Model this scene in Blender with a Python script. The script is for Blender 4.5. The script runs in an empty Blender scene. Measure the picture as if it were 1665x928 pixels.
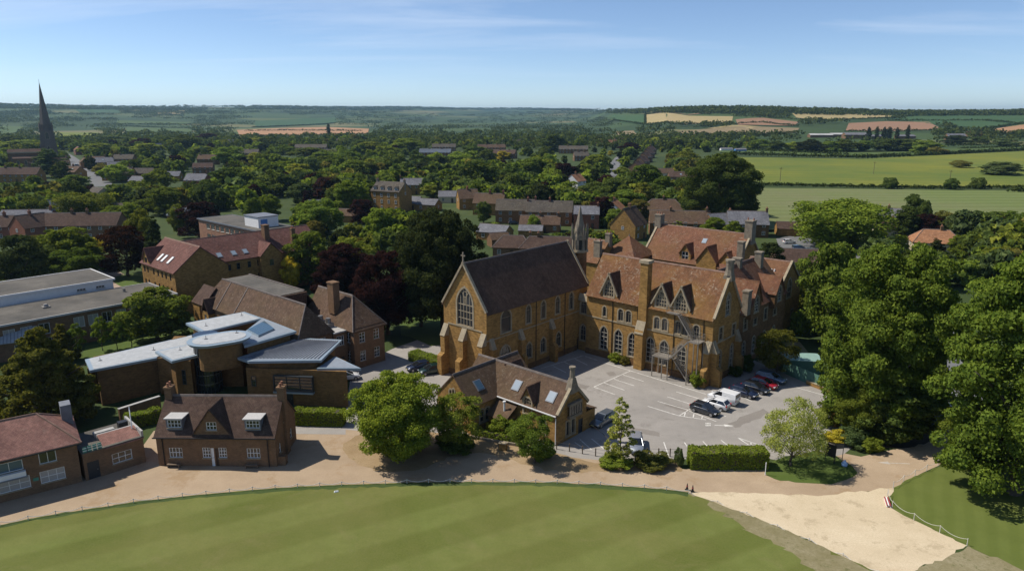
import bpy, math, random
import numpy as np
from mathutils import Vector, Matrix
from mathutils.geometry import tessellate_polygon

random.seed(7)
rng = np.random.default_rng(7)
SC = bpy.context.scene
COL = SC.collection

# ------------------------------------------------------------------ camera
F, CX, CY, HOR, CAMH = 1150.0, 832.5, 464.0, 185.0, 40.0      # photo pixels (1665 x 928)
PITCH = math.atan((CY - HOR) / F)
cam_d = bpy.data.cameras.new('camera')
cam_d.sensor_width = 36.0
cam_d.lens = F / 1665.0 * 36.0
cam_d.clip_start = 0.5
cam_d.clip_end = 60000
cam = bpy.data.objects.new('camera', cam_d)
COL.objects.link(cam)
cam.location = (0, 0, CAMH)
cam.rotation_euler = (math.pi / 2 - PITCH, 0, 0)
SC.camera = cam

# ------------------------------------------------------------------ light
SUN_EL = math.radians(53)
SUN_AZ = math.atan2(-0.975, 0.22)                               # towards the sun, clockwise from +Y
SC.world = bpy.data.worlds.new('World')
SC.world.use_nodes = True
wt = SC.world.node_tree
wt.nodes.clear()
sky = wt.nodes.new('ShaderNodeTexSky')
sky.sky_type = 'NISHITA'
sky.sun_disc = False
sky.sun_elevation = SUN_EL
sky.sun_rotation = SUN_AZ % (2 * math.pi)
sky.altitude = 100
sky.air_density = 0.6
sky.dust_density = 0.2
sky.ozone_density = 3.0
# thin cirrus: streaky noise over the direction, brightest towards the upper left part of the sky
tc = wt.nodes.new('ShaderNodeTexCoord')
sep = wt.nodes.new('ShaderNodeSeparateXYZ')
wt.links.new(tc.outputs['Generated'], sep.inputs[0])
def wmath(op, a, b=None, clamp=False):
    n = wt.nodes.new('ShaderNodeMath'); n.operation = op; n.use_clamp = clamp
    for i, v in enumerate((a, b)):
        if v is None: continue
        if isinstance(v, (int, float)): n.inputs[i].default_value = v
        else: wt.links.new(v, n.inputs[i])
    return n.outputs[0]
CLOUD_X, CLOUD_Y = 11.0, 8.2
zz = wmath('MAXIMUM', sep.outputs[2], 0.03)
px_ = wmath('DIVIDE', sep.outputs[0], wmath('ADD', zz, 0.10))
py_ = wmath('DIVIDE', sep.outputs[1], wmath('ADD', zz, 0.10))
cmb = wt.nodes.new('ShaderNodeCombineXYZ')
wt.links.new(wmath('ADD', wmath('MULTIPLY', px_, 0.34), CLOUD_X), cmb.inputs[0])
wt.links.new(wmath('ADD', wmath('MULTIPLY', py_, 1.15), CLOUD_Y), cmb.inputs[1])
cn = wt.nodes.new('ShaderNodeTexNoise')
cn.inputs['Scale'].default_value = 0.9; cn.inputs['Detail'].default_value = 9
cn.inputs['Roughness'].default_value = 0.62; cn.inputs['Distortion'].default_value = 0.55
wt.links.new(cmb.outputs[0], cn.inputs['Vector'])
cr = wt.nodes.new('ShaderNodeMapRange')
cr.inputs['From Min'].default_value = 0.50; cr.inputs['From Max'].default_value = 0.72
cr.inputs['To Max'].default_value = 0.40
wt.links.new(cn.outputs['Fac'], cr.inputs['Value'])
fade = wmath('MULTIPLY', cr.outputs[0], wmath('MULTIPLY', wmath('SUBTRACT', sep.outputs[2], 0.015), 9.0, True))
mixc = wt.nodes.new('ShaderNodeMix'); mixc.data_type = 'RGBA'
wt.links.new(fade, mixc.inputs['Factor'])
wt.links.new(sky.outputs[0], mixc.inputs['A'])
mixc.inputs['B'].default_value = (6.2, 6.9, 8.0, 1)
bg = wt.nodes.new('ShaderNodeBackground')
bg.inputs['Strength'].default_value = 0.128
wo = wt.nodes.new('ShaderNodeOutputWorld')
wt.links.new(mixc.outputs['Result'], bg.inputs['Color'])
wt.links.new(bg.outputs[0], wo.inputs['Surface'])

sun_d = bpy.data.lights.new('sun', 'SUN')
sun_d.energy = 4.8
sun_d.angle = math.radians(0.53)
sun_d.color = (1.0, 0.94, 0.85)
sun = bpy.data.objects.new('sun', sun_d)
COL.objects.link(sun)
sd = Vector((math.sin(SUN_AZ) * math.cos(SUN_EL), math.cos(SUN_AZ) * math.cos(SUN_EL), math.sin(SUN_EL)))
sun.rotation_euler = (-sd).to_track_quat('-Z', 'Y').to_euler()
sun.location = (-60, 40, 120)

SC.view_settings.view_transform = 'Standard'
SC.view_settings.look = 'None'
SC.view_settings.gamma = 1
SC.view_settings.use_curve_mapping = False
SC.view_settings.exposure = 0.12
SC.render.engine = 'CYCLES'
SC.cycles.use_denoising = True
SC.cycles.max_bounces = 5
SC.cycles.transparent_max_bounces = 8
SC.cycles.volume_bounces = 0

# ------------------------------------------------------------------ pixel -> place
cP, sP = math.cos(PITCH), math.sin(PITCH)
def pray(x, y):
    u, v = (x - CX) / F, (y - CY) / F
    return (u, cP - v * sP, -sP - v * cP)
def G(x, y, z=0.0):
    """photo pixel -> world XY on the plane of height z"""
    r = pray(x, y); t = (z - CAMH) / r[2]
    return (r[0] * t, r[1] * t)
def pix(p):
    """world point -> photo pixel"""
    z = p[2] - CAMH
    d = p[1] * cP - z * sP
    return (CX + F * p[0] / d, CY - F * (p[1] * sP + z * cP) / d)
ROT = math.radians(-42.0)                       # the school's own grid
OX, OY = -10.7, 106.8
UX, UY = math.cos(ROT), math.sin(ROT)
def LW(a, b):                                   # school grid -> world
    return (OX + a * UX - b * UY, OY + a * UY + b * UX)

# rolling ground: level round the school, hills beyond
def interp(x, xs, ys):
    return float(np.interp(x, xs, ys))
def sstep(t):
    t = np.clip(t, 0, 1); return t * t * (3 - 2 * t)
TH_ = [-180, -60, -36, -30, -20, -10, 0, 6, 8, 12, 18, 24, 32, 40, 60, 180]
R0_ = [2000, 2000, 2000, 2000, 2200, 2600, 3000, 2500, 1500, 950, 900, 900, 950, 1000, 1500, 2000]
R1_ = [4600, 4600, 4600, 4700, 5200, 6500, 9000, 7000, 3400, 2400, 2250, 2300, 2500, 2700, 4000, 4600]
HT_ = [80, 80, 80, 78, 78, 88, 98, 74, 56, 52, 54, 52, 46, 40, 60, 80]
def terrain(x, y):
    x = np.asarray(x, float); y = np.asarray(y, float)
    r = np.hypot(x, y); th = np.degrees(np.arctan2(x, y))
    r0 = np.interp(th, TH_, R0_); r1 = np.interp(th, TH_, R1_); ht = np.interp(th, TH_, HT_)
    base = sstep((r - r0) / (r1 - r0)) * ht
    roll = (np.sin(x / 310 + 1.3) * np.cos(y / 420 + .4) + .6 * np.sin(x / 170 - y / 260)) * 5.0
    return base * .97 + roll * np.clip((r - r0) / 900, 0, 1)
def GT(x, y, lift=0.0):
    """photo pixel -> world point on the rolling ground"""
    r = pray(x, y)
    lo = 20.0; p = None
    ts = np.geomspace(40, 14000, 900)
    X, Y, Z = r[0] * ts, r[1] * ts, CAMH + r[2] * ts
    below = Z < terrain(X, Y)
    i = int(np.argmax(below)) if below.any() else len(ts) - 1
    a, b = ts[max(i - 1, 0)], ts[i]
    for _ in range(18):
        m = (a + b) / 2
        if CAMH + r[2] * m < float(terrain(r[0] * m, r[1] * m)): b = m
        else: a = m
    return (r[0] * a, r[1] * a, float(terrain(r[0] * a, r[1] * a)) + lift)
# ------------------------------------------------------------------ materials
MATS = {}
class NT:
    def __init__(s, name):
        s.m = bpy.data.materials.new(name); s.m.use_nodes = True
        s.t = s.m.node_tree; s.t.nodes.clear()
        s.o = s.n('OutputMaterial'); s.b = s.n('BsdfPrincipled')
        s.l(s.b.outputs[0], s.o.inputs['Surface'])
    def n(s, k): return s.t.nodes.new('ShaderNode' + k)
    def l(s, a, b): s.t.links.new(a, b)
    def setv(s, node, **kw):
        for k, v in kw.items():
            k = k.replace('_', ' ')
            i = node.inputs[k]
            if hasattr(v, 'is_output') or isinstance(v, bpy.types.NodeSocket): s.l(v, i)
            else: i.default_value = v
        return node
    def noise(s, vec, scale, detail=5, rough=.6, dist=0):
        n = s.setv(s.n('TexNoise'), Scale=scale, Detail=detail, Roughness=rough, Distortion=dist)
        if vec is not None: s.l(vec, n.inputs['Vector'])
        return n.outputs['Fac']
    def ramp(s, fac, *stops):
        r = s.n('ValToRGB'); e = r.color_ramp.elements
        while len(e) < len(stops): e.new(.5)
        for i, (p, c) in enumerate(stops):
            e[i].position = p; e[i].color = tuple(c) + (1,) if len(c) == 3 else c
        s.l(fac, r.inputs[0]); return r.outputs[0]
    def rng(s, v, a, b, c, d):
        n = s.n('MapRange')
        for i, x in enumerate((v, a, b, c, d)):
            if isinstance(x, (int, float)): n.inputs[i].default_value = x
            else: s.l(x, n.inputs[i])
        return n.outputs[0]
    def mix(s, f, a, b, mode='MIX'):
        n = s.n('Mix'); n.data_type = 'RGBA'; n.blend_type = mode
        for k, v in (('Factor', f), ('A', a), ('B', b)):
            if isinstance(v, (int, float)): n.inputs[k].default_value = v
            elif isinstance(v, (tuple, list)): n.inputs[k].default_value = tuple(v)[:3] + (1,)
            else: s.l(v, n.inputs[k])
        return n.outputs['Result']
    def math(s, op, a, b=None, clamp=False):
        n = s.n('Math'); n.operation = op; n.use_clamp = clamp
        for i, v in enumerate((a, b)):
            if v is None: continue
            if isinstance(v, (int, float)): n.inputs[i].default_value = v
            else: s.l(v, n.inputs[i])
        return n.outputs[0]
    def uv(s): return s.n('UVMap').outputs[0]
    def pos(s): return s.n('NewGeometry').outputs['Position']
    def bump(s, h, strength=.3, dist=.05):
        b = s.setv(s.n('Bump'), Strength=strength, Distance=dist); s.l(h, b.inputs['Height'])
        s.l(b.outputs[0], s.b.inputs['Normal'])
    def done(s, name, col=None, rough=.8, metal=0.0, spec=.5):
        b = s.b
        if col is not None:
            if isinstance(col, (tuple, list)): b.inputs['Base Color'].default_value = tuple(col)[:3] + (1,)
            else: s.l(col, b.inputs['Base Color'])
        if isinstance(rough, (int, float)): b.inputs['Roughness'].default_value = rough
        else: s.l(rough, b.inputs['Roughness'])
        b.inputs['Metallic'].default_value = metal
        b.inputs['Specular IOR Level'].default_value = spec
        MATS[name] = s.m; return s.m
def sc3(c, k): return tuple(min(1, x * k) for x in c)

def plain(name, c, rough=.7, metal=0, var=.12, spec=.5):
    t = NT(name); n = t.noise(t.pos(), 1.7, 4)
    col = t.mix(t.rng(n, .3, .7, 0, 1), sc3(c, 1 - var), sc3(c, 1 + var))
    t.done(name, col, rough, metal, spec)
def stone(name, c, mortar, bw=.45, bh=.22, var=.35, stain=.3):
    """coursed rubble / brick on the box-projected uv (metres)"""
    t = NT(name); uv = t.uv()
    br = t.setv(t.n('TexBrick'), Vector=uv, Color1=sc3(c, 1 - var) + (1,), Color2=sc3(c, 1 + var) + (1,), Mortar=tuple(mortar) + (1,),
                Scale=1.0, Mortar_Size=.012, Mortar_Smooth=.3, Brick_Width=bw, Row_Height=bh)
    big = t.noise(t.pos(), .35, 5, .65)
    fine = t.noise(t.pos(), 5.0, 4, .7)
    mid = t.noise(t.pos(), 1.3, 5, .7, .5)
    col = t.mix(t.rng(big, .35, .68, 0, stain * 1.6), br.outputs['Color'], sc3(c, .5))
    col = t.mix(t.rng(mid, .48, .72, 0, .55), col, sc3(c, 1.45))
    col = t.mix(t.rng(mid, .5, .28, 0, .45), col, sc3(c, .55))
    col = t.mix(t.rng(fine, .35, .75, 0, .35), col, sc3(c, 1.35))
    t.bump(t.math('ADD', br.outputs['Fac'], t.math('MULTIPLY', fine, -.6)), .5, -.03)
    t.done(name, col, .9, 0, .12)
def tile(name, c, c2, rw=.26, rh=.17, lichen=0.0, lcol=(.45, .42, .33), moss=0.0, mcol=(.28, .2, .05)):
    """courses of small roof tiles: uv v runs up the slope"""
    t = NT(name); uv = t.uv()
    br = t.setv(t.n('TexBrick'), Vector=uv, Color1=tuple(c) + (1,), Color2=tuple(c2) + (1,), Mortar=sc3(c, .35) + (1,),
                Scale=1.0, Mortar_Size=.012, Mortar_Smooth=.4, Brick_Width=rw, Row_Height=rh)
    big = t.noise(t.pos(), .22, 6, .7, .4)
    mid = t.noise(t.pos(), 1.4, 6, .75)
    fine = t.noise(t.pos(), 7.0, 3, .8)
    col = t.mix(t.rng(big, .38, .66, 0, .65), br.outputs['Color'], sc3(c, .5))
    col = t.mix(t.rng(mid, .46, .72, 0, .6), col, sc3(c2, 1.4))
    col = t.mix(t.rng(t.noise(t.pos(), 3.1, 5, .75), .46, .30, 0, .6), col, sc3(c, .5))
    if moss:
        col = t.mix(t.math('MULTIPLY', t.rng(t.noise(t.pos(), .12, 4, .6), .42, .66, 0, 1), moss), col, mcol)
    if lichen:
        l1 = t.rng(t.noise(t.pos(), 2.2, 6, .8, .6), .54, .62, 0, 1)
        l2 = t.rng(t.noise(t.pos(), .3, 3, .5), .40, .60, .15, 1)
        col = t.mix(t.math('MULTIPLY', t.math('MULTIPLY', l1, l2), lichen), col, lcol)
    t.bump(t.math('ADD', br.outputs['Fac'], t.math('MULTIPLY', fine, -.8)), .6, -.03)
    t.done(name, col, .9, 0, .12)
def ground(name, cols, s1=.05, s2=.6, s3=6.0, rough=.95, bump=.3, speck=None):
    t = NT(name); p = t.pos()
    a = t.noise(p, s1, 6, .62, .3); b = t.noise(p, s2, 6, .7); c = t.noise(p, s3, 4, .75)
    col = t.ramp(t.math('ADD', t.math('MULTIPLY', a, .65), t.math('MULTIPLY', b, .35)), (.36, cols[0]), (.5, cols[1]), (.64, cols[2]))
    col = t.mix(t.rng(c, .35, .7, 0, .5), col, sc3(cols[0], .8))
    if speck:
        col = t.mix(t.rng(t.noise(p, speck[1], 5, .8), speck[2], speck[2] + .08, 0, speck[3]), col, speck[0])
    if bump: t.bump(t.math('ADD', b, c), bump, .04)
    t.done(name, col, rough, 0, .2)

STONE = (.300, .172, .055); PALE = (.36, .30, .20)
stone('ironstone', STONE, (.24, .17, .085), .5, .2, .38, .35)
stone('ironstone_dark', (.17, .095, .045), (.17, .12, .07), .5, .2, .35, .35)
stone('ironstone_red', (.215, .115, .052), (.2, .14, .08), .5, .2, .3, .3)
stone('brick_red', (.23, .075, .04), (.28, .22, .17), .23, .075, .3, .2)
stone('brick_brown', (.185, .105, .056), (.2, .15, .1), .23, .075, .3, .2)
stone('brick_pale', (.30, .155, .10), (.3, .24, .18), .23, .075, .25, .15)
stone('cream_wall', (.55, .47, .33), (.5, .44, .32), .6, .4, .1, .15)
stone('modern_stone', (.20, .115, .045), (.16, .1, .05), .5, .13, .3, .2)
plain('dressed_stone', (.30, .245, .160), .85, 0, .25)
plain('grey_stone', (.200, .165, .118), .9, 0, .3)
plain('spire_stone', (.15, .12, .10), .9, 0, .25)
plain('white_render', (.72, .71, .68), .8, 0, .06)
plain('white_paint', (.74, .74, .72), .5, 0, .04)
plain('lead', (.16, .17, .19), .6, .2, .15)
plain('dark_frame', (.05, .06, .07), .45, .3, .1)
plain('black_metal', (.015, .015, .017), .5, .3, .2)
plain('steel', (.22, .215, .21), .5, .6, .15)
plain('galvanised', (.27, .245, .21), .55, .4, .12)
plain('zinc', (.27, .30, .33), .5, .25, .1)
plain('zinc_edge', (.27, .34, .39), .45, .25, .06)
plain('membrane', (.37, .38, .38), .7, 0, .14, .2)
plain('door_dark', (.02, .022, .025), .5)
plain('door_wood', (.06, .03, .015), .6)
plain('terracotta', (.30, .13, .07), .8, 0, .2)
plain('wood_post', (.14, .10, .065), .85, 0, .25)
plain('white_rope', (.58, .55, .49), .8, 0, .05)
plain('cream_box', (.5, .46, .38), .6)
plain('concrete', (.34, .33, .31), .9, 0, .2)
plain('green_sheet', (.10, .20, .15), .5, .1, .12)
plain('green_sheet_pale', (.25, .38, .32), .5, .1, .1)
plain('ridge_tile', (.20, .12, .085), .85, 0, .3)
plain('ridge_dark', (.13, .105, .09), .85, 0, .3)
plain('bark', (.075, .058, .042), .95, 0, .3)
plain('tarp_red', (.3, .05, .05), .7); plain('bag_blue', (.35, .5, .75), .5); plain('bin_blue', (.06, .18, .42), .5)
plain('sign_green', (.05, .22, .15), .5); plain('ball_white', (.75, .75, .72), .5)
plain('hedge_shade', (.06, .045, .035), .95)  # dark tone painted on the hedge core for its shaded inside
tile('tile_orange', (.158, .076, .039), (.208, .101, .051), lichen=.5, moss=.65, mcol=(.25, .145, .035))
tile('tile_rust', (.160, .074, .045), (.210, .098, .058), lichen=.3, moss=.4, mcol=(.2, .12, .045))
tile('tile_chapel', (.100, .058, .040), (.132, .080, .055), lichen=.25, lcol=(.2, .16, .12))
tile('tile_brown', (.105, .066, .046), (.142, .090, .060), lichen=.28, lcol=(.4, .34, .25), moss=.4, mcol=(.12, .085, .04))
tile('tile_plum', (.140, .066, .054), (.182, .090, .072), lichen=.2)
tile('tile_pink', (.26, .135, .11), (.33, .175, .135), lichen=.12)
tile('tile_grey', (.092, .078, .064), (.122, .104, .086), lichen=.3, moss=.3, mcol=(.12, .1, .055))
tile('tile_darkbrown', (.082, .052, .040), (.112, .072, .054), lichen=.25, lcol=(.26, .2, .14))
tile('slate', (.150, .150, .165), (.200, .198, .210), .35, .22, lichen=.3, lcol=(.36, .36, .36))
tile('slate_blue', (.11, .13, .16), (.15, .17, .2), .35, .22)
tile('tile_terracotta', (.34, .165, .085), (.42, .21, .11), lichen=.2)
ground('flat_roof', ((.075, .07, .06), (.115, .105, .09), (.165, .15, .125)), .16, .9, 5, .95, .2)
ground('pale_roof', ((.34, .34, .33), (.44, .43, .41), (.52, .5, .47)), .12, .8, 5, .8, .1)
ground('grass_rough', ((.040, .064, .018), (.060, .088, .024), (.092, .115, .036)), .02, .3, 2.5)
ground('garden', ((.030, .050, .016), (.048, .072, .022), (.085, .10, .034)), .012, .09, .9)
ground('lawn_plain', ((.062, .092, .018), (.078, .115, .022), (.105, .135, .034)), .05, .5, 4)
ground('dry_grass', ((.16, .14, .062), (.22, .19, .10), (.30, .26, .16)), .08, .7, 3, speck=((.09, .1, .03), 1.1, .56, .7))
ground('asphalt', ((.255, .236, .212), (.312, .288, .258), (.370, .342, .308)), .07, .5, 9, .93, .15, speck=((.19, .17, .148), .20, .56, .55))
ground('asphalt_patch', ((.20, .18, .158), (.235, .212, .186), (.27, .245, .215)), .1, .7, 9, .93, .15)
ground('tarmac_grey', ((.13, .13, .13), (.16, .16, .158), (.2, .198, .19)), .07, .5, 9, .93, .15)
ground('drive', ((.315, .232, .150), (.385, .288, .190), (.46, .350, .235)), .06, .4, 7, .95, .2, speck=((.29, .195, .105), .14, .54, .6))
ground('sand', ((.50, .405, .265), (.58, .475, .32), (.65, .545, .38)), .10, .5, 6, .95, .3, speck=((.36, .285, .18), .38, .55, .6))
ground('bank_soil', ((.24, .165, .085), (.31, .22, .12), (.37, .27, .16)), .1, .6, 5, speck=((.1, .1, .03), .8, .58, .5))
ground('soil', ((.045, .035, .022), (.06, .046, .03), (.08, .06, .04)), .1, .6, 5)
ground('paving', ((.30, .22, .16), (.36, .27, .2), (.42, .32, .24)), .06, .4, 6, .95, .15)
plain('road_paint', (.60, .58, .53), .8, 0, .3)
plain('road_paint_worn', (.47, .42, .35), .85, 0, .25)

def lawn_mat():
    """cricket outfield: bands of light and dark bent grass, checked by a second pass of the mower"""
    t = NT('lawn_striped'); p = t.pos()
    s = t.n('SeparateXYZ'); t.l(p, s.inputs[0])
    wob = t.math('MULTIPLY', t.noise(p, .10, 3, .5), .5)
    def bands(ax, ay, width, soft, ph=0.0):
        d = t.math('ADD', t.math('ADD', t.math('MULTIPLY', s.outputs[0], ax), t.math('MULTIPLY', s.outputs[1], ay)), wob)
        w = t.math('SINE', t.math('MULTIPLY', t.math('ADD', d, ph), math.pi / width))
        return t.rng(w, -soft, soft, 0, 1)
    b1 = bands(-.469, .883, 3.5, .30, 3.75)
    b2 = bands(.94, .34, 6.5, .25)
    a = t.noise(p, .045, 6, .65, .6); b = t.noise(p, .5, 6, .75); c = t.noise(p, 5, 4, .8)
    m = t.math('ADD', t.math('MULTIPLY', b1, .74), t.math('MULTIPLY', b2, .26))
    m = t.math('ADD', t.math('MULTIPLY', m, .66), t.math('MULTIPLY', t.noise(p, .13, 5, .6, .8), .36))
    col = t.mix(m, (.070, .092, .010), (.140, .168, .040))
    col = t.mix(t.rng(a, .40, .66, 0, .6), col, (.172, .158, .052))
    col = t.mix(t.rng(t.noise(p, .22, 6, .75, 1.0), .54, .72, 0, .4), col, (.19, .165, .07))
    col = t.mix(t.rng(b, .40, .70, 0, .5), col, (.085, .105, .018))
    col = t.mix(t.rng(c, .35, .75, 0, .34), col, (.20, .19, .075))
    col = t.mix(t.rng(t.noise(p, 14, 3, .8), .45, .30, 0, .45), col, (.05, .065, .012))
    t.bump(t.math('ADD', b, c), .25, .03)
    t.done('lawn_striped', col, .95, 0, .15)
lawn_mat()
def stripe_mat(name, ca, cb, ax, ay, width, patch, amt):
    t = NT(name); p = t.pos(); s = t.n('SeparateXYZ'); t.l(p, s.inputs[0])
    d = t.math('ADD', t.math('ADD', t.math('MULTIPLY', s.outputs[0], ax), t.math('MULTIPLY', s.outputs[1], ay)), t.math('MULTIPLY', t.noise(p, .02, 3), 6))
    w = t.rng(t.math('SINE', t.math('MULTIPLY', d, math.pi / width)), -.6, .6, 0, 1)
    col = t.mix(w, ca, cb)
    col = t.mix(t.rng(t.noise(p, .010, 6, .65), .38, .62, 0, amt), col, patch)
    col = t.mix(t.rng(t.noise(p, .35, 5, .8), .4, .7, 0, .4), col, sc3(ca, .75))
    t.done(name, col, .95, 0, .15)
stripe_mat('lawn_right', (.100, .128, .024), (.116, .144, .030), .86, -.5, .9, (.135, .150, .045), .55)
stripe_mat('field_sports', (.118, .150, .040), (.150, .185, .060), -.02, 1.0, 5.5, (.175, .165, .085), .6)
stripe_mat('field_yellow', (.158, .168, .022), (.188, .192, .030), .05, 1.0, 9.0, (.092, .132, .026), .95)
stripe_mat('field_green', (.060, .095, .024), (.072, .110, .030), .1, 1.0, 14, (.085, .115, .03), .7)
stripe_mat('field_bluegreen', (.040, .085, .030), (.050, .098, .034), .3, .9, 20, (.06, .1, .03), .7)
stripe_mat('field_tan', (.34, .26, .12), (.38, .30, .15), .6, .8, 16, (.30, .25, .11), .7)
stripe_mat('field_brown', (.27, .15, .085), (.31, .18, .105), .6, .8, 16, (.24, .15, .09), .7)
stripe_mat('field_orange', (.36, .20, .10), (.40, .23, .12), .2, .98, 18, (.33, .19, .1), .7)
stripe_mat('field_dun', (.22, .165, .09), (.25, .185, .105), .5, .8, 18, (.2, .16, .08), .7)

def glass(name, c, rough=.06):
    t = NT(name); t.done(name, c, rough, 0, .9)
glass('glass', (.018, .021, .024)); glass('glass_blind', (.30, .30, .29), .3); glass('glass_sky', (.06, .11, .15), .04)
glass('skylight_glass', (.25, .30, .34), .12); glass('car_glass', (.012, .014, .016), .04); glass('leaded', (.035, .037, .038), .12)
def carpaint(name, c, metal=.3):
    t = NT(name); t.b.inputs['Coat Weight'].default_value = 1.0; t.b.inputs['Coat Roughness'].default_value = .05
    t.done(name, c, .35, metal)
carpaint('paint_white', (.72, .72, .71), 0); carpaint('paint_dark', (.014, .018, .026)); carpaint('paint_black', (.012, .012, .013))
carpaint('paint_silver', (.40, .42, .44), .6); carpaint('paint_red', (.35, .008, .014), .1); carpaint('paint_grey', (.13, .15, .17), .5)
carpaint('paint_navy', (.012, .02, .05)); carpaint('paint_green', (.01, .03, .025)); carpaint('paint_bluegrey', (.12, .17, .24), .5)
plain('tyre', (.015, .015, .015), .9); plain('rim', (.35, .35, .36), .35, .7); plain('lamp_clear', (.6, .62, .65), .15); plain('lamp_red', (.4, .01, .01), .2); plain('plate', (.65, .6, .3), .5)

def leaf_mat(name, trans=.36, objcol=True, base=(.06, .1, .02), vs=.40):
    t = NT(name); t.t.nodes.remove(t.b)
    g = t.n('NewGeometry'); oi = t.n('ObjectInfo')
    if objcol == 'attr':
        at = t.n('Attribute'); at.attribute_name = 'leafcol'; c = at.outputs['Color']
    elif objcol: c = oi.outputs['Color']
    else: c = None
    rnd = g.outputs['Random Per Island']
    src = c if c is not None else base
    lo = t.mix(1.0, src, (1 - vs, 1 - vs * .85, 1 - vs), 'MULTIPLY')
    hi = t.mix(1.0, src, (1 + vs * 1.1, 1 + vs * .75, 1 + vs * .4), 'MULTIPLY')
    col = t.mix(rnd, lo, hi)
    big = t.noise(t.pos(), .35 if objcol else .012, 4, .6)
    col = t.mix(t.rng(big, .38, .66, 0, .55), col, t.mix(1.0, col, (1.28, 1.14, .85), 'MULTIPLY'))
    d = t.n('BsdfDiffuse'); t.l(col, d.inputs['Color'])
    tr = t.n('BsdfTranslucent'); t.l(t.mix(1.0, col, (1.3, 1.3, .75), 'MULTIPLY'), tr.inputs['Color'])
    m1 = t.n('MixShader'); m1.inputs[0].default_value = trans; t.l(d.outputs[0], m1.inputs[1]); t.l(tr.outputs[0], m1.inputs[2])
    t.l(m1.outputs[0], t.o.inputs['Surface']); MATS[name] = t.m
leaf_mat('leaf')
leaf_mat('leaf_mass', .34, 'attr', vs=.4)
leaf_mat('leaf_far', .3, False, (.060, .084, .026), .5)
leaf_mat('leaf_hedgerow', .2, False, (.044, .066, .02), .5)
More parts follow.
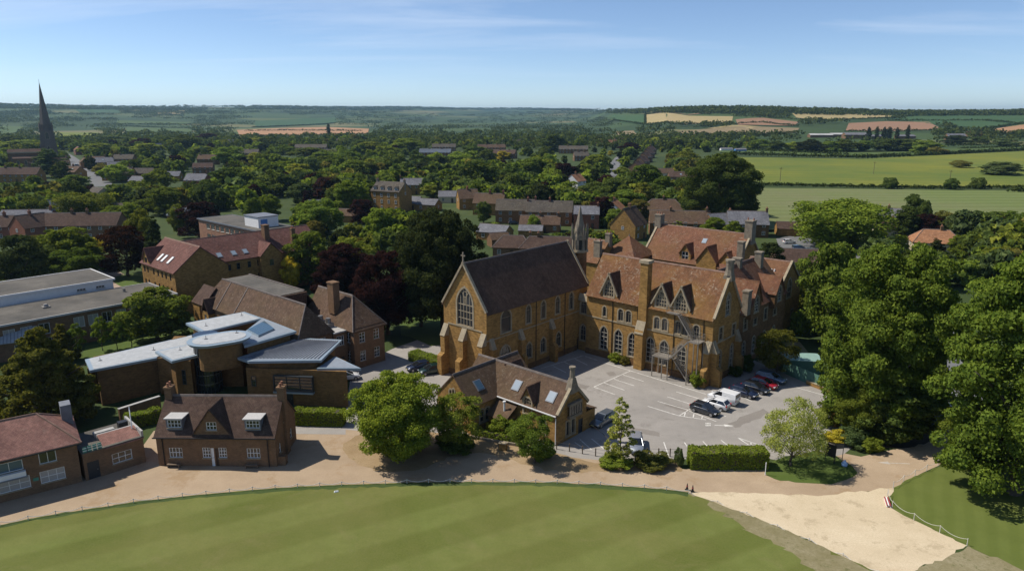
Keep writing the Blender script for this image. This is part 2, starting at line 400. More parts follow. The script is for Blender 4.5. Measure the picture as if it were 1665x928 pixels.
# ------------------------------------------------------------------ mesh tools
class MB:
    """collects faces; add through a local frame (x, y, angle) when set"""
    def __init__(s, fr=None): s.v = []; s.f = []; s.fr(fr)
    def fr(s, fr=None):
        s.o = fr or (0, 0, 0); s.c, s.s = math.cos(s.o[2]), math.sin(s.o[2]); return s
    def P(s, p):
        x, y, z = p
        s.v.append((s.o[0] + x * s.c - y * s.s, s.o[1] + x * s.s + y * s.c, z)); return len(s.v) - 1
    def poly(s, pts):
        s.f.append(tuple(s.P(p) for p in pts)); return s
    def solid(s, bot, top):
        """bottom ring and top ring of the same length"""
        n = len(bot); b = [s.P(p) for p in bot]; t = [s.P(p) for p in top]
        s.f.append(tuple(reversed(b))); s.f.append(tuple(t))
        for i in range(n): j = (i + 1) % n; s.f.append((b[i], b[j], t[j], t[i]))
        return s
    def box(s, x0, y0, z0, x1, y1, z1):
        r = [(x0, y0), (x1, y0), (x1, y1), (x0, y1)]
        return s.solid([p + (z0,) for p in r], [p + (z1,) for p in r])
    def prism(s, ring, z0, z1):
        return s.solid([(p[0], p[1], z0) for p in ring], [(p[0], p[1], z1) for p in ring])
    def taper(s, cx, cy, z0, r0, z1, r1, n=8, rot=0, sx=1, sy=1):
        a = [rot + 2 * math.pi * i / n for i in range(n)]
        return s.solid([(cx + r0 * sx * math.cos(t), cy + r0 * sy * math.sin(t), z0) for t in a],
                       [(cx + r1 * sx * math.cos(t), cy + r1 * sy * math.sin(t), z1) for t in a])
    def pyramid(s, ring, z0, apex):
        b = [s.P((p[0], p[1], z0)) for p in ring]; t = s.P(apex)
        s.f.append(tuple(reversed(b)))
        for i in range(len(b)): s.f.append((b[i], b[(i + 1) % len(b)], t))
        return s
    def tube(s, p0, p1, r0, r1=None, n=6):
        r1 = r0 if r1 is None else r1
        a, b = Vector(p0), Vector(p1); d = (b - a).normalized()
        u = d.orthogonal().normalized(); w = d.cross(u)
        ring = lambda c, r: [tuple(c + (u * math.cos(2 * math.pi * i / n) + w * math.sin(2 * math.pi * i / n)) * r) for i in range(n)]
        return s.solid(ring(a, r0), ring(b, r1))
    def slab(s, q, th):
        """quad q (any plane) thickened downwards along its normal"""
        a, b, c = Vector(q[0]), Vector(q[1]), Vector(q[2])
        n = (b - a).cross(c - a).normalized()
        if n.z < 0: n = -n
        return s.solid([tuple(Vector(p) - n * th) for p in q], [tuple(p) for p in q])
    def panel(s, outline, holes, depth=.2):
        """wall face in the x-z plane of the frame (y=0) with holes and reveals going inward (+y)"""
        loops = [[Vector((x, 0, z)) for x, z in outline]] + [[Vector((x, 0, z)) for x, z in h] for h in holes]
        flat = [p for l in loops for p in l]
        idx = [s.P(tuple(p)) for p in flat]
        for tri in tessellate_polygon([[Vector((p.x, p.z, 0)) for p in l] for l in loops]):
            a, b, c = (flat[i] for i in tri)
            if ((b.x - a.x) * (c.z - a.z) - (b.z - a.z) * (c.x - a.x)) < 0: tri = tri[::-1]
            s.f.append(tuple(idx[i] for i in tri))
        k = len(outline)
        for h in holes:
            n = len(h); o = idx[k:k + n]; k += n
            inn = [s.P((x, depth, z)) for x, z in h]
            for i in range(n): j = (i + 1) % n; s.f.append((o[i], o[j], inn[j], inn[i]))
        return s
    def mesh(s, name, mat, smooth=False):
        me = bpy.data.meshes.new(name)
        me.from_pydata(s.v, [], s.f)
        V = np.array(s.v, float)
        uv = me.uv_layers.new(name='UVMap')
        nl = len(me.loops)
        li = np.empty(nl, int); me.loops.foreach_get('vertex_index', li)
        nf = len(me.polygons)
        nor = np.empty(nf * 3); me.polygons.foreach_get('normal', nor); nor = nor.reshape(-1, 3)
        tot = np.empty(nf, int); me.polygons.foreach_get('loop_total', tot)
        N = np.repeat(nor, tot, axis=0); Pp = V[li]
        hx, hy = -N[:, 1], N[:, 0]; hl = np.hypot(hx, hy); flat = hl < .05
        hx = np.where(flat, 1, hx / np.maximum(hl, 1e-6)); hy = np.where(flat, 0, hy / np.maximum(hl, 1e-6))
        u = Pp[:, 0] * hx + Pp[:, 1] * hy
        vx, vy, vz = -N[:, 2] * hy, N[:, 2] * hx, hl
        v = Pp[:, 0] * (N[:, 1] * 0 - hy * N[:, 2]) + Pp[:, 1] * hx * N[:, 2] + Pp[:, 2] * (N[:, 0] * hy - N[:, 1] * hx)
        v = np.where(flat, Pp[:, 1], v)
        uv.data.foreach_set('uv', np.stack([u, v], 1).astype(np.float32).ravel())
        if smooth: me.polygons.foreach_set('use_smooth', [True] * nf)
        if mat: me.materials.append(MATS[mat])
        me.update(); return me
    def obj(s, name, mat, parent=None, smooth=False):
        return link(name, s.mesh(name, mat, smooth), parent)

def link(name, me, parent=None, loc=None, rz=0, scale=None):
    o = bpy.data.objects.new(name, me); COL.objects.link(o)
    if parent: o.parent = parent
    if loc is not None: o.location = loc
    if rz: o.rotation_euler = (0, 0, rz)
    if scale: o.scale = scale
    return o
def tag(o, label=None, cat=None, group=None, kind=None):
    if label: o['label'] = label
    if cat: o['category'] = cat
    if group: o['group'] = group
    if kind: o['kind'] = kind
    return o
def thing(name, label, cat, loc=(0, 0, 0), rz=0, group=None):
    o = link(name, None, None, loc, rz)
    o.empty_display_size = .5
    return tag(o, label, cat, group)
def copy_tree(o, parent=None):
    c = o.copy(); COL.objects.link(c); c.parent = parent
    for ch in list(o.children): copy_tree(ch, c)
    return c

# ------------------------------------------------------------------ windows
def arch(w, h, rise, n=5, cx=0, z0=0):
    """pointed opening as an (x, z) loop, anticlockwise from lower left"""
    if rise <= 0: return [(cx - w / 2, z0), (cx + w / 2, z0), (cx + w / 2, z0 + h), (cx - w / 2, z0 + h)]
    zs = z0 + h - rise
    R = (w * w / 4 + rise * rise) / w
    a1 = math.atan2(rise, R - w / 2)
    pts = [(cx - w / 2, z0), (cx + w / 2, z0)]
    for i in range(n + 1):
        t = a1 * i / n
        pts.append((cx + w / 2 - R + R * math.cos(t), zs + R * math.sin(t)))
    for i in range(n - 1, -1, -1):
        t = a1 * i / n
        pts.append((cx - w / 2 + R - R * math.cos(t), zs + R * math.sin(t)))
    return pts
def grow(loop, d):
    """offset a convex-ish loop outward by d (x-z plane)"""
    n = len(loop); out = []
    for i in range(n):
        a, b, c = loop[i - 1], loop[i], loop[(i + 1) % n]
        e1 = Vector((b[0] - a[0], b[1] - a[1])).normalized(); e2 = Vector((c[0] - b[0], c[1] - b[1])).normalized()
        n1 = Vector((e1.y, -e1.x)); n2 = Vector((e2.y, -e2.x)); m = (n1 + n2)
        if m.length < 1e-4: m = n1
        m.normalize(); k = d / max(.45, m.dot(n1))
        out.append((b[0] + m.x * k, b[1] + m.y * k))
    return out
def ring_xz(mb, inner, outer, y0, y1):
    n = len(inner)
    a = [mb.P((x, y0, z)) for x, z in inner]; b = [mb.P((x, y0, z)) for x, z in outer]
    c = [mb.P((x, y1, z)) for x, z in inner]; d = [mb.P((x, y1, z)) for x, z in outer]
    for i in range(n):
        j = (i + 1) % n
        mb.f += [(a[i], b[i], b[j], a[j])[::-1], (b[i], d[i], d[j], b[j])[::-1], (a[i], a[j], c[j], c[i])[::-1]]
WCACHE = {}
def window_meshes(style, w, h, rise, nx, nz, proud):
    """frame mesh, pane mesh and (for stone windows) surround mesh; x along the wall, y inward, z up from the sill"""
    key = (style, round(w, 2), round(h, 2), round(rise, 2), nx, nz, proud)
    if key in WCACHE: return WCACHE[key]
    off = -.05 if proud else .10
    lp = arch(w, h, rise)
    fm = MB(); fw = .07 if style in ('white', 'dark') else .05
    ring_xz(fm, grow(lp, -fw), lp, off - .03, off + .06)
    b = .05 if style in ('white', 'dark') else (.10 if style == 'tracery' else .045)
    hr = h - rise * .55
    for i in range(1, nx):
        x = -w / 2 + w * i / nx
        top = h - fw if rise <= 0 else h - rise + rise * max(.05, (1 - (abs(x) / (w / 2)) ** 1.6)) - .04
        fm.box(x - b / 2, off - .025, fw, x + b / 2, off + .05, top)
    for j in range(1, nz):
        z = (h - rise) * j / nz if rise > 0 else h * j / nz
        fm.box(-w / 2 + fw, off - .02, z - b / 2, w / 2 - fw, off + .045, z + b / 2)
    if rise > 0: fm.box(-w / 2 + fw, off - .02, h - rise - b / 2, w / 2 - fw, off + .045, h - rise + b / 2)
    if style == 'tracery':
        zr = h - rise
        for k in (-1, 1):
            ring_xz(fm, arch(w / 2 - .25, rise * .75, rise * .55, 4, k * w / 4, zr), grow(arch(w / 2 - .25, rise * .75, rise * .55, 4, k * w / 4, zr), .09), off - .025, off + .05)
        c = [(.0 + .42 * math.cos(t * math.pi / 5), zr + rise * .62 + .42 * math.sin(t * math.pi / 5)) for t in range(10)]
        ring_xz(fm, c, grow(c, .09), off - .03, off + .055)
    pm = MB()
    pm.panel(lp, [], 0)
    pm.v = [(x, off + .03, z) for x, y, z in pm.v]
    mat = {'white': 'white_paint', 'dark': 'dark_frame', 'lancet': 'dressed_stone', 'tracery': 'dressed_stone', 'stone': 'dressed_stone', 'leadwhite': 'cream_box'}[style]
    out = [fm.mesh('window', mat), pm.mesh('pane', 'leaded' if style in ('lancet', 'tracery', 'stone') else 'glass'), None]
    if style in ('lancet', 'tracery', 'stone', 'leadwhite'):
        sm = MB(); ring_xz(sm, lp, grow(lp, .20 if style != 'tracery' else .3), -.05, .04)
        sm.box(-w / 2 - .24, -.09, -.19, w / 2 + .24, .06, -.03)
        out[2] = sm.mesh('surround', 'dressed_stone')
    elif style == 'white':
        sm = MB(); sm.box(-w / 2 - .08, -.09, -.09, w / 2 + .08, .05, 0)
        out[2] = sm.mesh('sill', 'dressed_stone')
    WCACHE[key] = out; return out
def put_window(parent, fr, s, z, w, h, style='white', rise=0, nx=2, nz=2, proud=False, pane=None):
    """fr = wall frame (x, y, angle) in the parent's coordinates"""
    f, p, r = window_meshes(style, w, h, rise, nx, nz, proud)
    c, sn = math.cos(fr[2]), math.sin(fr[2])
    wo = link('window', f, parent, (fr[0] + s * c, fr[1] + s * sn, z), fr[2])
    panes = [link('pane', p, wo)] if (rise > 0 or proud or w / nx < .55) else []
    if not panes:                                   # big lights: one pane of glass each
        key = ('cell', round(w, 2), round(h, 2), nx, nz)
        cw, chh = w / nx - .05, h / nz - .05
        if key not in WCACHE: WCACHE[key] = MB().box(-cw / 2, .125, -chh / 2, cw / 2, .14, chh / 2).mesh('pane', 'glass')
        for i in range(nx):
            for j in range(nz): panes.append(link('pane', WCACHE[key], wo, (-w / 2 + w * (i + .5) / nx, 0, h * (j + .5) / nz)))
    for po in panes:
        if pane: po.material_slots[0].link = 'OBJECT'; po.material_slots[0].material = MATS[pane]
    if r is not None: link('surround' if style not in ('white',) else 'sill', r, wo)
    return wo
def put_door(parent, fr, s, z, w, h, mat='door_dark', rise=0, proud=False):
    off = -.03 if proud else .1
    m = MB(); lp = arch(w, h, rise); m.panel(lp, [], 0); m.v = [(x, off, zz) for x, y, zz in m.v]
    n0 = len(m.v); ring_xz(m, grow(lp, -.08), lp, off - .05, off + .02)
    d = m.obj('door', mat, parent)
    c, sn = math.cos(fr[2]), math.sin(fr[2])
    d.location = (fr[0] + s * c, fr[1] + s * sn, z); d.rotation_euler = (0, 0, fr[2])
    MB().box(w * .3, off - .12, h * .45, w * .36, off - .04, h * .5).obj('handle', 'steel', d)
    return d

# ------------------------------------------------------------------ buildings
class Bld:
    """a building thing: Empty at its base, walls, roofs, windows as parts. Coordinates are local metres."""
    def __init__(s, name, label, cat, loc, rz, group=None):
        s.e = thing(name, label, cat, (loc[0], loc[1], loc[2] if len(loc) > 2 else 0), rz, group)
        s.proud = False
    def frames(s, x0, y0, L, D, ang=0):
        c, sn = math.cos(ang), math.sin(ang)
        T = lambda x, y, a: (x0 + x * c - y * sn, y0 + x * sn + y * c, ang + a)
        return {'f': T(0, 0, 0), 'r': T(L, 0, math.pi / 2), 'b': T(L, D, math.pi), 'l': T(0, D, -math.pi / 2)}
    def block(s, x0, y0, L, D, eave, ridge, wall, ops=None, ang=0, gables='lr', z0=-.4, skip='', gable_rise=None):
        """four walls; ops: {'f': [(kind, s, z, w, h, opts)]}; gables on the given sides"""
        fr = s.frames(x0, y0, L, D, ang); ops = ops or {}
        m = MB()
        for k in 'frbl':
            if k in skip: continue
            W = L if k in 'fb' else D
            out = [(0, z0), (W, z0), (W, eave)]
            if k in gables: out.append((W / 2, ridge))
            out.append((0, eave))
            holes = []
            for o in ops.get(k, []):
                opt = o[5] if len(o) > 5 else {}
                if not s.proud and o[0] in ('w', 'd'):
                    holes.append(arch(o[3], o[4], opt.get('rise', 0), 5, o[1], o[2]))
            m.fr(fr[k]).panel(out, holes, .22)
        wo = m.obj('wall', wall, s.e)
        for k in 'frbl':
            for o in ops.get(k, []):
                opt = dict(o[5]) if len(o) > 5 else {}
                if o[0] == 'w': put_window(s.e, fr[k], o[1], o[2], o[3], o[4], proud=s.proud, **opt)
                elif o[0] == 'd': put_door(s.e, fr[k], o[1], o[2], o[3], o[4], proud=s.proud, **opt)
        s.fr_ = fr; return fr
    def gable_roof(s, x0, y0, L, D, eave, ridge, mat, ang=0, ov=.35, ovg=.2, th=.16, cap='ridge_tile', parapet=None, hipl=0, hipr=0):
        c, sn = math.cos(ang), math.sin(ang)
        fr = (x0, y0, ang); m = MB(fr)
        k = (ridge - eave) / (D / 2); e = eave - ov * k + .05; r = ridge + .08
        xa, xb = -ovg, L + ovg
        ya, yb, ym = -ov, D + ov, D / 2
        if hipl: xa = -ov
        if hipr: xb = L + ov
        ra, rb = xa + hipl, xb - hipr
        m.slab([(xa, ya, e), (xb, ya, e), (rb, ym, r), (ra, ym, r)], th)
        m.slab([(xb, yb, e), (xa, yb, e), (ra, ym, r), (rb, ym, r)], th)
        if hipl: m.solid([(xa, yb, e - th), (xa, ya, e - th), (ra, ym, r - th)], [(xa, yb, e), (xa, ya, e), (ra, ym, r)])
        if hipr: m.solid([(xb, ya, e - th), (xb, yb, e - th), (rb, ym, r - th)], [(xb, ya, e), (xb, yb, e), (rb, ym, r)])
        ro = m.obj('roof', mat, s.e)
        if cap:
            cm = MB(fr)
            cm.solid([(ra, ym - .16, r - .12), (rb, ym - .16, r - .12), (rb, ym + .16, r - .12), (ra, ym + .16, r - .12)],
                     [(ra, ym - .05, r + .10), (rb, ym - .05, r + .10), (rb, ym + .05, r + .10), (ra, ym + .05, r + .10)])
            for (hh, xe, rr) in ((hipl, xa, ra), (hipr, xb, rb)):
                if hh:
                    for ye in (ya, yb): cm.tube((xe, ye, e), (rr, ym, r), .11, n=5)
            cm.obj('ridge', cap, ro)
        if parapet:
            for side in parapet:
                xs = (-.30, .12) if side == 'l' else (L - .12, L + .30)
                for sg in (0, 1):
                    y1 = -ov * .6 if sg == 0 else D + ov * .6
                    z1 = eave - ov * .6 * k + .05
                    q = [(xs[0], y1, z1 + .22), (xs[1], y1, z1 + .22), (xs[1], ym, r + .26), (xs[0], ym, r + .26)]
                    MB(fr).slab(q, .3).obj('coping', 'dressed_stone', ro)
        return ro
    def flat_roof(s, x0, y0, L, D, z, mat, ang=0, ov=.25, th=.25, edge='lead'):
        m = MB((x0, y0, ang)); m.box(-ov, -ov, z, L + ov, D + ov, z + th); ro = m.obj('roof', mat, s.e)
        if edge:
            e = MB((x0, y0, ang)); a, b, c, d = -ov - .05, -ov - .05, L + ov + .05, D + ov + .05
            for q in ((a, b, c, b + .2), (a, d - .2, c, d), (a, b + .2, a + .2, d - .2), (c - .2, b + .2, c, d - .2)):
                e.box(q[0], q[1], z - .04, q[2], q[3], z + th + .08)
            e.obj('roof_edge', edge, ro)
        return ro
    def chimney(s, x, y, z0, z1, w=.8, d=.6, mat='brick_brown', pots=2, ang=0, potmat='terracotta', pot_h=.5):
        m = MB((x, y, ang)); m.box(-w / 2, -d / 2, z0, w / 2, d / 2, z1 - .25); m.box(-w / 2 - .08, -d / 2 - .08, z1 - .25, w / 2 + .08, d / 2 + .08, z1)
        ch = m.obj('chimney', mat, s.e)
        for i in range(pots):
            px = 0 if pots == 1 else -w / 2 + .2 + (w - .4) * i / (pots - 1)
            MB((x, y, ang)).taper(px, 0, z1, .15, z1 + pot_h, .12, 8).obj('chimney_pot', potmat, ch)
        return ch
    def dormer(s, fr, sx, y, z0, w, eave, apex, depth, wall, roof, win=None, flat=False, cheek=None):
        """gabled (or flat) dormer on wall frame fr: front face at inward offset y"""
        c, sn = math.cos(fr[2]), math.sin(fr[2])
        f2 = (fr[0] + (sx - w / 2) * c - y * sn, fr[1] + (sx - w / 2) * sn + y * c, fr[2])
        m = MB(f2)
        out = [(0, z0), (w, z0), (w, eave)] + ([] if flat else [(w / 2, apex)]) + [(0, eave)]
        holes = []
        if win: holes = [arch(win['w'], win['h'], win.get('rise', 0), 5, w / 2, win['z'])]
        m.panel(out, holes, .2)
        m.poly([(0, 0, z0), (0, 0, eave), (0, depth, eave), (0, depth, z0)])
        m.poly([(w, 0, z0), (w, depth, z0), (w, depth, eave), (w, 0, eave)])
        d = m.obj('dormer', wall, s.e)
        r = MB(f2)
        if flat: r.box(-.15, -.2, eave, w + .15, depth, eave + .12)
        else:
            k = (apex - eave) / (w / 2); o = .22
            r.slab([(-o, -.22, eave - o * k + .1), (w / 2, -.22, apex + .1), (w / 2, depth, apex + .1), (-o, depth, eave - o * k + .1)], .12)
            r.slab([(w / 2, -.22, apex + .1), (w + o, -.22, eave - o * k + .1), (w + o, depth, eave - o * k + .1), (w / 2, depth, apex + .1)], .12)
        r.obj('dormer_roof', roof, d)
        if win:
            kw = {k: v for k, v in win.items() if k in ('style', 'rise', 'nx', 'nz', 'pane')}
            put_window(d, f2, w / 2, win['z'], win['w'], win['h'], **kw)
        return d
    def skylight(s, ro, p, t, up, w, h, mat='skylight_glass'):
        """p centre, t along the eave, up along the slope (local 3d)"""
        t = Vector(t).normalized(); u = Vector(up).normalized(); n = t.cross(u).normalized()
        if n.z < 0: n = -n
        p = Vector(p)
        def slab(m, ww, hh, z0, z1):
            q = [p + t * a * ww / 2 + u * b * hh / 2 for a, b in ((-1, -1), (1, -1), (1, 1), (-1, 1))]
            m.solid([tuple(v + n * z0) for v in q], [tuple(v + n * z1) for v in q])
        m = MB(); slab(m, w + .24, h + .24, -.1, .07); sk = m.obj('skylight', 'lead', ro)
        g = MB(); slab(g, w, h, .05, .09); g.obj('pane', mat, sk)
        return sk
    def pipe(s, fr, sx, z0, z1, mat='black_metal'):
        MB(fr).tube((sx, -.08, z0), (sx, -.08, z1), .06, n=6).obj('drainpipe', mat, s.e)
def W_(s, z, w, h, style='white', nx=2, nz=2, rise=0, pane=None):
    o = dict(style=style, nx=nx, nz=nz, rise=rise)
    if pane: o['pane'] = pane
    return ('w', s, z, w, h, o)
def D_(s, z, w, h, mat='door_dark', rise=0): return ('d', s, z, w, h, dict(mat=mat, rise=rise))

# ------------------------------------------------------------------ ground sheets
LAYER = [0]
def px_poly(pts, z=0.0): return [G(x, y, z) for x, y in pts]
def ragged(ring, amp, step=.7):
    out = []; n = len(ring)
    for i in range(n):
        a, b = ring[i], ring[(i + 1) % n]; l = math.hypot(b[0] - a[0], b[1] - a[1]); k = max(1, min(60, int(l / step)))
        for j in range(k):
            t = j / k; out.append((a[0] + (b[0] - a[0]) * t + random.gauss(0, amp), a[1] + (b[1] - a[1]) * t + random.gauss(0, amp)))
    return out
def sheet(name, ring, z, mat, parent=None, kind='structure', label=None, cat=None, rag=0):
    if rag: ring = ragged(ring, rag)
    m = MB(); loops = [Vector((p[0], p[1], 0)) for p in ring]
    idx = [m.P((p[0], p[1], z)) for p in ring]
    for t in tessellate_polygon([loops]):
        a, b, c = (loops[i] for i in t)
        if (b - a).cross(c - a).z < 0: t = t[::-1]
        m.f.append(tuple(idx[i] for i in t))
    o = m.obj(name, mat, parent)
    if parent is None: tag(o, label, cat, kind=kind)
    return o
def smooth_ring(pts, n=4):
    """Catmull-Rom through closed list of points"""
    out = []; N = len(pts)
    for i in range(N):
        p0, p1, p2, p3 = (np.array(pts[(i + k - 1) % N], float) for k in range(4))
        for j in range(n):
            t = j / n
            out.append(tuple(.5 * ((2 * p1) + (-p0 + p2) * t + (2 * p0 - 5 * p1 + 4 * p2 - p3) * t * t + (-p0 + 3 * p1 - 3 * p2 + p3) * t ** 3)))
    return out
def field(name, pxs, mat, lift=.8, label=None):
    """a field draped on the rolling ground: subdivided quad fan between its pixel corners"""
    P = [GT(x, y) for x, y in pxs]
    def dens(P, n=6):
        out = []
        for i in range(len(P)):
            a, b = P[i], P[(i + 1) % len(P)]
            for j in range(n): out.append((a[0] + (b[0] - a[0]) * j / n, a[1] + (b[1] - a[1]) * j / n))
        return out
    ring = dens(P); c = (sum(p[0] for p in P) / len(P), sum(p[1] for p in P) / len(P))
    m = MB(); K = 6; rows = []
    for k in range(K + 1):
        f = 1 - k / K
        if k == K: rows.append([m.P((c[0], c[1], float(terrain(*c)) + lift))]); break
        rows.append([m.P((c[0] + (p[0] - c[0]) * f, c[1] + (p[1] - c[1]) * f, float(terrain(c[0] + (p[0] - c[0]) * f, c[1] + (p[1] - c[1]) * f)) + lift)) for p in ring])
    n = len(ring)
    for k in range(K):
        for i in range(n):
            j = (i + 1) % n
            if k == K - 1: m.f.append((rows[k][i], rows[k][j], rows[K][0]))
            else: m.f.append((rows[k][i], rows[k][j], rows[k + 1][j], rows[k + 1][i]))
    o = m.obj(name, mat); tag(o, label, None, kind='structure'); return o
# ------------------------------------------------------------------ the ground
def make_terrain():
    th = np.radians(np.concatenate([np.arange(-180, -45, 5), np.arange(-45, 45, .75), np.arange(45, 180, 5)]))
    rr = np.concatenate([[6, 15, 30, 60, 100, 160, 250, 380, 540, 700, 800], np.geomspace(880, 13500, 56)])
    T, R = np.meshgrid(th, rr, indexing='xy')
    X, Y = R * np.sin(T), R * np.cos(T); Z = terrain(X, Y)
    nT, nR = len(th), len(rr)
    v = np.stack([X.ravel(), Y.ravel(), Z.ravel()], 1).tolist() + [[0, 0, 0]]
    f = []
    for i in range(nR - 1):
        for j in range(nT):
            k = (j + 1) % nT
            f.append((i * nT + j, i * nT + k, (i + 1) * nT + k, (i + 1) * nT + j)[::-1])
    c = len(v) - 1
    for j in range(nT): f.append((c, (j + 1) % nT, j)[::-1])
    m = MB(); m.v = [tuple(p) for p in v]; m.f = f
    o = m.obj('terrain', 'terrain_grass', None, True); tag(o, kind='structure')
def terrain_mat():
    """gardens and rough grass near, a patchwork of pasture far away"""
    t = NT('terrain_grass'); p = t.pos()
    a = t.noise(p, .012, 6, .6); b = t.noise(p, .09, 6, .7); c = t.noise(p, .9, 4, .75)
    near = t.ramp(t.math('ADD', t.math('MULTIPLY', a, .6), t.math('MULTIPLY', b, .4)), (.36, (.034, .054, .016)), (.5, (.050, .074, .022)), (.64, (.080, .100, .032)))
    near = t.mix(t.rng(c, .35, .7, 0, .5), near, (.034, .046, .015))
    vo = t.setv(t.n('TexVoronoi'), Scale=.0034, Randomness=.9); t.l(p, vo.inputs['Vector'])
    sp = t.n('SeparateColor'); t.l(vo.outputs['Color'], sp.inputs[0])
    far = t.ramp(sp.outputs[0], (.0, (.032, .050, .018)), (.3, (.048, .078, .024)), (.55, (.064, .095, .028)), (.75, (.036, .060, .02)), (.90, (.10, .12, .04)), (1., (.17, .15, .065)))
    s = t.n('SeparateXYZ'); t.l(p, s.inputs[0])
    d = t.math('SQRT', t.math('ADD', t.math('POWER', s.outputs[0], 2), t.math('POWER', s.outputs[1], 2)))
    col = t.mix(t.rng(d, 800, 1100, 0, 1), near, far)
    t.done('terrain_grass', col, .95, 0, .15)
terrain_mat(); make_terrain()

lawn_edge = [(-140, 878), (0, 853), (75, 838), (150, 826), (225, 815), (300, 806), (375, 799), (450, 793), (525, 789), (600, 786), (700, 783.5), (800, 783), (900, 784.5), (980, 788), (1050, 792.5), (1100, 797), (1120, 801)]
sand_edge = [(1120, 801), (1150, 811), (1180, 822), (1215, 836), (1250, 850), (1280, 863), (1310, 876), (1340, 889), (1370, 903), (1400, 917), (1428, 931)]
sand_right = [(1452, 793), (1443, 806), (1443, 820), (1470, 838), (1500, 852), (1535, 869), (1572, 887)]
ring = px_poly(lawn_edge + sand_edge[1:] + [(1500, 985), (1500, 1300), (-600, 1300), (-400, 930)])
sheet('lawn', ring, .006, 'lawn_striped', rag=.05)
ring = px_poly([(1120, 801), (1150, 811), (1180, 822), (1215, 836), (1250, 850), (1280, 863), (1310, 876), (1340, 889), (1370, 903), (1428, 931), (1500, 985), (1380, 975), (1290, 900), (1215, 862), (1165, 826)])
sheet('dry_grass_verge', ring, .010, 'dry_grass', rag=.3)
drive = lawn_edge + [(1215, 804), (1330, 807), (1452, 794), (1500, 768), (1540, 750), (1640, 690), (1600, 680), (1520, 715), (1440, 733), (1400, 742), (1365, 735), (1250, 760), (1110, 762), (1000, 752), (935, 740), (880, 730), (820, 712), (760, 697), (600, 690), (480, 688), (250, 700), (225, 735), (0, 775), (-200, 800)]
sheet('drive', px_poly(drive), .004, 'drive')
park = [(560, 698), (566, 640), (572, 600), (640, 566), (700, 545), (730, 545), (960, 545), (1225, 585), (1275, 606), (1390, 650), (1370, 690), (1385, 712), (1392, 722), (1372, 738), (1300, 754), (1248, 745), (1100, 746), (1000, 750), (905, 741), (800, 716), (640, 704)]
CAR_PARK = sheet('car_park', px_poly(park), .008, 'asphalt')
sheet('sand_pad', px_poly([(1120, 799), (1215, 801), (1340, 805)] + sand_right + [(1545, 902), (1480, 929), (1428, 931)] + sand_edge[::-1][1:]), .012, 'sand', rag=.12)
sheet('mown_lawn', px_poly(sand_right + [(1665, 930), (1900, 1010), (1990, 800), (1800, 690), (1640, 705), (1530, 757), (1475, 779)]), .006, 'lawn_right', rag=.06)
sheet('dry_grass_verge', px_poly([(1428, 931), (1480, 929), (1545, 902), (1572, 887), (1665, 928), (1740, 1000), (1760, 1200), (1480, 1200)]), .009, 'dry_grass', rag=.2)
sheet('grass_verge', px_poly(smooth_ring([(1247, 752), (1300, 738), (1345, 735), (1392, 768), (1350, 786), (1280, 783), (1249, 773)])), .016, 'lawn_plain', rag=.12)
sheet('soil_bank', px_poly(smooth_ring([(770, 708), (860, 722), (930, 744), (985, 752), (1090, 750), (1105, 764), (1000, 766), (900, 764), (820, 745), (760, 735), (690, 760), (620, 765), (560, 735), (580, 708), (680, 702)])), .012, 'bank_soil', rag=.22)
sheet('flower_bed', px_poly(smooth_ring([(1372, 700), (1430, 690), (1520, 690), (1515, 714), (1470, 728), (1410, 726), (1380, 716)])), .016, 'soil', rag=.15)
sheet('courtyard_lawn', px_poly([(650, 497), (745, 485), (735, 560), (700, 562), (668, 548), (652, 545)]), .010, 'lawn_plain')
sheet('courtyard_lawn', px_poly([(130, 582), (140, 562), (230, 548), (305, 537), (322, 545), (240, 562), (140, 584)]), .006, 'lawn_plain')
sheet('paved_court', px_poly([(143, 440), (152, 424), (180, 418), (192, 440), (240, 470), (200, 490), (160, 490), (165, 455)]), .006, 'paving')
sheet('grass_verge', px_poly(smooth_ring([(183, 452), (235, 443), (245, 460), (205, 468)])), .010, 'lawn_plain')
sheet('grass_verge', px_poly([(1225, 560), (1300, 555), (1330, 592), (1280, 606), (1238, 604)]), .006, 'dry_grass')
sheet('garden_lawn', px_poly([(925, 271), (955, 271), (957, 284), (930, 285)]), .006, 'field_yellow')
sheet('garden_lawn', px_poly([(1085, 305), (1130, 304), (1120, 328), (1090, 326)]), .006, 'lawn_right')
def road(px, w, mat, z, name='road'):
    P = [np.array(G(*p)) for p in px]
    L_, R_ = [], []
    for i, p in enumerate(P):
        d = P[min(i + 1, len(P) - 1)] - P[max(i - 1, 0)]; d /= np.linalg.norm(d); n = np.array([-d[1], d[0]])
        L_.append(tuple(p + n * w / 2)); R_.append(tuple(p - n * w / 2))
    return sheet(name, L_ + R_[::-1], z, mat)
main_road = road([(1528, 708), (1543, 688), (1556, 650), (1552, 600), (1535, 560), (1500, 500), (1440, 430), (1330, 402), (1262, 396)], 7.0, 'tarmac_grey', .010)
road([(172, 303), (150, 288), (135, 274), (122, 264), (110, 255), (98, 248)], 11, 'tarmac_grey', .006)
road([(1004, 305), (993, 291), (994, 281), (999, 268), (1007, 257), (1020, 248)], 8.5, 'tarmac_grey', .006)
sheet('road_apron', px_poly([(1262, 388), (1298, 381), (1332, 394), (1320, 414), (1270, 412)]), .014, 'tarmac_grey')
sheet('pavement', px_poly([(478, 690), (562, 692), (562, 706), (478, 705)]), .012, 'asphalt')

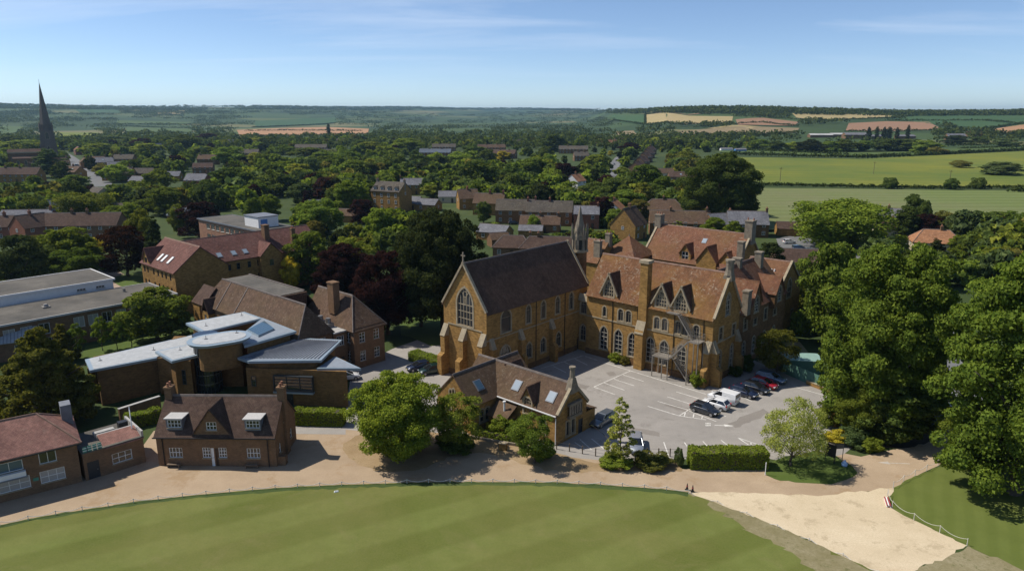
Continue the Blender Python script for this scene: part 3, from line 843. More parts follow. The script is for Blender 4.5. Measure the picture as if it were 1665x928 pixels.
# rough uncut edge of the cricket lawn, repairs in the asphalt
edge = px_poly(lawn_edge[1:] + [(x - (2 if i else 6), y + 5.5) for i, (x, y) in enumerate(lawn_edge[1:])][::-1])
sheet('rough_grass_edge', edge, .011, 'grass_rough', rag=.10)
for pp in ([(1185, 689), (1214, 673), (1240, 664), (1252, 671), (1224, 684), (1197, 695)], [(985, 606), (998, 604), (1002, 609), (990, 611)], [(1085, 655), (1120, 664), (1117, 669), (1082, 660)], [(1010, 690), (1075, 703), (1072, 710), (1006, 697)], [(905, 612), (960, 628), (955, 634), (900, 618)]):
    sheet('asphalt_patch', px_poly(pp), .0105, 'asphalt_patch', CAR_PARK, rag=.12)
# painted lines of the car park
def line(p, q, w=.13, parent=CAR_PARK, z=.013, name='painted_line'):
    a, b = np.array(G(*p)), np.array(G(*q)); d = (b - a) / np.linalg.norm(b - a); n = np.array([-d[1], d[0]]) * w / 2
    MB().poly([tuple(a + n) + (z,), tuple(a - n) + (z,), tuple(b - n) + (z,), tuple(b + n) + (z,)][::-1]).obj(name, 'road_paint', parent)
q4 = lambda X, Y: (860 + X / 4.218, 560 + Y / 4.218)
for a, b in [((505, 120), (1215, 340)), ((695, 180), (445, 290)), ((445, 290), (590, 342)), ((515, 262), (655, 312)), ((582, 236), (722, 282)), ((648, 208), (786, 252)),
             ((1010, 323), (1165, 370)), ((950, 357), (1110, 408)), ((882, 388), (1100, 450)), ((815, 422), (1030, 488)), ((1030, 488), (1215, 515)), ((1030, 488), (1105, 440)), ((1100, 455), (1285, 527)),
             ((1075, 458), (1065, 492)), ((1132, 475), (1125, 503)), ((1190, 492), (1183, 515)), ((1450, 350), (1530, 390)), ((1330, 440), (1385, 465)), ((1300, 478), (1350, 492)),
             ((925, 668), (962, 775)), ((1066, 670), (1100, 716)), ((1193, 662), (1232, 706)), ((1318, 655), (1375, 700)), ((1432, 638), (1620, 700)), ((1432, 638), (1508, 688)), ((1522, 665), (1524, 684)),
             ((80, 165), (375, 75)), ((170, 150), (255, 192)), ((240, 118), (330, 160)), ((310, 95), (400, 140)), ((385, 80), (470, 108)),
             ((350, 650), (430, 720)), ((430, 645), (515, 715)), ((315, 670), (390, 720)), ((480, 565), (560, 520))]:
    line(q4(*a), q4(*b))
q5 = lambda X, Y: (1100 + X / 3.866, 560 + Y / 3.866)
for a, b in [((740, 265), (1020, 345)), ((890, 405), (1000, 435)), ((890, 450), (975, 475)), ((915, 548), (980, 513)), ((930, 520), (955, 522))]: line(q5(*a), q5(*b))
for a, b in [((660, 615), (740, 585)), ((720, 640), (760, 622))]: line((540 + a[0] / 3.964, 560 + a[1] / 3.964), (540 + b[0] / 3.964, 560 + b[1] / 3.964))
def arrow(tail, head, w=.15, mat='road_paint'):
    a, b = np.array(G(*tail)), np.array(G(*head)); d = (b - a) / np.linalg.norm(b - a); n = np.array([-d[1], d[0]]); h = b - d * 1.3
    P = [a + n * w / 2, a - n * w / 2, h - n * w / 2, h - n * .36, b, h + n * .36, h + n * w / 2]
    sheet('painted_arrow', [tuple(p) for p in P], .0135, mat, CAR_PARK)
arrow((1162, 691), (1194, 692)); arrow((1479, 753.5), (1427, 751.5), .14, 'road_paint_worn')
# worn block of painted letters beside the arrow, read from the drive
for r_ in range(2):
    for k in range(4):
        x, y = 1147.5 + k * 2.2, 688.0 + r_ * 3.2
        line((x, y), (x + 1.3, y), .30); 
        line((x + .2, y - 1), (x + .2, y + 1), .09, z=.0138)

# far fields
for px, mat in [([(1197, 257), (1400, 260), (1665, 247), (1720, 246), (1720, 303), (1500, 306), (1240, 300), (1190, 290)], 'field_yellow'),
                ([(1165, 306), (1240, 308), (1500, 311), (1665, 313), (1740, 314), (1740, 352), (1560, 356), (1400, 365), (1240, 378), (1170, 350)], 'field_sports'),
                ([(1170, 241), (1380, 249), (1530, 247), (1665, 238), (1665, 245), (1500, 253), (1380, 255), (1170, 249)], 'field_green'),
                ([(1049, 187), (1120, 189), (1192, 190), (1190, 199), (1110, 203), (1049, 203)], 'field_tan'),
                ([(1060, 179.5), (1140, 178), (1156, 184), (1120, 187.5), (1050, 186)], 'field_brown'),
                ([(1196, 195), (1240, 192), (1300, 199), (1290, 205), (1200, 204)], 'field_brown'),
                ([(1100, 214), (1200, 206), (1300, 209), (1295, 216), (1230, 220), (1110, 220)], 'field_dun'),
                ([(1288, 185), (1330, 183), (1450, 188), (1448, 191), (1400, 193), (1330, 196), (1295, 192)], 'field_tan'),
                ([(1380, 201), (1440, 198), (1510, 199), (1532, 211), (1450, 214), (1375, 213)], 'field_brown'),
                ([(1430, 191), (1560, 187), (1665, 184), (1700, 184), (1700, 202), (1600, 209), (1520, 203)], 'field_bluegreen'),
                ([(1612, 211), (1665, 203), (1720, 200), (1720, 216), (1640, 217)], 'field_orange'),
                ([(990, 192), (1047, 187), (1047, 203), (1010, 200)], 'field_bluegreen'),
                ([(385, 212), (450, 209), (530, 207), (600, 210), (598, 218), (480, 221), (390, 222)], 'field_orange'),
                ([(415, 197), (545, 191), (548, 200), (500, 205), (415, 207)], 'field_bluegreen'),
                ([(190, 196), (310, 199), (312, 202), (190, 202)], 'field_green'), ([(205, 207), (310, 210), (312, 216), (205, 216)], 'field_green'),
                ([(92, 216), (160, 216), (156, 225), (95, 224)], 'field_yellow'), ([(0, 205), (40, 206), (20, 218), (0, 220)], 'field_green'),
                ([(112, 176), (190, 174), (196, 184), (130, 184)], 'field_bluegreen'), ([(255, 183), (300, 180), (300, 185), (260, 187)], 'field_tan'),
                ([(610, 190), (700, 185), (690, 190), (640, 193)], 'field_green'), ([(1150, 209), (1190, 204), (1240, 207), (1200, 212)], 'field_tan'),
                ([(1000, 214), (1030, 213), (1035, 219), (1005, 220)], 'field_dun'), ([(720, 225), (790, 222), (800, 227), (730, 229)], 'field_green')]:
    field('field', px, mat)
# ------------------------------------------------------------------ the school (its own grid, turned 42 degrees)
H90 = math.pi / 2
def buttress(b, fr, s, w, d0, h0, h1, mat='ironstone', d1=None):
    """stepped buttress against a wall frame: projects d0 outward, sloping top from h0 up to h1"""
    m = MB(fr); d1 = d1 or d0 * .55; hm = h0 * .5
    m.box(s - w / 2, -d0, -.4, s + w / 2, .02, hm)
    m.solid([(s - w / 2, -d0, hm), (s + w / 2, -d0, hm), (s + w / 2, .02, hm), (s - w / 2, .02, hm)],
            [(s - w / 2, -d1, hm + .45), (s + w / 2, -d1, hm + .45), (s + w / 2, .02, hm + .45), (s - w / 2, .02, hm + .45)])
    m.box(s - w / 2, -d1, hm + .45, s + w / 2, .02, h0)
    bo = m.obj('buttress', mat, b.e)
    c = MB(fr)
    c.solid([(s - w / 2 - .05, -d1 - .08, h0), (s + w / 2 + .05, -d1 - .08, h0), (s + w / 2 + .05, .02, h0), (s - w / 2 - .05, .02, h0)],
            [(s - w / 2 - .05, -.05, h1), (s + w / 2 + .05, -.05, h1), (s + w / 2 + .05, .02, h1), (s - w / 2 - .05, .02, h1)])
    c.obj('weathering', 'dressed_stone', bo)
def string_course(b, fr, s0, s1, z, h=.16, mat='dressed_stone'):
    MB(fr).box(s0, -.09, z, s1, .03, z + h).obj('string_course', mat, b.e)
def plinth(b, fr, s0, s1, mat, h=.7): MB(fr).box(s0, -.12, -.4, s1, .03, h).obj('plinth', mat, b.e)

# chapel ---------------------------------------------------------------
chapel = Bld('chapel', 'ironstone chapel with steep dark tiled roof and big traceried gable window', 'chapel', LW(0, 0), ROT)
CE, CR, CW, CL = 11.6, 18.2, 9.3, 25.2
up = [W_(s, 7.75, 1.05, 3.0, 'lancet', 2, 1, .9) for s in (9.55, 13.25, 16.95, 20.7)]
lo = [W_(s, 1.95, 1.2, 2.5, 'lancet', 2, 1, .9) for s in (9.75, 13.3, 17.35)]
fr = chapel.block(CW, 0, CL, CW, CE, CR, 'ironstone', {
    'l': [W_(4.75, 8.55, 3.3, 5.9, 'tracery', 5, 3, 2.6)],
    'f': up + lo + [W_(4.3, 7.5, 2.2, 3.5, 'lancet', 1, 1, 1.2), W_(4.1, 2.2, 2.3, 3.2, 'lancet', 3, 1, 1.4), D_(23.2, 0, 1.2, 2.5, 'door_wood', .8)]}, H90)
chapel.gable_roof(CW, 0, CL, CW, CE, CR, 'tile_chapel', H90, .4, .05, .18, 'ridge_dark', 'lr')
for s in (.55, 4.65, 8.75): buttress(chapel, fr['l'], s, .95, 1.7, 6.3, 8.1)
for s in (1.0, 7.6, 15.3): buttress(chapel, fr['f'], s, .75, 1.3, 5.6, 7.2)
for s in (6.5, 13, 20): buttress(chapel, fr['b'], s, .8, 1.4, 5.8, 7.4)
string_course(chapel, fr['l'], .95, 8.4, 8.2); string_course(chapel, fr['f'], 0, CL, 6.9, .14); string_course(chapel, fr['f'], 0, CL, CE - .35, .2)
plinth(chapel, fr['f'], 0, 22.4, 'ironstone_dark', .9); plinth(chapel, fr['l'], 0, CW, 'ironstone_dark', .9)
m = MB((4.65, -.1, 0)); m.box(-.09, -.09, CR + .2, .09, .09, CR + 1.75); m.box(-.42, -.08, CR + 1.15, .42, .08, CR + 1.33); m.taper(0, 0, CR, .26, CR + .5, .12, 6)
m.obj('gable_cross', 'grey_stone', chapel.e)
chapel.pipe(fr['f'], 11.4, 0, CE - .3); chapel.pipe(fr['f'], 18.9, 0, CE - .3)

# bell turret ------------------------------------------------------------
bt = thing('bell_turret', 'grey stone bell turret with spirelet rising behind chapel roof', 'turret', LW(5.5, 27.8) + (0,), ROT)
def octa(r, n=8, rot=math.pi / 8): return [(r * math.cos(rot + 2 * math.pi * i / n), r * math.sin(rot + 2 * math.pi * i / n)) for i in range(n)]
MB().prism(octa(1.35), -.4, 16.2).obj('shaft', 'ironstone_dark', bt)
MB().prism(octa(1.62), 16.2, 16.6).obj('cornice', 'dressed_stone', bt)
for i, (x, y) in enumerate(octa(1.28)):
    MB((x, y, math.atan2(y, x))).box(-.17, -.2, 16.6, .17, .2, 19.0).obj('belfry_pier', 'grey_stone', bt)
    pin = MB((x * 1.12, y * 1.12, 0)); pin.taper(0, 0, 18.6, .2, 20.2, .16, 4); pin.taper(0, 0, 20.2, .22, 21.3, .02, 4)
    pin.obj('pinnacle', 'grey_stone', bt)
    a, b = octa(1.3)[i], octa(1.3)[(i + 1) % 8]; mx, my = (a[0] + b[0]) / 2, (a[1] + b[1]) / 2; an = math.atan2(b[1] - a[1], b[0] - a[0])
    g = MB((mx, my, an)); g.panel([(-.55, 18.6), (.55, 18.6), (0, 20.2)], [], .15); g.panel([(-.55, 18.4), (.55, 18.4), (.55, 18.62), (-.55, 18.62)], [], .1)
    g.obj('gablet', 'dressed_stone', bt)
MB().prism(octa(.75), 16.6, 18.8).obj('bell_chamber', 'door_dark', bt)
MB().prism(octa(1.35), 18.9, 19.1).obj('belfry_floor', 'grey_stone', bt)
sp = MB(); sp.pyramid(octa(1.12), 19.1, (0, 0, 24.6)); so = sp.obj('spirelet', 'grey_stone', bt)
MB().tube((0, 0, 24.3), (0, 0, 25.3), .04).obj('finial', 'black_metal', so)

# main block -------------------------------------------------------------
mx0, my0 = 11.3, 22.4
main = Bld('school_block', 'ironstone school block with orange tiled roof, gothic windows and fire escape', 'school building', LW(mx0, my0), ROT)
ML, MD, ME, MR = 23.1, 8.9, 10.7, 16.7
gw = [W_(s - mx0, 1.45, 1.45, 4.0, 'leadwhite', 2, 4, 1.1, 'glass') for s in (14.95, 17.85, 20.55)] + [W_(s - mx0, 1.45, 1.45, 4.0, 'leadwhite', 2, 4, 1.1, 'glass') for s in (23.9, 26.4, 29.45)]
ff = []
for s in (18.15, 19.65, 24.9, 26.3, 28.6, 29.8, 31.7): ff.append(W_(s - mx0, 7.05, .95, 1.95, 'stone', 2, 1, .45))
ff.append(W_(14.95 - mx0, 7.2, .65, 1.7, 'stone', 1, 1, .45))
fr = main.block(0, 0, ML, MD, ME, MR, 'ironstone', {
    'f': gw + ff,
    'r': [W_(2.75, 1.0, 1.1, 4.0, 'leadwhite', 2, 4, .9), W_(6.9, 1.0, 1.1, 4.0, 'leadwhite', 2, 4, .9), W_(2.7, 6.7, 1.2, 1.9, 'stone', 2, 2), W_(7.1, 6.4, 1.1, 1.8, 'stone', 2, 2), W_(4.5, 10.2, 1.4, 3.4, 'leadwhite', 2, 3, 1.1)]})
mroof = main.gable_roof(0, 0, ML, MD, ME, MR, 'tile_orange', 0, .4, .05, .18, 'ridge_tile', 'r')
win_d = dict(w=1.75, h=2.5, z=10.75, rise=1.3, style='tracery', nx=4, nz=2)
for s, w, ap in ((15.75, 3.3, 14.6), (25.55, 3.2, 14.4), (28.9, 3.2, 14.5)):
    d = main.dormer(fr['f'], s - mx0, -.06, 9.9, w, 11.3, ap, 4.6, 'ironstone', 'tile_chapel', win_d)
    pm = MB(fr['f'])
    for sg in (-1, 1):
        x0, x1 = s - mx0, s - mx0 + sg * (w / 2 + .2)
        pm.slab([(x0, -.34, ap + .22), (x0, -.02, ap + .22), (x1, -.02, 11.1), (x1, -.34, 11.1)], .22)
    pm.obj('dormer_coping', 'dressed_stone', d)
# chimney that climbs the front wall
cf = fr['f']; cs = 22.45 - mx0
m = MB(cf); m.box(cs - .75, -1.25, -.4, cs + .75, .1, 6.3); m.solid([(cs - .75, -1.25, 6.3), (cs + .75, -1.25, 6.3), (cs + .75, .1, 6.3), (cs - .75, .1, 6.3)], [(cs - .75, -.55, 7.9), (cs + .75, -.55, 7.9), (cs + .75, .1, 7.9), (cs - .75, .1, 7.9)])
m.box(cs - .75, -.5, 7.88, cs + .75, .9, 11.5); m.box(cs - .68, -.45, 11.5, cs + .68, .85, 17.3)
ch = m.obj('chimney', 'ironstone', main.e)
MB(cf).box(cs - .85, -.6, 17.3, cs + .85, 1.0, 17.75).obj('chimney_cap', 'dressed_stone', ch)
MB(cf).solid([(cs - .8, -1.3, 5.9), (cs + .8, -1.3, 5.9), (cs + .8, -.5, 7.9), (cs - .8, -.5, 7.9)], [(cs - .8, -1.36, 6.0), (cs + .8, -1.36, 6.0), (cs + .8, -.56, 8.0), (cs - .8, -.56, 8.0)]).obj('weathering', 'dressed_stone', ch)
for s, d0 in ((33.9 - mx0, 1.5),): buttress(main, cf, s, .85, d0, 5.2, 7.0)
buttress(main, fr['r'], .5, .85, 1.5, 5.2, 7.0); buttress(main, fr['r'], 8.4, .8, 1.3, 5.2, 7.0)
string_course(main, cf, 0, ML, 6.6, .18); string_course(main, cf, 0, ML, ME - .32, .2); string_course(main, fr['r'], 0, MD, 6.3, .18)
plinth(main, cf, 0, ML, 'ironstone_dark', 1.0); plinth(main, fr['r'], 0, MD, 'ironstone_dark', 1.0)
for s in (16.6, 21.4, 28.0, 32.9): main.pipe(cf, s - mx0, 0, ME - .3)
# octagonal gable chimney
m = MB((ML - .15, MD / 2, 0)); m.taper(0, 0, 15.6, 1.0, 16.4, .85, 4, math.pi / 4); m.taper(0, 0, 16.4, .8, 17.3, .62, 8); m.taper(0, 0, 17.3, .62, 18.5, .62, 8); m.taper(0, 0, 18.5, .74, 18.8, .74, 8)
m.obj('chimney', 'grey_stone', main.e)

# link bay between the chapel and the main block
lk = Bld('link_bay', 'shadowed stone stair bay between chapel and gothic school block', 'school building', LW(9.35, 22.9), ROT)
fr = lk.block(0, 0, 2.0, 6, 9.6, 11.0, 'ironstone', {'f': [W_(.95, 6.7, 1.2, 2.0, 'stone', 3, 1, .4), W_(.95, 1.9, 1.1, 2.8, 'lancet', 2, 2, .9)]}, 0, '')
m = MB(); m.slab([(0, -.2, 9.6), (2, -.2, 9.6), (2, 6, 10.9), (0, 6, 10.9)], .2); m.obj('roof', 'lead', lk.e)
MB(fr['f']).solid([(.1, -.45, 9.0), (1.9, -.45, 9.0), (1.9, .02, 9.0), (.1, .02, 9.0)], [(.1, -.05, 10.2), (1.9, -.05, 10.2), (1.9, .02, 10.2), (.1, .02, 10.2)]).obj('weathering', 'dressed_stone', lk.e)

# fire escape ------------------------------------------------------------
fe = thing('fire_escape', 'galvanised steel fire escape zigzagging down the sunlit school front', 'fire escape', LW(29, 21.3) + (0,), ROT)
def fe_xy(a, b): return (a - 29, b - 21.3)
def platform(a0, a1, b0, b1, z, rails):
    x0, y0 = fe_xy(a0, b0); x1, y1 = fe_xy(a1, b1)
    p = MB().box(x0, y0, z - .12, x1, y1, z).obj('platform', 'galvanised', fe)
    r = MB()
    def rail(xa, ya, xb, yb):
        for h in (.55, 1.05): r.tube((xa, ya, z + h), (xb, yb, z + h), .025, n=4)
        n = max(1, int(math.hypot(xb - xa, yb - ya) / .35))
        for i in range(n + 1):
            t = i / n; r.tube((xa + (xb - xa) * t, ya + (yb - ya) * t, z), (xa + (xb - xa) * t, ya + (yb - ya) * t, z + 1.05), .015 if 0 < i < n else .03, n=4)
    if 'f' in rails: rail(x0, y0, x1, y0)
    if 'l' in rails: rail(x0, y0, x0, y1)
    if 'r' in rails: rail(x1, y0, x1, y1)
    if 'b' in rails: rail(x0, y1, x1, y1)
    tag(r.obj('railing', 'galvanised', p), kind='stuff')
def flight(aa, za, ab, zb, b0, b1):
    """stair from (aa, za) down to (ab, zb) along the wall"""
    n = max(4, int(abs(za - zb) / .19)); y0, y1 = b0 - 21.3, b1 - 21.3
    st = MB()
    for y in (y0, y1): st.solid([(aa - 29, y - .04, za - .22), (ab - 29, y - .04, zb - .22), (ab - 29, y + .04, zb - .22), (aa - 29, y + .04, za - .22)], [(aa - 29, y - .04, za + .05), (ab - 29, y - .04, zb + .05), (ab - 29, y + .04, zb + .05), (aa - 29, y + .04, za + .05)])
    f = st.obj('stair_flight', 'galvanised', fe)
    for i in range(1, n):
        t = i / n; x = aa + (ab - aa) * t - 29; z = za + (zb - za) * t
        MB().box(x - .13, y0 + .04, z - .04, x + .13, y1 - .04, z).obj('tread', 'galvanised', f)
    r = MB()
    for y in (y0, y1):
        for h in (.55, 1.0): r.tube((aa - 29, y, za + h), (ab - 29, y, zb + h), .025, n=4)
        for i in range(0, n + 1, 2):
            t = i / n; x = aa + (ab - aa) * t - 29; z = za + (zb - za) * t; r.tube((x, y, z), (x, y, z + 1.0), .015, n=4)
    tag(r.obj('handrail', 'galvanised', f), kind='stuff')
platform(27.2, 29.1, 21.2, 22.3, 10.45, 'fl')
flight(29.1, 10.45, 31.7, 7.0, 21.25, 22.05)
platform(31.5, 33.3, 20.2, 22.2, 6.95, 'frb')
flight(31.5, 6.95, 28.5, 3.5, 20.25, 21.05)
platform(25.6, 28.5, 20.1, 22.2, 3.45, 'flb')
flight(28.6, 3.45, 31.5, .05, 21.25, 22.05)
for a, b, z in ((31.6, 20.3, 6.85), (33.2, 20.3, 6.85), (31.6, 22.1, 6.85), (33.2, 22.1, 6.85), (25.7, 20.2, 3.35), (28.4, 20.2, 3.35), (27.4, 20.2, 3.35), (25.7, 22.1, 3.35)):
    x, y = fe_xy(a, b); MB().box(x - .06, y - .06, -.2, x + .06, y + .06, z).obj('post', 'galvanised', fe)

# right wing (runs back from the main block, gable dormers to the right) ---
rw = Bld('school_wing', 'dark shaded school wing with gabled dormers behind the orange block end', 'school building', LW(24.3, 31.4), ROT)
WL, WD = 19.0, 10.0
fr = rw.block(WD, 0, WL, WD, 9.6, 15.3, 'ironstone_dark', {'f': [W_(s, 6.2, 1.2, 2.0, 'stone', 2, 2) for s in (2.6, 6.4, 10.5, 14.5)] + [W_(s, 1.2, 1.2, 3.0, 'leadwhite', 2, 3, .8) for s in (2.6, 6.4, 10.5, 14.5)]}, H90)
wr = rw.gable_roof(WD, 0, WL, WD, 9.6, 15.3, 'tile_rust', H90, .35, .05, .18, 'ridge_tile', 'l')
for s, ap in ((4.3, 14.0), (13.6, 13.2)):
    rw.dormer(fr['f'], s, -.9, 8.0, 3.8, 10.6, ap, 5.2, 'ironstone_dark', 'tile_rust', dict(w=1.5, h=2.6, z=9.0, rise=1.1, style='leadwhite', nx=2, nz=3))
rw.chimney(WD + .35, 1.6, 9.0, 13.0, 1.3, 1.0, 'grey_stone', 0, H90); rw.chimney(WD / 2 + .9, WL - 3.2, 12.5, 16.6, 1.2, 1.1, 'grey_stone', 0)
rw.chimney(WD / 2, 9.0, 13.5, 16.4, 1.4, .9, 'grey_stone', 0)

ew = Bld('school_wing', 'red tiled gabled wing at the far right corner of the school', 'school building', LW(23.5, 53.4), ROT)
fr = ew.block(0, 0, 8.0, 11.8, 8.0, 13.0, 'ironstone', {'r': [W_(5.9, 6.2, 1.9, 3.6, 'tracery', 3, 2, 1.6), W_(3.4, 1.5, 1.1, 1.8, 'stone', 2, 2), W_(8.4, 1.5, 1.1, 1.8, 'stone', 2, 2)], 'f': [W_(6.6, 4.2, .9, 1.6, 'stone', 2, 1)]})
er = ew.gable_roof(0, 0, 8.0, 11.8, 8.0, 13.0, 'tile_rust', 0, .35, .05, .18, 'ridge_tile', 'r')
for k in range(3): MB().box(4.5 + k * .55, 3.7, 11.2, 4.75 + k * .55, 3.95, 11.65).obj('roof_vent', 'white_paint', er)

# back range ---------------------------------------------------------------
bk = Bld('school_range', 'long rear school range with rust red roof and small dormers', 'school building', LW(-1.4, 60.6), ROT)
BL, BD, BE, BR_ = 21.4, 12.4, 9.8, 16.0
fr = bk.block(0, 0, BL, BD, BE, BR_, 'ironstone', {'f': [W_(s, 6.6, 1.2, 2, 'stone', 2, 2) for s in (3, 7, 11, 15, 19)]})
br = bk.gable_roof(0, 0, BL, BD, BE, BR_, 'tile_rust', 0, .4, .05, .18, 'ridge_tile', 'lr')
bk.dormer(fr['f'], 10.0, .3, 9.0, 2.6, 11.5, 13.4, 4, 'ironstone', 'tile_rust', dict(w=1.5, h=1.7, z=10.1, style='white', nx=2, nz=2))
bk.dormer(fr['f'], 15.2, -.4, 9.0, 4.4, 10.6, 13.6, 5.5, 'ironstone', 'tile_rust'); bk.dormer(fr['f'], 19.0, .5, 9.0, 2.8, 11.0, 12.8, 4, 'ironstone', 'tile_rust')
bk.chimney(.1, BD / 2, 14, 18.2, 1.5, 1.7, 'grey_stone', 3); bk.chimney(BL - .2, BD / 2, 14, 18.9, 1.6, 1.9, 'grey_stone', 2); bk.chimney(BL + .1, 1.8, 9, 15.2, 1.2, 1.2, 'grey_stone', 0)
sl = math.atan2(BR_ - BE, BD / 2)
bk.skylight(br, (12.4, 4.0, BE + 4.0 * math.tan(sl) + .1), (1, 0, 0), (0, math.cos(sl), math.sin(sl)), .8, 1.0)

# pyramid turret and low red roofs between chapel and rear range
pt = Bld('roof_turret', 'square stone block under a red pyramid roof behind orange ridge', 'school building', LW(-7.6, 54.2), ROT)
pt.block(0, 0, 8, 8, 10.2, 10.2, 'ironstone', {'f': [W_(4, 6.5, 1.2, 1.8, 'stone', 2, 2)]}, 0, '')
m = MB(); m.pyramid([(-.4, -.4), (8.4, -.4), (8.4, 8.4), (-.4, 8.4)], 10.1, (4, 4, 14.2)); r = m.obj('roof', 'tile_rust', pt.e)
MB().taper(4, 4, 14.0, .14, 14.7, .02, 6).obj('finial', 'lead', r)
rr_ = Bld('school_range', 'small red tiled range with stone chimneys beside the bell turret', 'school building', LW(-14.5, 50.0), ROT)
rr_.block(0, 0, 8.5, 8.0, 9.2, 13.2, 'ironstone', {'f': [W_(2.5, 6, 1.1, 1.6, 'stone', 2, 2)]}); rr_.gable_roof(0, 0, 8.5, 8.0, 9.2, 13.2, 'tile_rust', 0, .35, .1, .16)
rr_.chimney(7.6, 1.2, 9, 13.6, 1.6, .9, 'grey_stone', 2); rr_.chimney(8.3, 4.2, 12, 14.9, 1.1, 1.1, 'grey_stone', 2); rr_.chimney(.3, 4.0, 12, 14.4, 1.1, 1.0, 'ironstone', 2)

# lodge ----------------------------------------------------------------------
ldg = Bld('lodge', 'small ironstone lodge with brown tiled roof and three roof lights', 'lodge', LW(13.2, -8.6), ROT)
LL, LD, LE, LR = 16.4, 6.1, 4.15, 7.3
fr = ldg.block(3.2, 0, LL - 3.2, LD, LE, LR, 'ironstone', {'r': [D_(4.9, 0, .95, 2.0), W_(2.2, .6, .6, 1.9, 'stone', 1, 1), W_(3.3, .6, .6, 1.9, 'stone', 1, 1)], 'f': [W_(11.0, 1.0, .9, 1.5, 'stone', 2, 1)]}, 0, 'r')
lr = ldg.gable_roof(0, 0, LL, LD, LE, LR, 'tile_brown', 0, .35, .05, .16, 'ridge_dark', 'r')
# cross wing to the left front
fr2 = ldg.block(6.3, -4.9, 4.9 + LD, 6.3, LE, LR, 'ironstone', {'l': [W_(3.15, 4.6, .35, .8, 'stone', 1, 1, .25), W_(2.6, 4.4, .35, .8, 'stone', 1, 1, .25), W_(2.2, 1.0, .9, 1.6, 'stone', 2, 1), W_(4.1, 1.0, .9, 1.6, 'stone', 2, 1)],
                                                       'f': [W_(2.0, 1.1, .7, 1.7, 'stone', 1, 2, .3), W_(3.0, 1.1, .7, 1.7, 'stone', 1, 2, .3)]}, H90, 'l')
lr2 = ldg.gable_roof(6.3, -4.9, 4.9 + LD + 1.4, 6.3, LE, LR + .02, 'tile_brown', H90, .35, .1, .16, 'ridge_dark')
sl = math.atan2(LR - LE, LD / 2)
for x in (8.7, 14.5): ldg.skylight(lr, (x, 1.25, LE + 1.25 * math.tan(sl) + .12), (1, 0, 0), (0, math.cos(sl), math.sin(sl)), 1.0, 1.25)
ldg.skylight(lr2, (6.3 - 1.3, -2.1, LE + 1.3 * math.tan(sl) + .12), (0, 1, 0), (-math.cos(sl), 0, math.sin(sl)), 1.0, 1.3, 'glass_sky')
dd = ldg.dormer(fr['f'], 11.7 - 3.2, -.12, 2.6, 1.9, 4.9, 6.6, 3.0, 'ironstone', 'tile_chapel', dict(w=1.25, h=2.1, z=2.95, rise=.45, style='stone', nx=3, nz=2))
# lean-to porch under the valley
m = MB(); m.box(6.9, -2.2, -.4, 9.7, .1, 2.1); m.obj('porch', 'ironstone', ldg.e)
m = MB(); m.slab([(6.6, -2.5, 2.05), (9.95, -2.5, 2.05), (9.95, .3, 3.75), (6.6, .3, 3.75)], .14); pr = m.obj('porch_roof', 'tile_brown', ldg.e)
MB().tube((8.7, -1.2, 2.7), (8.7, -1.2, 4.0), .13, n=8).obj('flue', 'white_paint', pr); MB().taper(8.7, -1.2, 4.0, .22, 4.15, .2, 8).obj('flue_cap', 'white_paint', pr)
# oriel in the end gable, chimney, low extension
m = MB(fr['r']); m.box(2.0, -.45, 2.9, 4.6, .05, 3.25); m.box(2.0, -.45, 4.55, 4.6, .05, 4.9)
for k in range(6): m.box(2.0 + k * .5, -.42, 3.2, 2.1 + k * .5, -.3, 4.6)
ob = m.obj('oriel', 'grey_stone', ldg.e)
for k in range(5): MB(fr['r']).box(2.1 + k * .5, -.36, 3.25, 2.5 + k * .5, -.3, 4.55).obj('pane', 'glass', ob)
m = MB((LL - .1, LD / 2, 0)); m.solid([(-.5, -.9, 6.2), (.5, -.9, 6.2), (.5, .9, 6.2), (-.5, .9, 6.2)], [(-.32, -.32, 8.1), (.32, -.32, 8.1), (.32, .32, 8.1), (-.32, .32, 8.1)]); m.taper(0, 0, 8.1, .34, 9.3, .3, 8); m.taper(0, 0, 9.3, .42, 9.55, .42, 8)
m.obj('chimney', 'grey_stone', ldg.e)
m = MB(); m.box(LL - 3.4, LD + .02, -.4, LL - .05, LD + 2.0, 2.5); m.obj('extension', 'ironstone', ldg.e)
m = MB(); m.slab([(LL - 3.6, LD - .05, 3.2), (LL + .1, LD - .05, 3.2), (LL + .1, LD + 2.2, 2.5), (LL - 3.6, LD + 2.2, 2.5)], .14); m.obj('extension_roof', 'tile_brown', ldg.e)
ldg.dormer((LL, LD, math.pi), 11.2, .4, 4.0, 3.0, 5.0, 7.2, 3.0, 'ironstone_dark', 'tile_chapel')
MB(fr['f']).box(0, -.34, LE - .32, LL - 3.2, -.22, LE - .18).obj('gutter', 'white_paint', ldg.e)
ldg.pipe(fr['f'], 11.2, 0, LE - .3); ldg.pipe(fr['f'], 13.05, 0, LE - .3, 'white_paint')
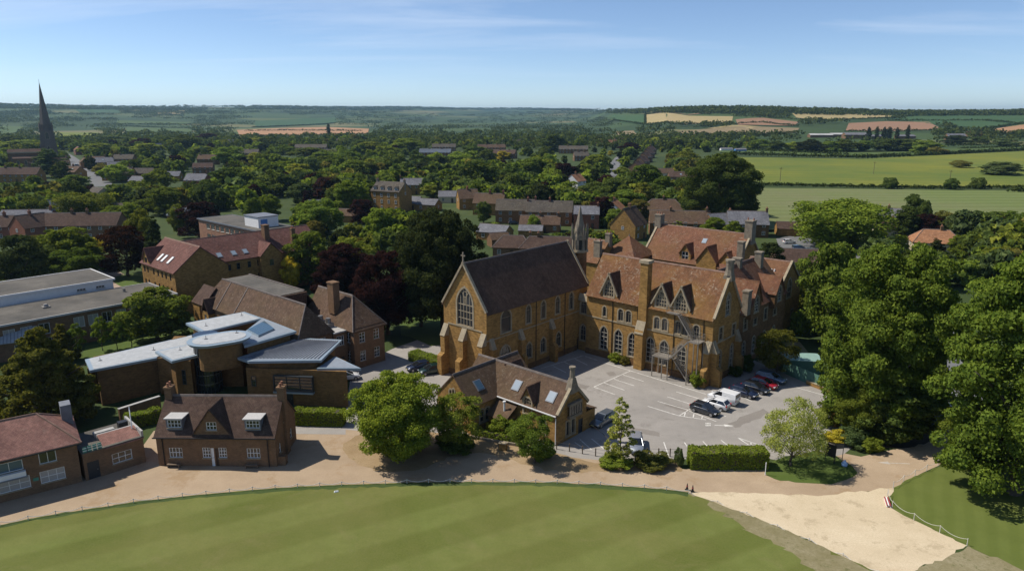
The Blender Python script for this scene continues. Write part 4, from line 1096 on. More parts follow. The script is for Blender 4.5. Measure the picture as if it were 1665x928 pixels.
# ------------------------------------------------------------------ cottage
cot = Bld('cottage', 'brick double cottage with dark tiled roof and two end chimneys', 'cottage', (-41.3, 75.5), math.radians(-1.0))
KL, KD, KE, KR = 13.9, 7.2, 4.0, 7.3
cw = lambda s: W_(s, 1.05, 1.55, 1.25, 'white', 4, 2)
fr = cot.block(0, 0, KL, KD, KE, KR, 'brick_brown', {'f': [cw(2.15), cw(11.25), W_(5.75, 1.05, .95, 1.3, 'white', 3, 3), W_(7.65, 1.05, .95, 1.3, 'white', 3, 3), D_(6.45, 0, .36, 2.3, 'white_paint'), D_(6.95, 0, .36, 2.3, 'door_wood')],
                                             'r': [W_(1.4, 1.1, .6, 1.2, 'white', 1, 2), W_(3.4, 4.2, .6, 1.1, 'white', 1, 2), W_(5.4, 1.1, .7, 1.2, 'white', 1, 2)]})
kr = cot.gable_roof(0, 0, KL, KD, KE, KR, 'tile_darkbrown', 0, .35, .1, .16, 'ridge_dark')
cot.dormer(fr['f'], 6.65, -.04, 3.6, 4.3, 4.2, 7.2, 3.6, 'brick_brown', 'tile_darkbrown', dict(w=1.2, h=1.0, z=4.55, style='white', nx=3, nz=2))
for s in (2.15, 11.3): cot.dormer(fr['f'], s, .35, 4.2, 1.85, 5.75, 5.75, 2.2, 'lead', 'pale_roof', dict(w=1.6, h=.95, z=4.65, style='white', nx=4, nz=2), flat=True)
cot.chimney(.35, KD / 2, 5, 8.5, .95, .8, 'brick_brown', 2, H90); cot.chimney(KL - .1, KD / 2, 0, 8.6, 1.0, .8, 'brick_brown', 2, H90)
cot.pipe(fr['f'], .75, 0, KE - .2); cot.pipe(fr['f'], KL - .9, 0, KE - .2)
MB(fr['f']).box(-.2, -.46, KE - .38, KL + .2, -.34, KE - .26).obj('gutter', 'black_metal', cot.e)
MB((KL, 0, 0)).box(0, .3, -.4, .9, 1.1, 1.1).obj('side_wall', 'brick_brown', cot.e)
for s in (1.95, 11.1):
    MB(fr['f']).box(s - .75, -.6, .38, s + .75, -.2, .46).box(s - .7, -.55, 0, s - .6, -.25, .38).box(s + .6, -.55, 0, s + .7, -.25, .38).obj('wall_bench', 'wood_post', cot.e)

# ------------------------------------------------------------------ pavilion and its flat-roofed end
PA = math.radians(36.4)
pav = Bld('pavilion', 'brick pavilion with pink hipped roof and white balcony window', 'pavilion', (-48.1 - 19 * math.cos(PA), 71.8 - 19 * math.sin(PA)), PA)
QL, QD, QE, QR = 19.0, 7.6, 5.1, 7.6
fr = pav.block(0, 0, QL, QD, QE, QE, 'brick_brown', {'f': [W_(12.95, .95, 2.8, 1.4, 'white', 3, 2, 0, 'glass_blind'), W_(16.4, .95, 2.3, 1.4, 'white', 3, 2, 0, 'glass_blind'), W_(16.2, 3.2, 1.6, 1.3, 'white', 2, 1), W_(12.1, 3.15, 3.7, 1.15, 'white', 3, 1, 0, 'glass_sky'), W_(6, .95, 2.7, 1.4, 'white', 3, 2)]}, 0, '')
pav.gable_roof(0, 0, QL, QD, QE, QR, 'tile_pink', 0, .45, .1, .16, 'ridge_tile', None, 3.6, 3.6)
MB(fr['f']).box(10.1, -.5, 2.55, 14.1, -.02, 3.1).obj('balcony', 'white_render', pav.e); MB(fr['f']).box(10.0, -.62, 2.42, 14.2, -.02, 2.55).obj('balcony_lead', 'lead', pav.e)
MB(fr['f']).box(14.6, -.05, 1.5, 15.1, .02, 1.85).obj('wall_sign', 'sign_green', pav.e)
MB().box(QL - .8, QD - 2.6, 5.0, QL + .25, QD - .9, 7.5).obj('stair_hood', 'lead', pav.e)
MB(fr['f']).box(-.4, -.6, QE - .42, QL + .4, -.46, QE - .3).obj('gutter', 'black_metal', pav.e)
def wbin(label, x, y, h, r, mat):
    b = thing('litter_bin', label, 'bin', (x, y, 0)); MB().taper(0, 0, 0, r * .85, h * .85, r, 10).obj('body', mat, b, True); MB().taper(0, 0, h * .85, r * 1.08, h, r * .7, 10).obj('lid', mat, b, True)
x, y = G(66, 797); wbin('black litter bin against the pavilion wall', x, y, 1.0, .33, 'black_metal')
AA = math.radians(45)
anx = Bld('pavilion_annex', 'low brick annex with flat pinkish deck beside the pavilion', 'annex', (-47.75, 71.95), AA)
fr = anx.block(0, 0, 6.3, 6.0, 3.2, 3.2, 'brick_brown', {'f': [W_(3.9, .95, 2.1, 1.25, 'white', 3, 2), D_(.9, 0, 1.2, 2.1)]}, 0, '')
ar = anx.flat_roof(0, 0, 6.3, 6.0, 3.2, 'flat_roof', 0, .05, .12, None)
MB().slab([(2.2, -.12, 3.16), (6.42, -.12, 3.16), (6.42, 2.4, 4.0), (2.2, 2.4, 4.0)], .12).obj('deck_slope', 'tile_pink', ar)
MB().box(6.15, 0, 3.3, 6.4, 5.9, 4.0).obj('parapet', 'concrete', ar); MB().box(2.2, 2.45, 3.32, 6.15, 2.65, 4.0).obj('parapet', 'concrete', ar)
for k in range(4):
    MB().box(.1 + k * .5, .08, 3.32, .5 + k * .5, .13, 4.0).obj('balustrade_panel', 'sign_green', ar)
    for h in (3.5, 3.8): MB().box(.1 + k * .5, .04, h, .5 + k * .5, .075, h + .07).obj('rail', 'white_paint', ar)
MB().box(4.9, 3.6, 3.32, 5.9, 4.4, 4.2).obj('roof_plant', 'black_metal', ar)
MB().box(2.2, 3.6, 3.32, 4.4, 4.3, 3.75).obj('roof_trough', 'concrete', ar)
fp = thing('flagpole', 'white flagpole standing in front of the flat annex corner', 'flagpole', G(221, 744) + (0,)); MB().taper(0, 0, -.1, .09, 6.4, .05, 8).obj('pole', 'white_paint', fp, True); MB().taper(0, 0, 6.4, .1, 6.55, .02, 8).obj('cap', 'white_paint', fp, True)

# ------------------------------------------------------------------ modern building with metal roofs
mo = G(360, 662); MOD = Bld('modern_building', 'modern stone building with pale metal roofs and glazed stair drum', 'modern building', (mo[0], mo[1]), 0)
def mloc(p): return (p[0] - mo[0], p[1] - mo[1])
def inset(ring, d):
    cx = sum(p[0] for p in ring) / len(ring); cy = sum(p[1] for p in ring) / len(ring); out = []
    for p in ring:
        v = Vector((p[0] - cx, p[1] - cy)); l = v.length; v *= max(0, l - d) / l; out.append((cx + v.x, cy + v.y))
    return out
def mroof_(px, z, top, edge='zinc_edge', th=.34, wall=True, wz=-.4, dz=None, ins=1.0, wallmat='modern_stone'):
    ring = [mloc(G(x, y, z)) for x, y in px]
    zs = [z + (dz[i] if dz else 0) for i in range(len(ring))]
    m = MB(); m.solid([(p[0], p[1], q - th) for p, q in zip(ring, zs)], [(p[0], p[1], q) for p, q in zip(ring, zs)]); ro = m.obj('roof', edge, MOD.e)
    r2 = inset(ring, .55); m = MB(); m.solid([(p[0], p[1], q - .02) for p, q in zip(r2, zs)], [(p[0], p[1], q + .025) for p, q in zip(r2, zs)]); m.obj('roof_covering', top, ro)
    if wall: MB().prism(inset(ring, ins), wz, z - th * .8).obj('wall', wallmat, MOD.e)
    return ro, r2
def ladder_anchor(ro, px, z):
    x, y = mloc(G(*px, z)); MB((x, y, 0)).box(-.18, -.18, z, .18, .18, z + .06).tube((0, 0, z), (0, 0, z + .5), .04).obj('roof_anchor', 'steel', ro)
long_px = [(138, 584), (146, 601.5), (205, 591), (262, 579.5), (252, 571), (279, 587), (318, 578), (330, 560), (318, 543)]
ro, r2 = mroof_([(138, 584), (146, 602), (262, 580), (318, 566), (318, 543)], 5.6, 'membrane')
for p in ((163, 586), (250, 569)): ladder_anchor(ro, p, 5.62)
ro, r2 = mroof_([(252, 571), (279, 587), (322, 577), (322, 556)], 6.0, 'membrane'); ladder_anchor(ro, (293, 569), 6.0)
ro, r2 = mroof_([(302, 525), (330.5, 540), (427, 517), (397, 506.5)], 8.0, 'membrane')
for p in ((335, 530), (393, 513)): ladder_anchor(ro, p, 8.0)
ro, r2 = mroof_([(397, 562), (390, 545), (427, 516.5), (482, 538)], 8.0, 'zinc', wall=True)
# roof light: rows of blue glazing on the sloping roof
qa, qb, qc, qd = [mloc(G(x, y, 8.35)) for x, y in ((402, 535), (430, 520.5), (446, 533), (420, 544.5))]
lt = MB(); lt.solid([p + (8.0,) for p in (qa, qb, qc, qd)], [p + (8.28,) for p in (qa, qb, qc, qd)]); lo_ = lt.obj('roof_light', 'zinc_edge', ro)
def lerp(p, q, t): return (p[0] + (q[0] - p[0]) * t, p[1] + (q[1] - p[1]) * t)
for k in range(6):
    t0, t1 = (k + .06) / 6, (k + .94) / 6
    q = [lerp(qa, qd, t0), lerp(qb, qc, t0), lerp(qb, qc, t1), lerp(qa, qd, t1)]
    q = inset(q, .08); MB().prism(q, 8.27, 8.32).obj('glazing', 'glass_sky', lo_)
ro, r2 = mroof_([(386, 581), (404, 587), (522, 585.5), (556, 552), (486, 549)], 6.6, 'zinc', ins=1.3)
seam = MB(); A, B_, C_, D2 = [mloc(G(x, y, 6.66)) for x, y in ((398, 582.5), (517, 582.5), (549, 554), (487, 551.5))]
NS = 20
for k in range(NS + 1):
    t = k / NS; p, q = lerp(A, B_, t), lerp(D2, C_, t); d = Vector((q[0] - p[0], q[1] - p[1])).normalized(); n = Vector((-d.y, d.x)) * .05
    seam.solid([(p[0] + n.x, p[1] + n.y, 6.6), (p[0] - n.x, p[1] - n.y, 6.6), (q[0] - n.x, q[1] - n.y, 6.6), (q[0] + n.x, q[1] + n.y, 6.6)], [(p[0] + n.x, p[1] + n.y, 6.72), (p[0] - n.x, p[1] - n.y, 6.72), (q[0] - n.x, q[1] - n.y, 6.72), (q[0] + n.x, q[1] + n.y, 6.72)])
for k in range(NS + 1): pass
ss = seam.obj('standing_seams', 'lead', ro); ss['kind'] = 'stuff'
ro, r2 = mroof_([(515, 598.5), (545, 579), (587, 598.5)], 5.6, 'zinc', wall=False)
# front walls as seen from the drive: main front 0-base line between y = 662 px
wf = [mloc(G(*p)) for p in ((405, 655), (566.5, 662), (566, 642), (500, 612), (410, 612))]
MB().prism(wf, -.4, 5.3).obj('wall', 'modern_stone', MOD.e)
# strip window in the front wall
a = Vector(mloc(G(405, 655))); b = Vector(mloc(G(566.5, 662))); an = math.atan2(b.y - a.y, b.x - a.x); wl = (b - a).length
fw_ = (a.x, a.y, an)
sw = wl * .28; m = MB(fw_); m.box(sw, -.5, 2.15, sw + 5.7, .02, 2.5); m.box(sw, -.5, 4.35, sw + 5.7, .02, 4.5); m.box(sw, -.5, 2.5, sw + .12, .02, 4.35); m.box(sw + 5.58, -.5, 2.5, sw + 5.7, .02, 4.35)
for k in (1, 2): m.box(sw + 5.7 * k / 3 - .06, -.42, 2.5, sw + 5.7 * k / 3 + .06, -.3, 4.35)
for k in (1, 2, 3): m.box(sw + .12, -.42, 2.5 + 1.85 * k / 4 - .04, sw + 5.58, -.3, 2.5 + 1.85 * k / 4 + .04)
wo = m.obj('window', 'dark_frame', MOD.e); MB(fw_).box(sw + .1, -.34, 2.5, sw + 5.6, -.28, 4.35).obj('pane', 'glass', wo); MB(fw_).box(sw - .05, -.62, 1.93, sw + 5.75, -.02, 2.15).obj('sill', 'zinc_edge', wo)
put_door(MOD.e, fw_, wl * .42, 0, 1.0, 2.1, proud=True); put_window(MOD.e, fw_, wl * .07, 2.6, .7, 1.5, 'dark', 0, 1, 2, True)
# glazed stair drum under the oval roof
oc = mloc(G(357, 549, 9.2)); ax_ = Vector(mloc(G(409, 543, 9.2))) - Vector(mloc(G(303, 560, 9.2))); oa = math.atan2(ax_.y, ax_.x); oa_l = ax_.length / 2
def stad(l, r, n=10):
    pts = []
    for sgn, st in ((1, -H90), (-1, H90)):
        for i in range(n + 1):
            t = st + math.pi * i / n; pts.append((sgn * (l - r) + r * math.cos(t), r * math.sin(t)))
    return pts
R_o = 3.0
m = MB((oc[0], oc[1], oa)); m.solid([(x, y, 8.75) for x, y in stad(oa_l - .25, R_o - .25)], [(x, y, 9.15) for x, y in stad(oa_l, R_o)]); ro = m.obj('oval_roof', 'zinc_edge', MOD.e, False)
MB((oc[0], oc[1], oa)).prism(stad(oa_l - .75, R_o - .75), 9.12, 9.2).obj('roof_covering', 'membrane', ro)
for p in ((335, 551), (385, 541)): ladder_anchor(ro, p, 9.2)
MB((oc[0], oc[1], oa)).prism(stad(oa_l - 1.4, R_o - 1.2), 5.0, 8.75).obj('wall', 'modern_stone', MOD.e)
gc = Vector(mloc(G(336, 640))) ; gc.y += 1.6
dr = MB(); dr.taper(gc.x, gc.y, -.3, 1.75, 8.7, 1.75, 16); drum = dr.obj('stair_drum', 'glass', MOD.e)
fr_ = MB()
for k in range(12):
    t = math.pi + math.pi * k / 11; fr_.tube((gc.x + 1.78 * math.cos(t), gc.y + 1.78 * math.sin(t), -.2), (gc.x + 1.78 * math.cos(t), gc.y + 1.78 * math.sin(t), 8.7), .035, n=4)
fr_.obj('mullions', 'dark_frame', drum)
for z in (1.4, 2.8, 4.2, 5.6, 7.0): MB().taper(gc.x, gc.y, z, 1.81, z + .1, 1.81, 16).obj('transom', 'steel', drum)
MB((gc.x + 1.3, gc.y + 1.2, 0)).box(0, 0, -.3, 3.2, 2.6, 7.6).obj('wall', 'modern_stone', MOD.e)
wl2 = [mloc(G(*p)) for p in ((262, 640), (316, 646), (330, 600), (290, 600))]; MB().prism(wl2, -.4, 5.6).obj('wall', 'modern_stone', MOD.e)
a = Vector(wl2[0]); b = Vector(wl2[1]); put_window(MOD.e, (a.x, a.y, math.atan2(b.y - a.y, b.x - a.x)), (b - a).length * .68, 1.9, 1.6, 2.2, 'dark', 0, 3, 3, True)
a = Vector(mloc(G(150, 655))); b = Vector(mloc(G(262, 628)))
MB().prism([tuple(a), tuple(b), (b.x - 2, b.y + 5), (a.x - 2, a.y + 5)], -.4, 5.2).obj('wall', 'modern_stone', MOD.e)
put_window(MOD.e, (a.x, a.y, math.atan2(b.y - a.y, b.x - a.x)), (b - a).length * .42, 2.4, 1.9, 1.9, 'dark', 0, 2, 2, True); put_window(MOD.e, (a.x, a.y, math.atan2(b.y - a.y, b.x - a.x)), (b - a).length * .9, 2.2, 1.0, 1.9, 'dark', 0, 1, 2, True)

# ------------------------------------------------------------------ assembly hall (truncated roof, two hipped ends)
hall = Bld('assembly_hall', 'brick hall with brown hipped roofs around a grey flat top', 'hall', LW(-46, -17.7), ROT)
hw = lambda s, z: W_(s, z, 1.1, 1.7, 'white', 2, 3)
fr = hall.block(0, 0, 32.6, 6.0, 6.8, 6.8, 'brick_brown', {'r': [hw(1.8, 4.2), hw(4.2, 4.2), hw(3, 1), D_(4.7, 0, 1.0, 2.1)], 'l': [W_(3, 1, 1.0, 5.0, 'stone', 1, 4)]}, 0, '')
fr3 = hall.block(21, 8.5, 13.8, 6.0, 6.8, 6.8, 'brick_brown', {'r': [hw(1.6, 4.2), hw(4.4, 4.2), hw(1.6, 1.1), hw(4.4, 1.1)], 'f': [hw(12.2, 4.2), hw(12.2, 1.1)]}, 0, '')
hall.block(0, 6.0, 33.0, 2.5, 6.2, 6.2, 'brick_brown', {'r': [D_(1.2, 0, 1.1, 2.1), W_(1.2, 4, 1.3, 1.6, 'white', 3, 2)]}, 0, '')
hall.block(0, 8.5, 21, 3.0, 6.8, 6.8, 'brick_brown', {}, 0, '')
ov = .35; m = MB()
T = 11.0
m.slab([(-.1, -ov, 6.5), (21.6, -ov, 6.5), (21.6, 3.0, T), (3.2, 3.0, T)], .18); m.slab([(21.6, -ov, 6.5), (32.95, -ov, 6.5), (30.4, 3.0, T + .06), (21.6, 3.0, T + .06)], .18)
m.solid([(32.95, -ov, 6.3), (32.95, 6.3, 6.3), (30.4, 3.0, T - .15)], [(32.95, -ov, 6.5), (32.95, 6.3, 6.5), (30.4, 3.0, T + .06)])
m.slab([(21.6, 6.3, 6.5), (32.95, 6.3, 6.5), (30.4, 3.0, T + .06), (21.6, 3.0, T + .06)], .18)
m.slab([(-.1, 11.8, 6.5), (21.6, 11.8, 6.5), (21.6, 8.2, T), (3.2, 8.2, T)], .18)
m.slab([(-.1, -ov, 6.5), (-.1, 11.8, 6.5), (3.2, 8.2, T), (3.2, 3.0, T)], .18)
m.slab([(21.2, 6.0, 8.0), (21.2, 8.6, 8.0), (22.4, 8.2, T), (22.4, 3.0, T)], .18)
hr = m.obj('roof', 'tile_brown', hall.e)
MB().box(3.2, 3.05, T - .5, 21.7, 8.15, T - .06).obj('flat_roof', 'flat_roof', hr)
cp = MB(); cp.box(3.1, 2.9, T - .1, 21.7, 3.15, T + .1); cp.box(3.1, 8.05, T - .1, 21.7, 8.3, T + .1); cp.tube((32.95, -ov, 6.5), (30.4, 3, T + .1), .13, n=5); cp.box(21.7, 2.87, T, 30.4, 3.13, T + .2); cp.obj('ridge', 'ridge_dark', hr)
for s in (6.5, 12.5): MB().solid([(s, -ov, 6.53), (s + .22, -ov, 6.53), (s + .22, 3.0, T + .02), (s, 3.0, T + .02)], [(s, -ov, 6.66), (s + .22, -ov, 6.66), (s + .22, 3.0, T + .14), (s, 3.0, T + .14)]).obj('roof_rib', 'ridge_dark', hr)
r2_ = hall.gable_roof(21, 8.5, 13.8, 6.0, 6.8, 11.0, 'tile_brown', 0, .35, .1, .18, 'ridge_dark', None, 0, 4.4)
MB().box(21.5, 5.9, 6.2, 33.3, 8.8, 6.42).obj('valley_roof', 'concrete', hall.e)
for s in (27.5, 29.7):
    MB((s, 7.3, 0)).box(-.7, -.6, 6.4, .7, .6, 7.1).taper(0, 0, 7.1, .5, 7.9, .4, 8).obj('roof_extractor', 'steel', hall.e)
hall.chimney(28.2, 9.6, 8, 13.3, 1.6, 1.2, 'brick_brown', 0)
# entrance gable at the left end
hall.block(-1.0, -1.0, 2.6, 5.0, 7.0, 9.6, 'ironstone', {'f': [], 'l': [W_(2.5, 1.2, .9, 5.2, 'stone', 1, 4)]}, 0, 'l'); hall.gable_roof(-1.0, -1.0, 4.5, 5.0, 7.0, 9.6, 'tile_darkbrown', 0, .2, .1, .16, None)
hall.block(3.0, -1.2, 2.4, 1.5, 6.0, 6.0, 'ironstone', {'f': [W_(1.2, 4.0, .7, 1.4, 'white', 1, 2)]}, 0, ''); hall.gable_roof(5.4, -1.2, 3.2, 2.4, 6.0, 8.2, 'tile_darkbrown', H90, .2, .1, .14, None)

# ------------------------------------------------------------------ plum-roofed boarding house
rh = Bld('boarding_house', 'ochre stone boarding house with plum tiled roofs and long rear wing', 'boarding house', LW(-80.2, -14.6), ROT)
fr = rh.block(0, 0, 16.6, 11.2, 9.1, 13.5, 'ironstone', {'f': [W_(s, z, .75, 1.3, 'dark', 1, 2) for z in (1.4, 4.2, 7.0) for s in (1.5, 3.2, 6.2, 8.4, 10.4, 12.3, 14.4)]})
rr1 = rh.gable_roof(0, 0, 16.6, 11.2, 9.1, 13.5, 'tile_plum', 0, .4, .15, .18)
rh.dormer(fr['f'], 2.9, -.05, 8.6, 3.4, 9.8, 12.3, 4.5, 'ironstone', 'tile_plum', dict(w=1.2, h=1.3, z=9.0, style='dark', nx=2, nz=1))
sl = math.atan2(4.4, 5.6)
for s in (6.2, 8.2, 11.1): rh.skylight(rr1, (s, 1.7, 9.1 + 1.7 * math.tan(sl) + .12), (1, 0, 0), (0, math.cos(sl), math.sin(sl)), .75, 1.7, 'white_render')
fr = rh.block(12.3, 6.0, 31, 12.6, 9.0, 13.3, 'ironstone', {'f': [W_(s, z, .8, 1.4, 'dark', 1, 2) for z in (3.6, 6.6) for s in (7.5, 9.6, 12.2, 14.5, 22, 25)]}, H90, 'r')
rr2 = rh.gable_roof(12.3, 6.0, 31, 12.6, 9.0, 13.3, 'tile_plum', H90, .4, .15, .18)
sl2 = math.atan2(4.3, 6.3)
for s in (6.2, 9.5, 12.2): rh.skylight(rr2, (12.3 - 1.4, 6.0 + s, 9.0 + 1.4 * math.tan(sl2) + .12), (0, 1, 0), (-math.cos(sl2), 0, math.sin(sl2)), .9, 1.2)
rh.dormer((12.3, 6.0, H90), 17.0, -1.2, 0, 5.2, 9.0, 11.6, 6, 'ironstone', 'tile_plum', dict(w=1.0, h=1.4, z=6.5, style='dark', nx=2, nz=1))
rh.chimney(8.0, 25.0, 9, 15.0, 1.5, 1.2, 'brick_brown', 0); rh.chimney(10.5, 30.5, 9, 13.8, .9, .9, 'brick_brown', 2)

# ------------------------------------------------------------------ sixties classroom block
cb = Bld('classroom_block', 'long flat-roofed sixties classroom block with white upper storey', 'classroom block', LW(-71.5, -52), ROT)
fr = cb.block(13, 0, 35, 13, 5.8, 5.8, 'brick_brown', {'f': [W_(s, 3.1, 1.7, 1.9, 'white', 2, 1, 0, 'glass_blind' if i % 3 else None) for i, s in enumerate((5, 7.5, 10, 12.6, 18.0, 20.3, 22.6, 25.0, 27.4, 30.2))] + [W_(s, .8, 1.7, 1.6, 'white', 2, 1) for s in (12.6, 20.3, 25, 30.2)]}, H90, '')
cr_ = cb.flat_roof(13, 0, 35, 13, 5.8, 'flat_roof', H90, .35, .22, 'pale_roof')
MB((6, 15, 0)).box(-.6, -.6, 6.0, .6, .6, 6.3).taper(0, 0, 6.3, .5, 6.7, .3, 8).obj('roof_vent', 'galvanised', cr_); MB((4, 29, 0)).taper(0, 0, 6.0, .3, 6.7, .25, 8).obj('roof_vent', 'galvanised', cr_)
cb.block(-1.5, 8, 21, 13, 7.6, 7.6, 'white_render', {'f': [W_(s, 6.3, 1.6, .5, 'white', 3, 1) for s in (15.2, 18.6)]}, H90, '')
cb.flat_roof(-1.5, 8, 21, 13, 7.6, 'flat_roof', H90, .3, .22, 'white_render')
gl = Bld('glazed_walkway', 'pale ribbed metal roof low building behind the big conifer', 'outbuilding', G(-75, 600), math.radians(30))
gl.block(0, 0, 11.5, 5, 3.4, 4.8, 'brick_brown', {'f': [W_(9.6, 1.1, 2.4, 1.5, 'white', 2, 1)]}); g_ = gl.gable_roof(0, 0, 11.5, 5, 3.4, 4.8, 'membrane', 0, .4, .2, .12, None)
rb = MB()
for k in range(24): rb.solid([(k * .5, -.4, 3.22), (k * .5 + .07, -.4, 3.22), (k * .5 + .07, 2.5, 4.86), (k * .5, 2.5, 4.86)], [(k * .5, -.4, 3.3), (k * .5 + .07, -.4, 3.3), (k * .5 + .07, 2.5, 4.95), (k * .5, 2.5, 4.95)])
tag(rb.obj('roof_rib', 'lead', g_), kind='stuff')

# ------------------------------------------------------------------ brick block with white plant room
bb = Bld('brick_block', 'flat-roofed red brick teaching block with white plant room on top', 'teaching block', LW(-131.5, 21.5), ROT)
fr = bb.block(0, 0, 41, 10.5, 9.3, 9.3, 'brick_pale', {'f': [W_(s, z, 2.2, 1.5, 'white', 3, 1) for z in (7.0, 4.0) for s in np.arange(6, 39, 2.9)]}, 0, '')
b_ = bb.flat_roof(0, 0, 41, 10.5, 9.3, 'flat_roof', 0, .3, .25, 'lead')
MB().box(23.5, 2.5, 9.5, 31.0, 8.5, 12.4).obj('plant_room', 'white_render', b_); MB().box(23.3, 2.3, 12.4, 31.2, 8.7, 12.6).obj('plant_roof', 'lead', b_); MB().box(31.0, 3.2, 9.6, 31.05, 5.2, 11.8).obj('plant_door', 'bin_blue', b_)
MB().box(-.6, 2.0, -.4, -.02, 8, 9.0).obj('stair_panel', 'brick_red', bb.e)
# ------------------------------------------------------------------ village houses
SITES = []          # (x, y, radius) of everything built, to keep trees off roofs
LAND = []           # (pixel x, pixel y, phrase) for telling trees apart
def short(lb):
    for k in (' with ', ' behind ', ' beside ', ' under ', ' right of ', ' left of ', ' beyond ', ' in ', ' among ', ' at ', ' on ', ' set ', ' half ', ' standing ', ' below ', ' nearest ', ' between ', ' farther ', ' farthest ', ' turned ', ' glimpsed ', ' above ', ' nearer ', ' peeping ', ' just ', ' ending ', ' second ', ' far up ', ' to the ', ' from ', ' by ', ' near '):
        if k in lb and lb.index(k) > 9: lb = lb.split(k)[0]
    return ' '.join(lb.split()[:6])
def house(px, py, L_, D_, eave, ridge, rot, wall, roof, label, chim=((.1, 0), (.9, 0)), wins=True, cmat='brick_brown', hip=0, name='house', cat='house', dorm=0, lm=None, storeys=None, wx=None, skyl=0):
    """px, py: photo pixel of the middle of the ground line at the front; rot in degrees"""
    x, y, z = GT(px, py)
    r = math.radians(rot); ox, oy = x - math.cos(r) * L_ / 2, y - math.sin(r) * L_ / 2
    b = Bld(name, label, cat, (ox, oy, z), r); b.proud = True
    ops = {}
    if wins:
        st = storeys or (2 if eave > 4 else 1); n = wx or max(2, int(L_ / 3.2)); f = []
        for k in range(st):
            for i in range(n):
                s = L_ * (i + .5) / n
                if k == 0 and i == n // 2: f.append(D_f(s)); continue
                f.append(W_(s, .9 + k * 2.6, 1.05, 1.25 if st < 3 else 1.5, 'white', 2, 2))
        ops['f'] = f; ops['b'] = [W_(L_ * .3, .9, 1.0, 1.2), W_(L_ * .7, .9, 1.0, 1.2)]
        if D_ > 5: ops['r'] = [W_(D_ * .5, eave - 1.6, .9, 1.1)]; ops['l'] = [W_(D_ * .5, eave - 1.6, .9, 1.1)]
    fr = b.block(0, 0, L_, D_, eave, ridge, wall, ops, 0, '' if hip else 'lr')
    ro = b.gable_roof(0, 0, L_, D_, eave, ridge, roof, 0, .35, .15, .16, 'ridge_dark', None, hip, hip)
    for cx, cy in chim: b.chimney(L_ * cx, D_ / 2 + cy, eave, ridge + 1.1, .9, .65, cmat, 2, H90)
    for k in range(dorm):
        s = L_ * (k + .5) / dorm
        b.dormer(fr['f'], s, .4, eave - .1, 1.3, eave + 1.3, eave + 1.9, 2.4, 'white_render', roof, dict(w=.9, h=1.0, z=eave + .15, style='white', nx=2, nz=2))
    sl = math.atan2(ridge - eave, D_ / 2)
    for k in range(skyl): b.skylight(ro, (L_ * (k + .7) / (skyl + .6), D_ * .22, eave + D_ * .22 * math.tan(sl) + .1), (1, 0, 0), (0, math.cos(sl), math.sin(sl)), .8, 1.1)
    c, s = math.cos(r), math.sin(r)
    SITES.append((x - s * D_ / 2, y + c * D_ / 2, max(L_, D_) * .55, px, py))
    LAND.append((px, py - 4, lm or short(label)))
    return b
def D_f(s): return ('d', s, 0, .95, 2.05, dict(mat='door_wood'))

# around the hotel
house(627, 344, 14.5, 9, 8.6, 12.0, -27, 'ironstone', 'tile_grey', 'three storey ochre stone inn with dormers and white windows', ((.02, 0), (.98, 0)), dorm=4, storeys=3, wx=4, cmat='grey_stone')
house(672, 317, 13, 9, 5.2, 8.0, 4, 'ironstone', 'slate', 'slate roofed stone house behind the ochre inn', ((.0, 0),))
house(663, 341, 9.5, 7, 3.0, 5.4, -18, 'ironstone', 'slate', 'low slate outbuilding at the right foot of the inn', (), wx=2)
house(692, 343, 9, 6.5, 2.8, 4.8, -22, 'ironstone', 'slate', 'second low slate outbuilding right of the inn', (), wx=2)
house(728, 330, 8.5, 7, 3.0, 5.2, 2, 'cream_wall', 'slate', 'small pale slate roof in the trees right of the inn', (), wx=2)
house(519, 343, 9, 6, 2.6, 4.4, 10, 'brick_brown', 'slate_blue', 'low dark slate shed roof in trees left of the inn', (), wins=False, name='shed', cat='shed')
house(562, 362, 9, 6, 2.8, 4.8, -15, 'ironstone', 'tile_brown', 'half hidden brown tiled shed below the inn', (), wins=False, name='shed', cat='shed')
# terraces right of the dark oak
house(763, 341, 8.5, 7.5, 5.0, 8.4, 14, 'ironstone', 'tile_brown', 'brown tiled cottage at the left end of the terrace', ((.5, 0),), cmat='brick_red')
house(793, 350, 12.5, 8, 5.0, 8.4, -12, 'ironstone', 'tile_brown', 'broad brown tiled house second along the terrace', ((.95, 0), (.5, 0)), cmat='brick_red')
house(838, 364, 15, 8.5, 5.2, 8.6, -6, 'ironstone_red', 'tile_grey', 'ivy covered stone terrace house under mossy grey tiles', ((.98, 0),), cmat='brick_red')
house(892, 367, 17, 8.5, 5.2, 8.6, -8, 'ironstone_red', 'tile_grey', 'long grey tiled terrace house ending at a red gable', ((.02, 0), (.5, 0)), cmat='brick_red')
house(877, 378, 14, 6.5, 3.0, 5.4, -8, 'ironstone_red', 'tile_brown', 'low brown tiled wing in front of the grey terrace', ((.5, 0), (.95, 0)))
house(953, 372, 9.0, 7, 5.4, 7.8, -6, 'brick_red', 'slate', 'red brick house with pale slate roof behind the bell turret', ((.95, 0),), cmat='brick_red')
house(1012, 352, 9.5, 7, 3.4, 6.2, 70, 'white_render', 'tile_terracotta', 'white gabled cottage with orange roof among trees', ((.5, 0),))
house(1078, 357, 16, 9, 4.0, 7.4, -10, 'ironstone_red', 'tile_brown', 'long hipped brown roof beyond the rear school range', ((.5, 0),), hip=4)
house(1042, 389, 9, 9, 5.0, 10.2, 55, 'ironstone', 'tile_brown', 'stone gabled hall house behind the rust red range', ((.5, 0),))
house(1105, 384, 20, 9, 4.5, 8.0, -8, 'ironstone_red', 'tile_brown', 'long brown tiled cottage row behind the rear range', ((.35, 0), (.95, 0)))
